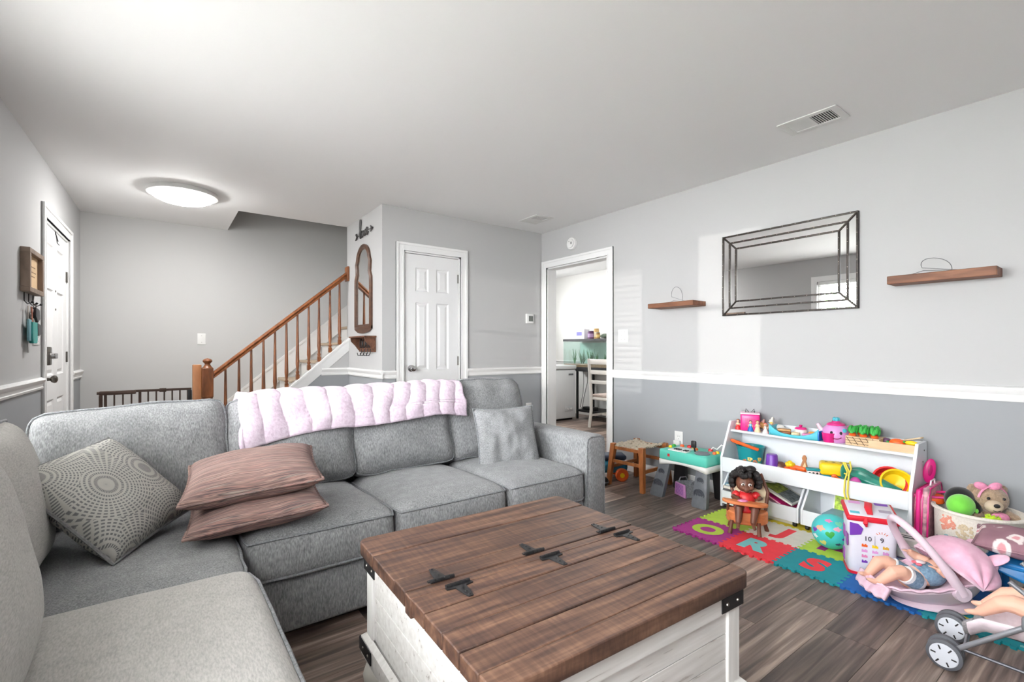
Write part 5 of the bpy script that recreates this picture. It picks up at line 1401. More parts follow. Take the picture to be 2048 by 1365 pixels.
lump('toy_bone', 'low orange toy frame lying on the middle shelf', 'toy', 1597, 3.275, [('bar', lambda b: b.tube([(-0.05, 0, 0.068), (-0.01, 0.01, 0.074), (0.03, -0.01, 0.07), (0.05, 0.0, 0.068)], 0.014, 8), orange), ('block', lambda b: b.rbox(-0.06, 0.06, -0.02, 0.03, 0.0, 0.058, 0.008), P_('toy_rust', (190, 90, 50)))])
t = lump('wooden_kangaroo', 'tan wooden animal figure standing upright on the middle shelf', 'toy animal', 1608, 3.30, [('foot', lambda b: b.rbox(-0.03, 0.04, -0.015, 0.015, 0.0, 0.012, 0.005), brownm)])
b = B(); b.prism([(-0.014, 0.012), (0.016, 0.012), (0.022, 0.05), (0.018, 0.09), (0.012, 0.12), (0.016, 0.14), (0.008, 0.158), (-0.004, 0.156), (-0.012, 0.138), (-0.008, 0.12), (-0.018, 0.09), (-0.022, 0.05)], -0.008, 0.008, MX(rx=R(90))); b.done('body', P_('toy_tan', (176, 122, 84)), t, bev=0.004)
b = B(); b.prism([(-0.008, 0.03), (0.010, 0.03), (0.012, 0.08), (0.004, 0.115), (-0.010, 0.08)], 0.008, 0.0095, MX(rx=R(90))); b.done('belly', cream, t)
t = lump('toy_train', 'white and blue toy carriage with three dark dots on the middle shelf', 'toy car', 1626, 3.262, [('carriage', lambda b: b.rbox(-0.034, 0.034, -0.018, 0.018, 0.006, 0.078, 0.006), P_('toy_blush', (236, 214, 210))), ('roof', lambda b: b.rbox(-0.038, 0.038, -0.022, 0.022, 0.0785, 0.094, 0.006), teal)])
for k in (-0.02, 0.0, 0.02):
    b = B(); b.lathe([(0, 0), (0.006, 0), (0.005, 0.0025), (0, 0.0025)], n=10, M=MX((k, -0.018, 0.066), rx=R(90))); b.done('window_dot', darkm, t)
for k in (-0.02, 0.02):
    b = B(); b.lathe([(0, -0.02), (0.011, -0.02), (0.011, 0.02), (0, 0.02)], n=12, M=MX((k, 0, 0.011), rx=R(90))); b.done('wheel', orange, t)
p = on_mid(1667, 3.335)
t = thing('shape_sorter', 'yellow and blue toy shape sorter tub with an orange handle', 'toy tub', p, rz=R(-66))
b = B(); b.rbox(-0.068, 0.068, -0.05, 0.05, 0.0, 0.06, 0.014, 3); b.done('tub', P_('toy_cyan', (20, 150, 200)), t)
b = B(); b.rbox(-0.074, 0.074, -0.055, 0.055, 0.06, 0.135, 0.018, 3); b.done('lid', yellow, t)
for k in range(3):
    b = B(); b.prism([(0.010 * math.cos(a * 6.283 / (3 + k)), 0.010 * math.sin(a * 6.283 / (3 + k))) for a in range(3 + k)], 0.135, 0.1365, MX((-0.04 + 0.04 * k, 0, 0))); b.done('shape_slot', P_('toy_olive', (120, 110, 30)), t, smooth=False)
b = B(); b.tube([(0.0, -0.06, 0.064), (0.03, -0.062, 0.05), (0.075, -0.06, 0.042), (0.086, -0.03, 0.045), (0.08, 0.0, 0.055)], 0.008, 8, flat=0.6); b.done('handle', orange, t)
b = B(); b.lathe([(0, 0), (0.016, 0), (0.014, 0.007), (0.006, 0.009), (0, 0.009)], n=16, M=MX((0, -0.0535, 0.06), rx=R(90))); b.done('handle_boss', orange, t)
# green satin drawstring bag
m_satin = pm('green_satin', (12, 122, 104), 0.3, var=0.25, vs=14, bmp=0.6, bs=24, sheen=0.4)
p = on_mid(1742, 3.30)
t = thing('drawstring_bag', 'shiny green drawstring bag with yellow cords hanging over the shelf front', 'bag', p, rz=R(-90))
def sack(u, v):
    a = u * 2 * math.pi; L = -0.13 + 0.27 * v
    r = 0.058 * (math.sin(min(1, v * 2.6) * math.pi / 2) ** 0.7) * (1 - 0.72 * max(0, v - 0.35) ** 1.0)
    r *= 1 + 0.10 * math.sin(a * 9) * (1 - v) + 0.05 * noise.noise(Vector((u * 6, v * 6, 4)))
    return Vector((L, r * 0.9 * math.cos(a), max(0.002, 0.07 - 0.045 * v + 0.045 * (1 - v) * 0.6 + r * math.sin(a) * 1.05)))
b = B(); b.grid(sack, 36, 22); b.done('sack', m_satin, t)
b = B(); b.sph((-0.13, 0, 0.10), (0.02, 0.045, 0.048)); b.done('gathered_mouth', m_satin, t)
m_cord = pm('yellow_cord', (232, 210, 84), 0.8, var=0.1)
for k, (dx, dz) in enumerate(((-0.095, -0.10), (-0.078, -0.085))):
    b = B(); b.tube([(-0.10, -0.02, 0.155), (-0.115 + 0.01 * k, -0.07, 0.165), (-0.085 + 0.01 * k, -0.098, 0.12), (dx, -0.106, 0.07), (dx - 0.004, -0.1065, 0.0), (dx + 0.006, -0.1065, -0.05), (dx - 0.002, -0.1065, dz)], 0.0042, 8); b.done('cord', m_cord, t)
b = B(); b.tube([(-0.10, -0.02, 0.155), (-0.088, -0.05, 0.172), (-0.07, -0.085, 0.14), (-0.078, -0.1, 0.10), (-0.1, -0.1, 0.11)], 0.0042, 8); b.done('cord', m_cord, t)
lump('toy_dome', 'magenta dome toy under the green drawstring bag', 'toy', 1711, 3.245, [('dome', lambda b: b.sph((0, 0, 0.05), (0.032, 0.022, 0.04)), P_('toy_fuchsia', (190, 70, 150))), ('base', lambda b: b.rbox(-0.03, 0.03, -0.02, 0.02, 0.0, 0.05, 0.006), redp)])
p = on_mid(1790, 3.33)
for nm, lab, dx, dy, m_, s_ in (('toy_bowl', 'red toy bowl leaning behind the yellow one', 0.01, 0.032, redp, 1.05), ('toy_bowl', 'yellow toy bowl leaning on its side against the shelf end', -0.01, -0.008, yellow, 1.0)):
    t = thing(nm, lab, 'toy bowl', (p.x + dx, p.y + dy, ZM + 0.076), rot=(R(66), R(0), R(-62)))
    b = B(); b.lathe([(0, -0.045 * s_), (0.035 * s_, -0.042 * s_), (0.06 * s_, -0.02 * s_), (0.074 * s_, 0.018), (0.08 * s_, 0.02), (0.071 * s_, 0.02), (0.056 * s_, -0.015 * s_), (0, -0.036 * s_)], n=28, cap=False); b.done('bowl', m_, t)
# ================================================================== woven stool
m_stool = woodmat('teak_stool', [(0.3, (132, 74, 34)), (0.7, (176, 108, 56))], (30, 30, 8), 0.45)
m_rope = pm('pale_rope', (192, 180, 160), 0.85, var=0.15, vs=60, bmp=0.6, bs=160)
st = thing('woven_stool', 'low wooden stool with a woven cream rope seat beside the toy piano', 'stool', (3.21, 2.565, 0), rz=R(4))
for sx in (-1, 1):
    for sy in (-1, 1):
        b = B(); x, y = sx * 0.165, sy * 0.14
        b.rings([[Vector((x * k + a * w, y * k + c * w, z)) for a, c in ((-1, -1), (1, -1), (1, 1), (-1, 1))] for z, k, w in ((0, 1.18, 0.017), (0.30, 1.0, 0.021), (0.345, 0.98, 0.021))])
        b.done('leg', m_stool, st, bev=0.003)
for sy in (-1, 1):
    b = B(); b.box(-0.17, 0.17, sy * 0.148 - 0.008, sy * 0.148 + 0.008, 0.14, 0.165); b.done('stretcher', m_stool, st, smooth=False)
for sx in (-1, 1):
    b = B(); b.box(sx * 0.175 - 0.008, sx * 0.175 + 0.008, -0.14, 0.14, 0.19, 0.215); b.done('stretcher', m_stool, st, smooth=False)
    b = B(); b.box(sx * 0.162 - 0.014, sx * 0.162 + 0.014, -0.12, 0.12, 0.30, 0.325); b.done('seat_rail', m_stool, st, smooth=False)
def sagz(x, y): return 0.332 - 0.020 * (1 - (y / 0.12) ** 2) + 0.004 * (x / 0.13) ** 2
N = 11
for i in range(N):
    x = -0.146 + 0.292 * i / (N - 1)
    b = B(); b.tube([(x, -0.135 + 0.27 * k / 16, sagz(x, -0.135 + 0.27 * k / 16) + 0.0045 * (1 if (k // 2 + i // 2) % 2 else -1)) for k in range(17)], 0.0118, 6, flat=0.5); b.done('rope_strand', m_rope, st)
for i in range(N):
    y = -0.115 + 0.23 * i / (N - 1)
    b = B(); b.tube([(-0.172, y, 0.322)] + [(-0.16 + 0.32 * k / 16, y, sagz(-0.16 + 0.32 * k / 16, y) - 0.0045 * (1 if (k // 2 + i // 2) % 2 else -1)) for k in range(17)] + [(0.172, y, 0.322)], 0.0108, 6, flat=0.5); b.done('rope_strand', m_rope, st)

# ================================================================== toy piano table
PT = thing('toy_piano', 'mint green toy piano table on grey speaker-shaped legs', 'toy piano', (3.22, 2.07, 0), world=True)
m_mint = P_('piano_mint', (92, 200, 180), 0.35); m_pgrey = pm('piano_grey', (112, 116, 122), 0.45, var=0.08, vs=30); m_pw = P_('piano_white', (236, 236, 232), 0.35)
PX0, PX1, PY0, PY1 = 3.075, 3.36, 1.875, 2.275
b = B(); b.rbox(PX0, PX1, PY0, PY1, 0.285, 0.366, 0.018, 3); body = b.done('body', m_mint, PT)
b = B()
def skirt(u, v):
    y = PY0 + 0.006 + (PY1 - PY0 - 0.012) * u
    return Vector((PX0 + 0.003, y, 0.29 - v * (0.045 - 0.028 * math.sin(u * math.pi))))
b.grid(skirt, 24, 2); b.grid(lambda u, v: Vector((PX0 + 0.003 + u * (PX1 - PX0 - 0.006), PY0 + 0.006, 0.29 - v * 0.045)), 6, 2); b.done('skirt', m_pw, PT, solid=0.005)
for y, dy in ((PY1 - 0.04, 0.055), (PY0 + 0.055, -0.0)):
    for front in (True, False):
        xt = PX0 + 0.05 if front else PX1 - 0.05; xb = PX0 + 0.005 if front else PX1 + 0.02
        b = B(); b.rings([[Vector((xt + (xb - xt) * k + a * 0.024, y + dy * k + c * w, z)) for a, c in ((-1, -0.8), (-0.7, -1), (0.7, -1), (1, -0.8), (1, 0.8), (0.7, 1), (-0.7, 1), (-1, 0.8))] for z, k, w in ((0.285, 0, 0.042), (0.15, 0.5, 0.05), (0.012, 1, 0.058), (0.0, 1, 0.052))])
        lg = b.done('leg', m_pgrey if front else darkm, PT, ang=50)
        if front:
            for z, rr_ in ((0.19, 0.026), (0.095, 0.042)):
                k = (0.285 - z) / 0.273; M_ = MX((xt + (xb - xt) * k - 0.0245, y + dy * k, z), ry=R(-99))
                b = B(); b.lathe([(rr_, 0.0), (rr_, 0.004), (rr_ * 0.86, 0.005), (rr_ * 0.8, 0.001), (rr_ * 0.6, 0.001), (rr_ * 0.55, 0.004), (rr_ * 0.3, 0.0015), (rr_ * 0.2, 0.006), (0, 0.007)], n=24, M=M_); b.done('speaker_ring', pm('speaker_dark', (78, 82, 90), 0.3), lg)
ZP = 0.366
for i in range(8):
    b = B(); b.rbox(PX0 + 0.012, PX0 + 0.072, 2.045 + i * 0.0195 + 0.0008, 2.064 + i * 0.0195 - 0.0008 + 0.0008, ZP - 0.004, ZP + 0.006, 0.002); b.done('white_key', m_pw, PT)
for i in (0, 1, 3, 4, 5):
    b = B(); b.rbox(PX0 + 0.036, PX0 + 0.072, 2.059 + i * 0.0195, 2.070 + i * 0.0195, ZP + 0.006, ZP + 0.012, 0.002); b.done('black_key', darkm, PT)
b = B(); b.lathe([(0, 0), (0.052, 0), (0.054, 0.006), (0.048, 0.011), (0.04, 0.009), (0.03, 0.012), (0, 0.013)], (PX0 + 0.075, 1.955, ZP), 28); tag(b.done('turntable', m_pgrey, PT), 'grey round turntable')
b = B(); b.tube([(PX0 + 0.11, 2.035, ZP), (PX0 + 0.10, 2.036, ZP + 0.035)], 0.006, 8); b.rbox(PX0 + 0.085, PX0 + 0.107, 2.018, 2.056, ZP + 0.03, ZP + 0.082, 0.008); tag(b.done('microphone', darkm, PT), 'dark paddle microphone')
b = B(); b.tube([(PX1 - 0.07, 1.98, ZP + 0.002), (PX1 - 0.06, 1.96, ZP + 0.03), (PX1 - 0.06, 1.93, ZP + 0.02), (PX1 - 0.05, 1.90, ZP + 0.055), (PX1 - 0.05, 1.885, ZP + 0.05), (PX1 - 0.05, 1.88, ZP)], 0.0045, 8); b.done('curly_cable', m_pw, PT)
for i, (x, y, c, s) in enumerate(((PX0 + 0.1, 2.24, yellow, 0.014), (PX0 + 0.16, 2.25, green, 0.016), (PX1 - 0.09, 2.2, orange, 0.017), (PX1 - 0.07, 2.15, redp, 0.018), (PX1 - 0.08, 2.10, yellow, 0.016), (PX1 - 0.12, 2.06, orange, 0.014), (PX1 - 0.06, 1.98, redp, 0.018), (PX0 + 0.14, 1.90, orange, 0.013), (PX0 + 0.18, 1.90, yellow, 0.014))):
    b = B(); b.lathe([(s, 0), (s, 0.008), (s * 0.7, 0.016), (0, 0.018)], (x, y, ZP), 14); b.done('button', c, PT)
b = B(); b.rbox(PX0 + 0.09, PX0 + 0.17, 2.07, 2.2, ZP, ZP + 0.005, 0.002); b.done('song_panel', P_('piano_panel', (206, 226, 224)), PT)
b = B(); b.box(PX0 - 0.0006, PX0 + 0.001, 2.175, 2.195, 0.318, 0.34); b.done('logo_patch', redp, PT, smooth=False)

# ================================================================== purple basket under the piano
m_felt = fabric('grey_felt', [(0.3, (120, 122, 126)), (0.7, (164, 166, 170))], (90, 90, 90), bmp=0.3)
pb = thing('toy_carrier', 'lilac perforated toy pet carrier with grey felt sides under the piano', 'toy carrier', (3.265, 2.145, 0), rz=R(-111))
b = B(); b.rings([[Vector((x * w, -0.075 + y * d, z)) for x, y in ((-1, 0), (1, 0), (1, 1), (-1, 1))] for z, w, d in ((0, 0.07, 0.015), (0.10, 0.062, 0.012))], cap=True)
b.done('front_panel', lilac, pb, bev=0.006)
b = B()
for i in range(7):
    for k in range(7): b.box(-0.045 + i * 0.0135, -0.0385 + i * 0.0135, -0.0758, -0.0748, 0.02 + k * 0.0105, 0.0255 + k * 0.0105)
b.done('vent_holes', purple, pb, smooth=False, kind='stuff')
for x0, x1, y0, y1 in ((-0.068, -0.062, -0.06, 0.075), (0.062, 0.068, -0.06, 0.075), (-0.062, 0.062, 0.069, 0.075)):
    b = B(); b.box(x0, x1, y0, y1, 0.002, 0.10); b.done('felt_side', m_felt, pb, bev=0.002)
b = B(); b.box(-0.062, 0.062, -0.06, 0.069, 0.0, 0.006); b.done('floor_pad', m_felt, pb, smooth=False)
for x in (-0.066, 0.066):
    b = B(); b.tube([(x, -0.04, 0.09), (x * 1.05, -0.02, 0.125), (x * 1.05, 0.03, 0.125), (x, 0.05, 0.09)], 0.006, 6, flat=0.5); b.done('strap', m_felt, pb)

CR0 = -36.45
# ================================================================== blue ride-on toy beyond the sofa arm
ro = thing('ride_on_toy', 'blue ride-on toy with orange wheels behind the woven stool', 'ride-on toy', (3.11, 2.875, 0), rz=R(CR0))
m_rblue = P_('ride_blue', (46, 128, 160), 0.4); m_rnavy = P_('ride_navy', (50, 62, 84), 0.5)
b = B(); b.rbox(-0.17, 0.2, -0.09, 0.09, 0.06, 0.17, 0.04, 3); b.done('body', m_rblue, ro)
b = B(); b.rbox(-0.02, 0.19, -0.075, 0.075, 0.17, 0.215, 0.02, 3); b.done('seat', m_rnavy, ro)
for x in (-0.13, 0.14):
    for y in (-0.105, 0.105):
        b = B(); b.lathe([(0, -0.018), (0.05, -0.018), (0.056, -0.01), (0.056, 0.01), (0.05, 0.018), (0, 0.018)], n=20, M=MX((x, y, 0.056), rx=R(90))); w_ = b.done('wheel', orange, ro)
        b = B(); b.lathe([(0, -0.020), (0.02, -0.020), (0.02, 0.020), (0, 0.020)], n=14, M=MX((x, y, 0.056), rx=R(90))); b.done('hub', yellow, w_)
b = B(); b.tube([(-0.12, 0, 0.16), (-0.14, 0, 0.33)], 0.016, 10); b.done('steering_post', m_rnavy, ro)
b = B(); b.tube([(-0.145, -0.12, 0.34), (-0.14, 0, 0.345), (-0.145, 0.12, 0.34)], 0.013, 10); b.done('handlebar', orange, ro)
b = B(); b.tube([(-0.17, 0.02, 0.12), (-0.2, 0.0, 0.15)], [0.03, 0.02], 10); b.done('nose', teal, ro)
t = thing('toy_ball', 'small black round toy ball beside the ride-on toy', 'toy ball', (2.93, 2.70, 0.0))
b = B(); b.sph((0, 0, 0.04), 0.04); b.done('ball', darkm, t); b = B(); b.lathe([(0.0402, -0.006), (0.0407, -0.006), (0.0407, 0.006), (0.0402, 0.006)], (0, 0, 0.04), 24, cap=False); b.done('band', m_pgrey, t)

# ================================================================== doll in a toy high chair
CR = -36.45
hc = thing('doll_high_chair', 'orange and brown wooden doll high chair on the foam mat', 'doll chair', (2.86, 1.482, TH), rz=R(CR - 16))
m_or = woodmat('orange_wood', [(0.3, (190, 104, 56)), (0.7, (222, 140, 88))], (8, 30, 30), 0.5)
m_lg = pm('chair_brown', (112, 66, 46), 0.5, var=0.1)
b = B(); b.prism([(0.115 * math.cos(a) * (1 + 0.06 * math.sin(3 * a)), 0.075 * math.sin(a)) for a in [k * 6.283 / 28 for k in range(28)]], 0.055, 0.128, MX((0.01, 0.03, 0))); b.done('seat', m_or, hc, bev=0.01)
for x, y, dx, dy in ((-0.085, -0.02, -0.015, -0.02), (0.06, -0.035, 0.0, -0.02), (-0.07, 0.08, -0.01, 0.02), (0.105, 0.05, 0.02, 0.01)):
    b = B(); b.tube([(x, y, 0.075), (x + dx * 0.4, y + dy * 0.4, 0.04), (x + dx, y + dy, 0.0)], [0.012, 0.011, 0.013], 10); b.done('leg', m_lg, hc)
b = B()
tr = []
for k in range(32):
    a = k * 6.283 / 32; c, s = math.cos(a), math.sin(a)
    tr.append((0.125 * (abs(c) ** 0.6) * (1 if c > 0 else -1), 0.042 * (abs(s) ** 0.75) * (1 if s > 0 else -1) + 0.014 * math.cos(2 * a)))
b.prism(tr, 0.0, 0.018, MX((-0.02, -0.075, 0.192), rx=R(-4), ry=R(4))); b.done('tray', m_or, hc, bev=0.005)
b = B(); b.lathe([(0, 0), (0.026, 0), (0.024, 0.005), (0.012, 0.008), (0, 0.008)], (0, 0, 0), 16, MX((-0.035, -0.08, 0.213), s=(1.1, 0.7, 1))); b.done('tray_sticker', pink, hc)
for x in (-0.11, 0.075):
    b = B(); b.tube([(x, -0.06, 0.192), (x * 0.95, 0.0, 0.155), (x * 0.9, 0.03, 0.12)], 0.008, 8); b.done('tray_support', m_lg, hc)
b = B(); b.prism([(-0.075, 0.0), (0.075, 0.0), (0.09, 0.11), (0.06, 0.2), (-0.06, 0.2), (-0.09, 0.11)], 0, 0.012, MX((0.035, 0.085, 0.125), rx=R(76), rz=R(-14))); b.done('back_panel', cream, hc, bev=0.003)
for s in (-1, 1):
    b = B(); b.tube([(0.035 + s * 0.08, 0.075 - s * 0.02, 0.11), (0.035 + s * 0.098, 0.10 - s * 0.025, 0.235), (0.035 + s * 0.065, 0.135 - s * 0.02, 0.335)], 0.010, 8); b.done('back_post', m_lg, hc)

def doll_face(parent, M, r, m_lip, eye=(60, 40, 30)):
    """eyes, nose and mouth on a head of radius r; local -y is the face"""
    for s in (-1, 1):
        b = B(); b.sph((s * r * 0.36, -r * 0.84, r * 0.02), (r * 0.19, r * 0.10, r * 0.17), 12, 8, M); e = b.done('eye_white', P_('eye_white', (240, 238, 234), 0.2), parent)
        b = B(); b.sph((s * r * 0.36, -r * 0.93, r * 0.02), (r * 0.10, r * 0.05, r * 0.12), 10, 8, M); b.done('iris', P_('eye_iris_%d' % eye[0], eye, 0.2), parent)
        b = B(); b.tube([M @ Vector((s * r * (0.2 + 0.1 * k), -r * (0.93 - 0.04 * k), r * (0.3 + 0.02 * math.sin(k)))) for k in range(4)], r * 0.025, 5); b.done('eyebrow', darkm, parent)
    b = B(); b.tube([M @ Vector((r * 0.16 * (k / 3 - 1), -r * (0.90 - 0.03 * abs(k / 3 - 1)), -r * (0.5 - 0.05 * abs(k / 3 - 1)))) for k in range(7)], r * 0.05, 6); b.done('mouth', m_lip, parent)

def hand(b, p, d, up, L):
    """palm with four fingers and a thumb, curled; p wrist, d pointing direction"""
    d = Vector(d).normalized(); up = Vector(up); s = d.cross(up).normalized(); up = s.cross(d)
    p = Vector(p); b.sph((0, 0, 0), (L * 0.30, L * 0.42, L * 0.18), 10, 8, frame_m(p + d * L * 0.35, s, d))
    for k in range(4):
        o = p + d * L * 0.62 + s * L * (0.21 - 0.14 * k); ln = L * (0.30, 0.36, 0.33, 0.26)[k]
        b.tube([o, o + d * ln * 0.6 - up * ln * 0.1, o + d * ln - up * ln * 0.4], [L * 0.085, L * 0.075, L * 0.06], 6)
    o = p + d * L * 0.25 + s * L * 0.28; b.tube([o, o + (d * 0.7 + s * 0.6) * L * 0.22, o + (d * 1.0 + s * 0.5 - up * 0.3) * L * 0.34], [L * 0.1, L * 0.085, L * 0.07], 6)

def foot_(b, p, d, up, L):
    d = Vector(d).normalized(); up = Vector(up); s = d.cross(up).normalized(); up = s.cross(d); p = Vector(p)
    b.sph((0, 0, 0), (L * 0.22, L * 0.5, L * 0.2), 10, 8, frame_m(p + d * L * 0.3, s, d)); b.sph(p - d * L * 0.05, L * 0.2, 10, 8)
    for k in range(5):
        o = p + d * L * (0.74 - 0.04 * k) + s * L * (0.17 - 0.085 * k); b.sph(o, L * (0.085 if k == 0 else 0.06), 8, 6)

dl = thing('toy_doll', 'brown-skinned doll with black curly hair and red dress in the high chair', 'doll', (2.86, 1.482, TH + 0.128), rz=R(CR - 16))
b = B()
b.sph((0, 0.03, 0.045), (0.045, 0.035, 0.05)); b.sph((0, 0.028, 0.085), (0.042, 0.03, 0.035)); b.tube([(0, 0.03, 0.1), (0, 0.026, 0.125)], 0.017, 10)
b.sph((-0.006, 0.015, 0.168), (0.052, 0.05, 0.054)); b.sph((-0.03, -0.024, 0.152), 0.018, 10, 8); b.sph((0.02, -0.024, 0.152), 0.018, 10, 8); b.sph((-0.006, -0.034, 0.142), 0.02, 10, 8)
b.sph((-0.006, -0.037, 0.162), 0.008, 8, 6)
for s in (-1, 1):
    b.tube([(s * 0.045, 0.028, 0.098), (s * 0.075, -0.005, 0.085), (s * 0.055, -0.05, 0.092)], [0.017, 0.014, 0.011], 10); hand(b, (s * 0.055, -0.05, 0.092), (-s * 0.4, -1, 0.0), (0, 0, 1), 0.03)
    b.tube([(s * 0.025, 0.02, 0.03), (s * 0.045 - 0.01, -0.065, 0.032), (s * 0.04 - 0.02, -0.085, -0.045)], [0.026, 0.023, 0.016], 10); foot_(b, (s * 0.04 - 0.02, -0.085, -0.052), (s * 0.2, -1, -0.5), (0, -0.5, 1), 0.05)
bd = b.done('body', dskin, dl, remesh=0.0035, smoothit=4)
doll_face(bd, MX((-0.006, 0.012, 0.168)), 0.053, P_('doll_lip', (150, 80, 74), 0.4))
b = B(); rr = random.Random(8)
for k in range(150):
    a, c = rr.uniform(0, 6.283), rr.uniform(-0.5, 1)
    v = Vector((math.cos(a) * math.sqrt(1 - c * c), math.sin(a) * math.sqrt(1 - c * c), c))
    if v.y < -0.45 and v.z < 0.55: continue
    q = Vector((-0.002, 0.03, 0.178)) + Vector((v.x * 0.078, v.y * 0.072, v.z * 0.074))
    b.sph(q, rr.uniform(0.012, 0.02), 7, 5)
b.sph((0.0, 0.045, 0.18), (0.058, 0.05, 0.056)); b.sph((0.03, 0.03, 0.25), (0.03, 0.026, 0.022)); b.sph((-0.02, 0.03, 0.245), (0.026, 0.024, 0.02))
b.done('hair', pm('curly_black_hair', (30, 26, 26), 0.6, var=0.3, vs=60, bmp=1.0, bs=140), dl)
b = B(); b.lathe([(0.062, 0.0), (0.06, 0.012), (0.049, 0.06), (0.047, 0.09), (0.03, 0.112), (0.02, 0.116)], (0, 0.028, 0), 24, cap=False); b.done('dress', redp, dl, solid=0.004)
for s in (-1, 1):
    b = B(); b.sph((s * 0.055, 0.018, 0.096), (0.024, 0.024, 0.022)); b.done('puff_sleeve', redp, dl)
b = B(); b.tube([(0.024 * math.cos(a), 0.028 + 0.024 * math.sin(a), 0.116) for a in [k * 6.283 / 14 for k in range(14)]], 0.005, 6, closed=True); b.done('collar', P_('doll_collar', (240, 190, 190)), dl)

# ================================================================== ball with hearts
bl = thing('play_ball', 'turquoise play ball printed with hearts and clouds on the lime tile', 'ball', (3.015, 1.085, TH))
BR = 0.094
b = B(); b.sph((0, 0, BR), BR, 40, 24); ball = b.done('ball', P_('ball_turquoise', (70, 194, 194), 0.4), bl)
def decal(poly, th_, ph, m_, s=1.0, rot=0):
    """poly wrapped on the ball; th_ azimuth, ph elevation"""
    n = Vector((math.cos(ph) * math.cos(th_), math.cos(ph) * math.sin(th_), math.sin(ph)))
    e = Vector((-math.sin(th_), math.cos(th_), 0)); u = n.cross(e); ca, sa = math.cos(rot), math.sin(rot)
    c0 = Vector((0, 0, BR)); b = B()
    ring = []
    for x, y in poly:
        x, y = (x * ca - y * sa) * s, (x * sa + y * ca) * s
        ring.append(c0 + (n * BR + e * x + u * y).normalized() * (BR + 0.0006))
    ce = c0 + n * (BR + 0.0008); V = [ce]
    mid = [c0 + ((p - c0) * 0.5 + n * BR * 0.5).normalized() * (BR + 0.0008) for p in ring]
    k = len(ring); b.poly([ce] + mid + ring, [(0, 1 + i, 1 + (i + 1) % k) for i in range(k)] + [(1 + i, 1 + k + i, 1 + k + (i + 1) % k, 1 + (i + 1) % k) for i in range(k)])
    b.done('print', m_, ball)
HEART = [(0.016 * math.sin(a) ** 3 * 16 / 16, 0.001 * (13 * math.cos(a) - 5 * math.cos(2 * a) - 2 * math.cos(3 * a) - math.cos(4 * a))) for a in [k * 6.283 / 26 for k in range(26)]]
CLOUD = [((0.016 + 0.004 * math.cos(4 * a)) * math.cos(a), (0.011 + 0.003 * math.cos(5 * a)) * math.sin(a)) for a in [k * 6.283 / 24 for k in range(24)]]
va = math.atan2(-1.085, -3.015)
for (da, ph, sh_, m_, s, ro_) in ((0.05, 0.1, HEART, green, 1.4, 0.2), (0.45, -0.5, HEART, P_('ball_yellow', (222, 206, 120)), 1.2, 0.4), (-0.35, 0.45, CLOUD, P_('ball_rose', (226, 160, 180)), 1.1, 0), (0.6, 0.35, CLOUD, P_('ball_peach', (226, 170, 140)), 1.4, 0), (-0.7, -0.1, CLOUD, purple, 0.8, 0), (-0.4, -0.45, CLOUD, P_('ball_navy', (50, 70, 110)), 0.8, 0), (-0.55, 0.75, HEART, P_('ball_green', (120, 206, 170)), 1.2, 0), (0.9, -0.2, CLOUD, P_('ball_white', (226, 236, 236)), 1.0, 0), (0.2, 0.9, CLOUD, pink, 1.0, 0), (0.95, 0.15, HEART, purple, 1.0, 0)):
    decal(sh_, va - da, ph, m_, s, ro_)

# ================================================================== zipped bag of building blocks
bg = thing('block_bag', 'clear white printed zip bag of building blocks with red trim', 'toy bag', (2.875, 0.865, TH), rz=R(-63))
m_vinyl = pm('white_vinyl', (226, 224, 234), 0.25, var=0.05, bmp=0.25, bs=14)
m_redtrim = pm('red_trim', (206, 28, 48), 0.4)
def bagring(z, w, d, k): return [Vector((x * w + 0.006 * noise.noise(Vector((x * 3, z * 18, k))), y * d + 0.006 * noise.noise(Vector((z * 18, y * 3, k + 5))), z)) for x, y in [(math.copysign(abs(math.cos(a)) ** 0.35, math.cos(a)), math.copysign(abs(math.sin(a)) ** 0.35, math.sin(a))) for a in [q * 6.283 / 40 + 0.0785 for q in range(40)]]]
b = B(); b.rings([bagring(z, 0.098 + dw, 0.085 + dw, z * 9) for z, dw in ((0.0, -0.008), (0.01, 0.0), (0.06, 0.004), (0.13, 0.001), (0.2, 0.004), (0.255, 0.002), (0.275, -0.002))]); b.done('bag_body', m_vinyl, bg, ang=60)
b = B(); b.rings([bagring(z, 0.102, 0.089, 3) for z in (0.0, 0.012)]); b.done('bottom_trim', m_redtrim, bg)
Mlid = MX((0, 0, 0.278), rx=R(9))
b = B(); b.rbox(-0.108, 0.108, -0.098, 0.095, 0.0, 0.026, 0.008, M=Mlid); b.done('lid_band', m_redtrim, bg)
b = B(); b.rbox(-0.096, 0.096, -0.086, 0.083, 0.024, 0.03, 0.003, M=Mlid); b.done('lid_panel', m_vinyl, bg)
b = B(); b.tube([Mlid @ Vector(p) for p in ((-0.01, -0.07, 0.032), (-0.012, -0.03, 0.046), (0.0, 0.03, 0.046), (0.0, 0.07, 0.032))], [0.012, 0.016, 0.016, 0.012], 8, flat=0.35); b.done('strap_handle', m_redtrim, bg)
for (x0, x1, y0, y1, c) in ((-0.09, -0.05, -0.07, -0.045, aqua), (0.03, 0.085, 0.05, 0.075, purple), (-0.08, -0.03, 0.045, 0.075, lilac), (0.035, 0.085, -0.03, 0.0, P_('print_grey', (160, 150, 170)))):
    b = B(); b.box(x0, x1, y0, y1, 0.0302, 0.0308, M=Mlid); b.done('lid_print', c, bg, smooth=False)
b = B(); b.tube([(-0.03, -0.098, 0.285), (-0.035, -0.11, 0.262), (-0.03, -0.104, 0.245)], [0.006, 0.01, 0.004], 8, flat=0.5); b.done('zip_pull', m_redtrim, bg)
ink = P_('print_ink', (50, 46, 60), 0.6)
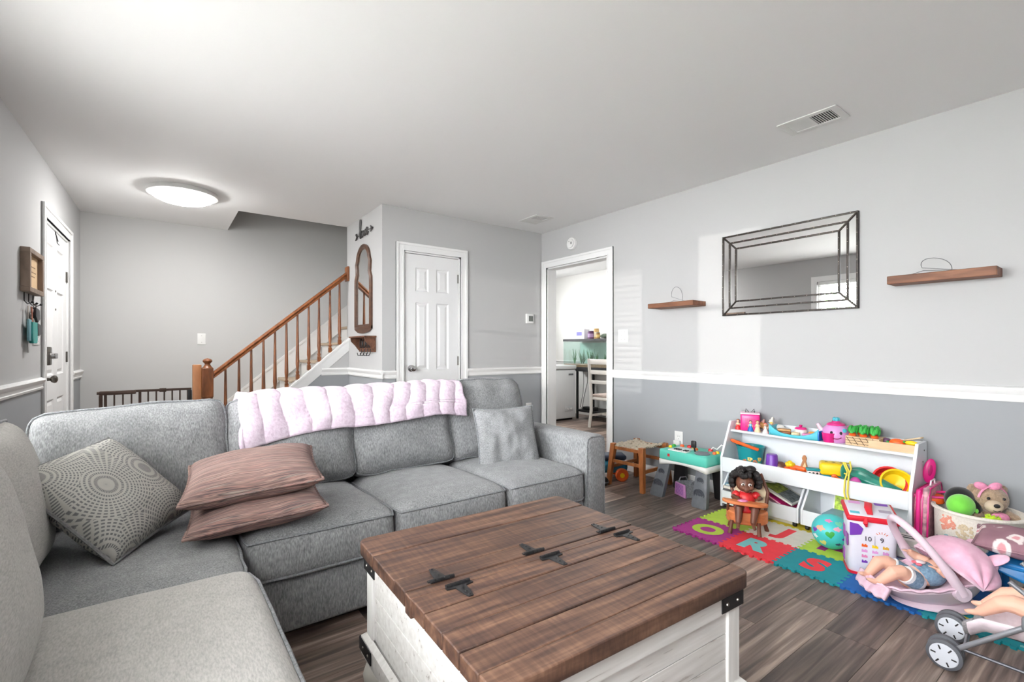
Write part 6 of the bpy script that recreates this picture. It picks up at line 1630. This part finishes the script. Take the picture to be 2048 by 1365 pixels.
def bagtext(s, size, x, z, m_): text_part(s, size, 0.0012, m_, bg, MX((x, -0.0905, z), rx=R(90)), 'print')
bagtext('10', 0.032, -0.022, 0.182, ink); bagtext('9', 0.032, 0.034, 0.182, ink)
bagtext('do', 0.05, 0.045, 0.028, blue)
b = B(); b.box(0.0055, 0.0065, -0.0912, -0.09, 0.155, 0.2); b.done('print_rule', ink, bg, smooth=False)
for k in range(5):
    a = R(40 + 25 * k); b = B(); b.tube([(0.034 + 0.02 * math.cos(a), -0.0908, 0.2 + 0.014 * math.sin(a)), (0.034 + 0.03 * math.cos(a), -0.0908, 0.2 + 0.024 * math.sin(a))], 0.0012, 4); b.done('print_ray', orange, bg)
for r_, (z, cols) in enumerate(((0.142, (orange, yellow, P_('print_gold', (220, 170, 60)))), (0.116, (lilac, lilac, lilac)), (0.09, (pink, hot, pink)), (0.064, (purple, purple, purple)))):
    for i, m_ in enumerate(cols):
        x = -0.035 + i * 0.042
        b = B(); b.prism([(x - 0.012, 0), (x + 0.012, 0), (x + 0.012, 0.010), (x + 0.007, 0.010), (x + 0.007, 0.014), (x + 0.001, 0.014), (x + 0.001, 0.010), (x - 0.005, 0.010), (x - 0.005, 0.014), (x - 0.011, 0.014)], 0, 0.0012, MX((0, -0.0895, z), rx=R(90))); b.done('print_block', m_, bg, smooth=False)
b = B(); b.prism([(-0.095, 0.19), (-0.05, 0.2), (-0.04, 0.23), (-0.06, 0.25), (-0.095, 0.255)], 0, 0.0012, MX((0, -0.09, 0), rx=R(90))); b.done('print_patch', purple, bg, smooth=False)
for (x, y, z, w, h_, c) in ((0.1025, -0.03, 0.07, 0.06, 0.05, blue), (0.1028, 0.02, 0.10, 0.05, 0.06, P_('block_navy', (24, 70, 140))), (0.1025, -0.02, 0.035, 0.08, 0.035, P_('block_steel', (70, 120, 170))), (0.1025, -0.045, 0.215, 0.045, 0.02, redp)):
    b = B(); b.rbox(x - 0.004, x + 0.002, y - w / 2, y + w / 2, z - h_ / 2, z + h_ / 2, 0.0015); b.done('block_print', c, bg)
bx_ = P_('block_violet', (150, 80, 160))
for (y, z) in ((-0.05, 0.16), (0.02, 0.18), (0.03, 0.06)):
    b = B(); b.rbox(-0.104, -0.099, y - 0.02, y + 0.02, z - 0.03, z + 0.03, 0.0015); b.done('side_print', bx_, bg)
# ================================================================== pink baby carrier with a doll
m_shell = pm('carrier_shell', (226, 204, 216), 0.35, var=0.02)
m_pfab = fabric('pink_carrier_cloth', [(0.3, (228, 168, 194)), (0.7, (246, 202, 220))], (40, 40, 40), bmp=0.2, big=14, bigamt=0.5)
m_pfab2 = fabric('pink_liner', [(0.3, (224, 184, 204)), (0.7, (242, 214, 228))], (40, 40, 40), bmp=0.2, big=20, bigamt=0.5)
bc = thing('doll_carrier', 'pink doll car seat with hood and arched handle on the mat', 'doll carrier', (2.70, 0.612, TH), rz=R(-44))
# local: head towards +x, feet towards -x, -y faces the camera
b = B(); b.rings([[Vector((x + r * 0.17 * math.cos(a), r * 0.105 * math.sin(a), z)) for a in [k * 6.283 / 32 for k in range(32)]] for z, r, x in ((0.0, 0.86, 0.045), (0.006, 1.0, 0.045), (0.012, 1.0, 0.045), (0.03, 0.8, 0.04))]); b.done('rocker_base', m_shell, bc)
def shell(u, v):
    a = u * 2 * math.pi; s = v
    rx, ry = 0.12 + 0.115 * s ** 0.7, 0.06 + 0.075 * s ** 0.6
    x = 0.02 + rx * math.cos(a); z = 0.022 + s * (0.095 + 0.06 * math.cos(a) + 0.02 * math.cos(a) ** 2)
    return Vector((x, ry * math.sin(a), z))
b = B(); b.grid(shell, 48, 10); b.done('shell', m_shell, bc, solid=0.006)
def liner(u, v):
    a = u * 2 * math.pi
    rim = shell(u, 1.0); s = v
    c = Vector((0.0 + 0.06 * math.cos(a), 0.03 * math.sin(a), 0.055 + 0.02 * math.cos(a)))
    p = rim.lerp(c, s ** 1.2) + Vector((0, 0, 0.012 * math.sin(s * 3.14)))
    if s < 0.15: p += Vector((0.012 * math.cos(a), 0.010 * math.sin(a), 0.008))
    p.z += 0.004 * math.sin(a * 22) * (1 - s)
    return p
b = B(); b.grid(liner, 80, 10); b.done('liner', m_pfab2, bc, solid=0.008)
def footflap(u, v):
    y = (u - 0.5) * 0.20; x = -0.195 - 0.04 * v * (1 - (2 * u - 1) ** 2 * 0.5)
    return Vector((x, y, 0.092 - 0.05 * v + 0.006 * math.sin(u * 25) * v))
b = B(); b.grid(footflap, 20, 8); b.done('foot_flap', m_pfab2, bc, solid=0.018)
def hood(u, v):
    a = math.pi * (u); ph = v * 1.75
    r = 0.15 + 0.006 * math.sin(v * 14)
    c = Vector((0.115, 0, 0.135))
    d = Vector((-math.sin(ph - 0.35) * math.sin(a), math.cos(a), math.cos(ph - 0.35) * math.sin(a)))
    d.x = -d.x
    return c + Vector((d.x * 0.14, d.y * r, d.z * 0.15))
b = B(); b.grid(lambda u, v: hood(u, v * 1.5 - 0.32), 28, 26); b.done('hood', m_pfab, bc, solid=0.006)
b = B(); b.tube([hood(k / 20, -0.32) for k in range(21)], 0.006, 6); b.done('hood_edge', m_pfab2, bc)
for s in (-1, 1):
    b = B(); b.sph((0, 0, 0), (0.012, 0.032, 0.05), 12, 8, MX((0.225, s * 0.07, 0.225), rx=R(-35 * s), ry=R(50))); b.done('hood_ear', m_pfab, bc)
b = B(); b.sph(hood(0.36, 0.12), (0.006, 0.006, 0.006), 8, 6); b.done('hood_eye', P_('hood_grey', (90, 80, 90)), bc)
b = B(); b.tube([hood(0.36 + 0.06 * k / 5, 0.3 + 0.1 * math.sin(k / 5 * 3.14)) + Vector((0, 0, 0.003)) for k in range(6)], 0.002, 5); b.done('hood_smile', P_('hood_grey', (90, 80, 90)), bc)
def arch(k, n=24):
    a = math.pi * k / n
    s = math.sin(a)
    return Vector((0.055 - 0.165 * s ** 0.9, -0.138 * math.cos(a) * (1 if abs(math.cos(a)) > 0.0 else 0), 0.105 + 0.255 * s ** 0.85))
b = B(); b.tube([arch(k) for k in range(25)], [0.016 if 2 < k < 22 else 0.02 for k in range(25)], 12); b.done('carry_handle', m_shell, bc)
for s in (-1, 1):
    b = B(); b.lathe([(0, -0.012), (0.03, -0.012), (0.033, 0), (0.03, 0.012), (0, 0.012)], n=20, M=MX((0.05, s * 0.138, 0.11), rx=R(90))); b.done('handle_pivot', m_shell, bc)

d2 = thing('baby_doll', 'baby doll in a denim vest and white shorts lying in the pink carrier', 'doll', (2.70, 0.612, TH + 0.07), rz=R(-44))
b = B()
b.sph((-0.055, 0, 0.03), (0.05, 0.055, 0.042)); b.sph((0.0, 0, 0.05), (0.06, 0.052, 0.044)); b.sph((0.05, 0, 0.075), (0.04, 0.05, 0.04))
b.tube([(0.07, 0, 0.09), (0.095, 0, 0.105)], 0.022, 10); b.sph((0.135, 0, 0.125), (0.05, 0.046, 0.048)); b.sph((0.105, 0, 0.155), 0.012, 8, 6)
for s in (-1, 1):
    b.tube([(0.055, s * 0.052, 0.085), (0.025, s * 0.09, 0.095), (-0.005, s * 0.09, 0.115)], [0.02, 0.019, 0.014], 10); hand(b, (-0.005, s * 0.09, 0.115), (-1, -s * 0.3, 0.3), (0, 0, 1), 0.035)
    b.tube([(-0.06, s * 0.03, 0.035), (-0.125, s * 0.05, 0.078), (-0.15, s * 0.052, 0.075), (-0.205, s * 0.038, 0.022)], [0.034, 0.03, 0.028, 0.017], 12); foot_(b, (-0.208, s * 0.036, 0.02), (-1, -s * 0.2, 0.25), (0.3, 0, 1), 0.052)
bd = b.done('body', skin, d2, remesh=0.0038, smoothit=4)
doll_face(bd, MX((0.135, 0, 0.128), rz=R(-90)) @ MX(rx=R(-60)), 0.047, P_('baby_lip', (206, 110, 110), 0.4))
m_denim = fabric('light_denim', [(0.3, (92, 122, 146)), (0.7, (140, 168, 190))], (120, 60, 120), bmp=0.2)
b = B(); b.sph((0.015, 0, 0.055), (0.066, 0.058, 0.048), 20, 14); b.done('vest', m_denim, d2)
b = B(); b.sph((-0.05, 0, 0.032), (0.05, 0.06, 0.047), 20, 14); b.done('diaper_shorts', P_('baby_white', (232, 236, 238), 0.8), d2)
for s in (-1, 1):
    b = B(); b.tube([(-0.055, s * 0.03, 0.036), (-0.098, s * 0.042, 0.062)], [0.039, 0.037], 14); b.done('denim_leg', m_denim, d2)
    b = B(); b.tube([(-0.092, s * 0.041, 0.058), (-0.104, s * 0.044, 0.066)], [0.0375, 0.0365], 14); b.done('leg_cuff', P_('baby_white', (232, 236, 238), 0.8), d2)
b = B(); b.sph((-0.015, -0.0, 0.105), (0.02, 0.018, 0.007)); b.done('bunny_badge', P_('badge_white', (240, 226, 230)), d2)
for s in (-1, 1):
    b = B(); b.sph((-0.035, s * 0.013 - 0.01, 0.103), (0.012, 0.011, 0.006)); b.done('bow', P_('bow_coral', (224, 110, 124)), d2)

# ================================================================== doll stroller with a doll
m_alu = pm('stroller_tube', (150, 152, 158), 0.35, 0.6, var=0.04)
m_tyre = pm('stroller_tyre', (92, 94, 100), 0.6); m_hub = P_('wheel_cap', (218, 222, 230), 0.35)
ss = thing('doll_stroller', 'grey metal doll stroller with white capped wheels and pink seat', 'doll stroller', (2.36, 0.3, 0), world=True)
WR = 0.05
def swheel(x, y, sx):
    M_ = MX((x, y, WR), ry=R(-90))
    b = B(); b.lathe([(0, -0.011), (WR * 0.84, -0.011), (WR, -0.007), (WR, 0.007), (WR * 0.84, 0.011), (0, 0.011)], n=36, M=M_); w = b.done('wheel', m_tyre, ss)
    b = B(); b.lathe([(0, 0.0105), (WR * 0.80, 0.0105), (WR * 0.76, 0.0135), (0, 0.015)], n=36, M=M_); b.done('wheel_cap', m_hub, w)
    for k in range(6):
        a = k * math.pi / 3 + 0.4
        b = B(); b.box(WR * 0.42, WR * 0.7, -0.0022, 0.0022, 0.0135, 0.0152, M_ @ MX(rz=a)); b.done('cap_slot', darkm, w, smooth=False)
W1, W2 = on_z(1893, 1332, 0.0), on_z(1908, 1276, 0.0)
W1 = Vector((2.235, W1.y, 0)); W2 = Vector((2.47, W2.y, 0))
for W in (W1, W2):
    swheel(W.x - 0.018, W.y, 1); swheel(W.x + 0.022, W.y + 0.004, 1)
for x in (W1.x, W2.x):
    swheel(x - 0.018, -0.08, 1); swheel(x + 0.022, -0.08, 1)
for W in (W1, W2):
    x = W.x + 0.002
    b = B(); b.tube([(x, W.y, WR), (x, W.y - 0.02, WR + 0.018), (x, 0.245, 0.235), (x, 0.10, 0.40), (x, -0.12, 0.60)], 0.0085, 10); b.done('main_tube', m_alu, ss)
    b = B(); b.tube([(x, -0.08, WR), (x, 0.08, 0.17), (x, 0.25, 0.33), (x, 0.29, 0.36)], 0.0075, 10); b.done('rear_tube', m_alu, ss)
    b = B(); b.rbox(x - 0.014, x + 0.014, 0.215, 0.262, 0.215, 0.262, 0.008); b.done('hinge_block', pm('hinge_grey', (120, 122, 128), 0.4, 0.3), ss)
    b = B(); b.lathe([(0, 0), (0.006, 0), (0.005, 0.004), (0, 0.004)], n=10, M=MX((x - 0.014, 0.24, 0.24), ry=R(-90))); b.done('rivet', m_chrome, ss)
    b = B(); b.tube([(x, W.y - 0.045, 0.082), (x, 0.1, 0.08), (x, -0.07, 0.07)], 0.0055, 8); b.done('lower_tube', pm('dark_tube', (84, 84, 90), 0.4, 0.4), ss)
b = B(); b.tube([(W1.x, W1.y - 0.05, 0.092), (W2.x, W2.y - 0.05, 0.092)], 0.006, 8); b.done('front_crossbar', m_alu, ss)
b = B(); b.tube([(W1.x, 0.235, 0.225), (W2.x, -0.06, 0.07)], 0.006, 8); b.done('cross_brace', m_alu, ss)
b = B(); b.tube([(W2.x, 0.235, 0.225), (W1.x, -0.06, 0.07)], 0.006, 8); b.done('cross_brace', m_alu, ss)
def sling(u, v):
    x = W1.x + 0.012 + (W2.x - W1.x - 0.02) * u; pr = [(0.395, 0.125), (0.36, 0.155), (0.27, 0.165), (0.15, 0.17), (0.07, 0.22), (-0.02, 0.40)]
    f = v * 5; i = min(int(f), 4); f -= i
    y = pr[i][0] * (1 - f) + pr[i + 1][0] * f; z = pr[i][1] * (1 - f) + pr[i + 1][1] * f
    return Vector((x, y, z - 0.018 * math.sin(u * 3.14) + 0.05 * abs(2 * u - 1) ** 4))
b = B(); b.grid(sling, 14, 24); b.done('seat_sling', fabric('stroller_cloth', [(0.3, (222, 206, 212)), (0.7, (240, 226, 232))], (50, 50, 50), bmp=0.2), ss, solid=0.006)
b = B(); b.grid(lambda u, v: sling(u, 0.16 * v) + Vector((0, 0.012, -0.004)), 10, 4); tag(b.done('leg_rest_panel', fabric('grey_mesh', [(0.3, (130, 126, 128)), (0.7, (176, 172, 174))], (150, 150, 150), bmp=0.3), ss, solid=0.003), 'grey patterned leg rest')

d3 = thing('baby_doll', 'baby doll with bare legs and pink shorts riding in the stroller', 'doll', (0.025, -0.03, 0.022))
b = B()
b.sph((2.36, 0.19, 0.21), (0.055, 0.05, 0.045)); b.sph((2.36, 0.13, 0.255), (0.052, 0.048, 0.06)); b.tube([(2.36, 0.10, 0.29), (2.36, 0.085, 0.33)], 0.022, 10); b.sph((2.36, 0.075, 0.375), (0.05, 0.05, 0.052))
for s, x in ((-1, 2.325), (1, 2.40)):
    b.tube([(x, 0.21, 0.21), (x + s * 0.012, 0.325, 0.232), (x + s * 0.015, 0.352, 0.222), (x + s * 0.005, 0.408, 0.165)], [0.033, 0.03, 0.026, 0.016], 12); foot_(b, (x + s * 0.005, 0.408, 0.162), (s * 0.2, 1, -0.15), (0, 0.15, 1), 0.052)
    b.tube([(2.36 + s * 0.05, 0.13, 0.285), (2.36 + s * 0.075, 0.17, 0.25), (2.36 + s * 0.06, 0.22, 0.255)], [0.02, 0.017, 0.013], 10); hand(b, (2.36 + s * 0.06, 0.22, 0.255), (-s * 0.2, 1, 0), (0, 0, 1), 0.034)
bd = b.done('body', skin, d3, remesh=0.0038, smoothit=4)
doll_face(bd, MX((2.36, 0.075, 0.376), rz=R(180)) , 0.05, P_('baby_lip', (206, 110, 110), 0.4))
m_sh = P_('baby_pink_cloth', (240, 206, 218), 0.8)
for s, x in ((-1, 2.325), (1, 2.40)):
    b = B(); b.tube([(x, 0.19, 0.212), (x + s * 0.006, 0.262, 0.222)], [0.041, 0.042], 14); b.done('shorts_leg', m_sh, d3)
b = B(); b.sph((2.36, 0.14, 0.245), (0.06, 0.056, 0.068), 18, 12); b.done('romper', m_sh, d3)
b = B(); b.sph((2.36, 0.068, 0.385), (0.053, 0.052, 0.05), 16, 10); b.done('cap', m_sh, d3, M=Matrix.Translation((0, -0.012, 0.01)))

# ================================================================== blue toddler chair and floral cushion
tc_ = thing('toddler_stool', 'bright blue plastic toddler stool partly behind the stroller', 'stool', (2.99, 0.26, 0), world=True)
m_sb = P_('stool_blue', (20, 112, 176), 0.4)
b = B(); b.prism(corner_round(2.855, 3.095, 0.06, 0.455, {'tl': 0.05, 'tr': 0.05, 'bl': 0.05, 'br': 0.05}), 0.20, 0.225); b.done('seat', m_sb, tc_, bev=0.008, bseg=3)
def apron(u, v): 
    y = 0.45 - 0.38 * u; return Vector((2.862 - 0.01 * v, y, 0.21 - v * 0.06 * math.sin(u * math.pi)))
b = B(); b.grid(apron, 20, 4); b.done('apron', m_sb, tc_, solid=0.006)
for x in (2.89, 3.06):
    for y in (0.10, 0.415):
        b = B(); b.tube([(x, y, 0.0), (x, y, 0.203)], [0.019, 0.017], 14); b.done('leg', m_sb, tc_)
m_flor, t_, b_ = nt('mauve_floral')
v_ = coords(t_, (1, 1, 0.2)); vo = node(t_, 'ShaderNodeTexVoronoi'); vo.inputs['Scale'].default_value = 13.0; t_.links.new(v_, vo.inputs['Vector'])
no = node(t_, 'ShaderNodeTexNoise'); no.inputs['Scale'].default_value = 30.0; t_.links.new(v_, no.inputs['Vector'])
ad = node(t_, 'ShaderNodeMath', operation='MULTIPLY_ADD'); ad.inputs[1].default_value = 0.5; t_.links.new(no.outputs['Fac'], ad.inputs[0]); t_.links.new(vo.outputs['Distance'], ad.inputs[2])
t_.links.new(ramp(t_, [(0.0, (206, 130, 140)), (0.42, (214, 150, 156)), (0.48, (236, 226, 224)), (0.60, (232, 220, 218)), (0.66, (150, 112, 122)), (1.0, (142, 104, 116))], ad.outputs[0]), b_.inputs['Base Color']); b_.inputs['Roughness'].default_value = 0.85
pillow('floral_cushion', m_flor, (0.22, 0.36), 0.10, MX((2.995, 0.315, 0.283), rz=R(4), ry=R(-8)), 'mauve floral cushion lying on the blue toddler stool', 41, pinch=0.04)

# ================================================================== fabric basket and plush toys
fb = thing('fabric_basket', 'cream fabric storage basket with tufted pastel flowers beside the toy shelf', 'basket', (3.285, 0.533, 0.0))
m_canvas = fabric('cream_canvas', [(0.3, (216, 208, 196)), (0.7, (236, 230, 220))], (120, 120, 120), bmp=0.3)
BRr = 0.178
b = B(); b.lathe([(0, 0.001), (0.155, 0.001), (0.160, 0.02), (0.165, 0.16), (0.167, 0.30), (0.173, 0.312), (0.171, 0.325), (0.161, 0.325), (0.158, 0.3), (0.155, 0.16), (0.148, 0.012), (0, 0.010)], n=48, cap=False); b.done('basket_body', m_canvas, fb)
b = B(); b.tube([(0.171 * math.cos(a), 0.171 * math.sin(a), 0.318) for a in [k * 6.283 / 48 for k in range(48)]], 0.009, 8, closed=True); b.done('rim', m_canvas, fb)
va = math.atan2(-0.545, -3.275)
rr = random.Random(12)
for k, (da, z, col) in enumerate(((-0.75, 0.26, (222, 150, 130)), (-0.25, 0.235, (214, 196, 166)), (0.35, 0.215, (140, 186, 192)), (-0.62, 0.17, (140, 186, 192)), (0.05, 0.13, (226, 190, 180)), (0.85, 0.21, (214, 196, 166)), (0.75, 0.12, (222, 150, 130)))):
    b = B()
    for q in range(64):
        r = 0.042 * math.sqrt(rr.random()); a = rr.uniform(0, 6.283); an = va + da + r * math.cos(a) / 0.18
        if k in (2, 5) and r < 0.014: continue
        b.sph((0.1665 * math.cos(an), 0.1665 * math.sin(an), z + r * math.sin(a)), 0.0055, 6, 4)
    b.done('tufted_flower', pm('tuft_%d' % k, col, 0.9), fb, kind='stuff')
pg = thing('green_plush', 'plain round green and black plush toy sitting in the fabric basket', 'plush toy', (3.238, 0.588, 0.255), rz=R(CR + 14))
b = B(); b.sph((-0.022, -0.012, 0.088), (0.062, 0.052, 0.056), 28, 18); b.done('green_body', pm('plush_green', (112, 200, 66), 0.9, var=0.06, vs=40, sheen=0.4), pg)
b = B(); b.sph((0.022, 0.022, 0.105), (0.068, 0.056, 0.064), 28, 18); b.sph((0.05, -0.008, 0.072), (0.036, 0.045, 0.05)); b.done('black_back', pm('plush_black', (18, 18, 20), 0.95, sheen=0.3), pg, remesh=0.005)
b = B(); b.sph((0.012, -0.058, 0.072), (0.009, 0.006, 0.012)); b.done('side_tab', pm('plush_green', (112, 200, 66)), pg)
tdm = pm('teddy_fur', (164, 140, 116), 0.95, var=0.25, vs=120, bmp=1.0, bs=130, sheen=0.5)
td = thing('teddy_bear', 'brown teddy bear with a pink bow headband sitting in the basket', 'teddy bear', (3.335, 0.505, 0.22), rz=R(CR - 12))
b = B(); b.sph((0, 0, 0.035), (0.075, 0.06, 0.06)); b.sph((0, 0, 0.155), (0.075, 0.068, 0.066), 24, 16)
for s in (-1, 1): b.sph((s * 0.062, 0.01, 0.2), (0.024, 0.014, 0.024)); b.tube([(s * 0.055, -0.01, 0.085), (s * 0.095, -0.03, 0.06), (s * 0.09, -0.05, 0.03)], [0.03, 0.028, 0.024], 10)
o = b.done('body', tdm, td, remesh=0.004, smoothit=3)
m_ = o.modifiers.new('fur', 'DISPLACE'); tx_ = bpy.data.textures.new('fur_noise', 'CLOUDS'); tx_.noise_scale = 0.006; m_.texture = tx_; m_.strength = 0.006; m_.mid_level = 0.4
b = B(); b.sph((-0.018, -0.062, 0.135), (0.036, 0.034, 0.03), 16, 12); b.done('muzzle', pm('teddy_muzzle', (206, 186, 162), 0.9), td)
b = B(); b.sph((-0.026, -0.094, 0.145), (0.013, 0.009, 0.010)); b.done('nose', darkm, td)
for s in (-1, 1):
    b = B(); b.sph((s * 0.032 - 0.008, -0.062, 0.172), 0.007, 10, 8); b.done('eye', darkm, td)
b = B(); b.tube([(-0.04, -0.092, 0.122), (-0.026, -0.096, 0.118), (-0.01, -0.092, 0.122)], 0.0018, 5); b.done('mouth', darkm, td)
m_bow = pm('bow_pink', (232, 150, 182), 0.7, var=0.15, vs=70)
for s in (-1, 1):
    b = B(); b.sph((0, 0, 0), (0.03, 0.012, 0.019), 14, 10, MX((-0.022 + s * 0.03, -0.03, 0.224), ry=R(-18 * s))); b.done('bow_loop', m_bow, td)
b = B(); b.tube([(0.074 * math.cos(a), -0.028 + 0.02 * math.cos(a), 0.158 + 0.066 * math.sin(a)) for a in [0.2 + k * 2.74 / 14 for k in range(15)]], 0.005, 6); b.done('headband', m_bow, td)
b = B(); b.sph((0.015, -0.05, 0.075), (0.04, 0.022, 0.028)); b.done('neck_scarf', m_bow, td)
t = thing('spiky_toy', 'lime green spiky rubber toy in the fabric basket', 'toy', (3.215, 0.475, 0.265))
b = B(); b.sph((0, 0, 0.03), (0.045, 0.03, 0.026))
for k in range(60):
    a, c = rr.uniform(0, 6.28), rr.uniform(-0.2, 1); s_ = math.sqrt(1 - c * c); v = Vector((math.cos(a) * s_ * 0.045, math.sin(a) * s_ * 0.03, c * 0.026)); b.tube([v + Vector((0, 0, 0.03)), v * 1.3 + Vector((0, 0, 0.03))], [0.004, 0.001], 5)
b.done('spikes', P_('toy_lime', (190, 220, 50), 0.5), t)
# pink net hoop and orange ball above the basket
t = thing('pink_scoop', 'hot pink long oval hoop lying across the basket rim', 'toy', (3.325, 0.66, 0.345), rot=(R(6), R(-5), R(-68)))
b = B(); b.tube([(0.115 * math.cos(a), 0.045 * math.sin(a), 0.012) for a in [k * 6.283 / 28 for k in range(28)]], 0.0085, 8, closed=True, flat=0.7); b.done('hoop', hot, t)
b = B(); b.rbox(-0.145, -0.105, -0.04, 0.04, 0.004, 0.022, 0.006); b.done('grip', hot, t)
b = B(); b.lathe([(0, -0.03), (0.04, -0.026), (0.045, 0.0), (0.043, 0.004), (0, 0.004)], (-0.05, 0, 0), 20); tag(b.done('orange_cup', orange, t), 'orange inner cup')
# pink cases leaning by the shelf end
def case_(label, y, th, x0, x1, z1, m_, tm, handle=True):
    t = thing('toy_case', label, 'toy case', ((x0 + x1) / 2, y, 0.0), rot=(R(1.5), 0, 0))
    w = (x1 - x0) / 2
    b = B(); b.rbox(-w, w, -th / 2, th / 2, 0.0, z1, min(0.02, th * 0.45), 3); b.done('case', m_, t)
    for s in (-1, 1):
        b = B(); b.tube([(-w + 0.015, s * th / 2 * 0.92, 0.02), (-w + 0.004, s * th / 2 * 0.92, 0.05), (-w + 0.004, s * th / 2 * 0.92, z1 - 0.05), (-w + 0.03, s * th / 2 * 0.92, z1 - 0.006), (w - 0.03, s * th / 2 * 0.92, z1 - 0.006), (w - 0.004, s * th / 2 * 0.92, z1 - 0.05), (w - 0.004, s * th / 2 * 0.92, 0.05)], 0.0045, 6); b.done('piping', tm, t)
    if handle:
        b = B(); b.tube([(-0.04, 0, z1 - 0.003), (-0.035, 0, z1 + 0.022), (0.035, 0, z1 + 0.022), (0.04, 0, z1 - 0.003)], 0.004, 6); b.done('handle', P_('case_white', (230, 214, 222)), t)
m_floralpink = pm('case_floral', (198, 150, 160), 0.4, var=0.5, vs=40)
case_('slim hot pink case standing against the toy shelf end', 0.757, 0.026, 3.2, 3.45, 0.385, hot, P_('case_dark', (150, 20, 70)), False)
case_('pink flowered case with a white handle next to the fabric basket', 0.729, 0.026, 3.20, 3.46, 0.40, m_floralpink, hot)
t = thing('pink_paddle', 'hot pink rounded paddle standing behind the pink cases', 'toy paddle', (3.405, 0.757, 0.386), rot=(0, R(8), R(-60)))
b = B(); b.sph((0, 0, 0.068), (0.028, 0.012, 0.068), 20, 14); b.done('blade', hot, t)
b = B(); b.sph((0, 0, 0.07), (0.018, 0.0135, 0.05), 20, 14); b.done('inset', P_('toy_dark_pink', (160, 20, 90)), t)
# books on the floor behind the carrier
for i, (lab, c, zz) in enumerate((('purple book at the bottom of the pile behind the block bag', (150, 140, 190), 0.0), ('white book in the middle of the pile behind the block bag', (226, 224, 220), 0.062), ('white lined book on top of the pile behind the block bag', (236, 234, 230), 0.122))):
    book(lab, c, 0.15, 0.11, 0.058 if i < 2 else 0.03, MX((3.0 + 0.003 * i, 0.825 - 0.004 * i, TH + zz), rz=R(-90 + 5 * i)), art=((0.2, 0.8, 0.3, 0.45, (50, 50, 60)), (0.2, 0.8, 0.6, 0.7, (50, 50, 60))) if i == 2 else None)
book('brown picture book leaning upright between the block bag and toy shelf', (150, 110, 80), 0.12, 0.19, 0.014, MX((3.12, 0.93, 0.013), rz=R(-70)) @ MX(rx=R(74)), art=((0.1, 0.9, 0.1, 0.9, (120, 84, 60)),))
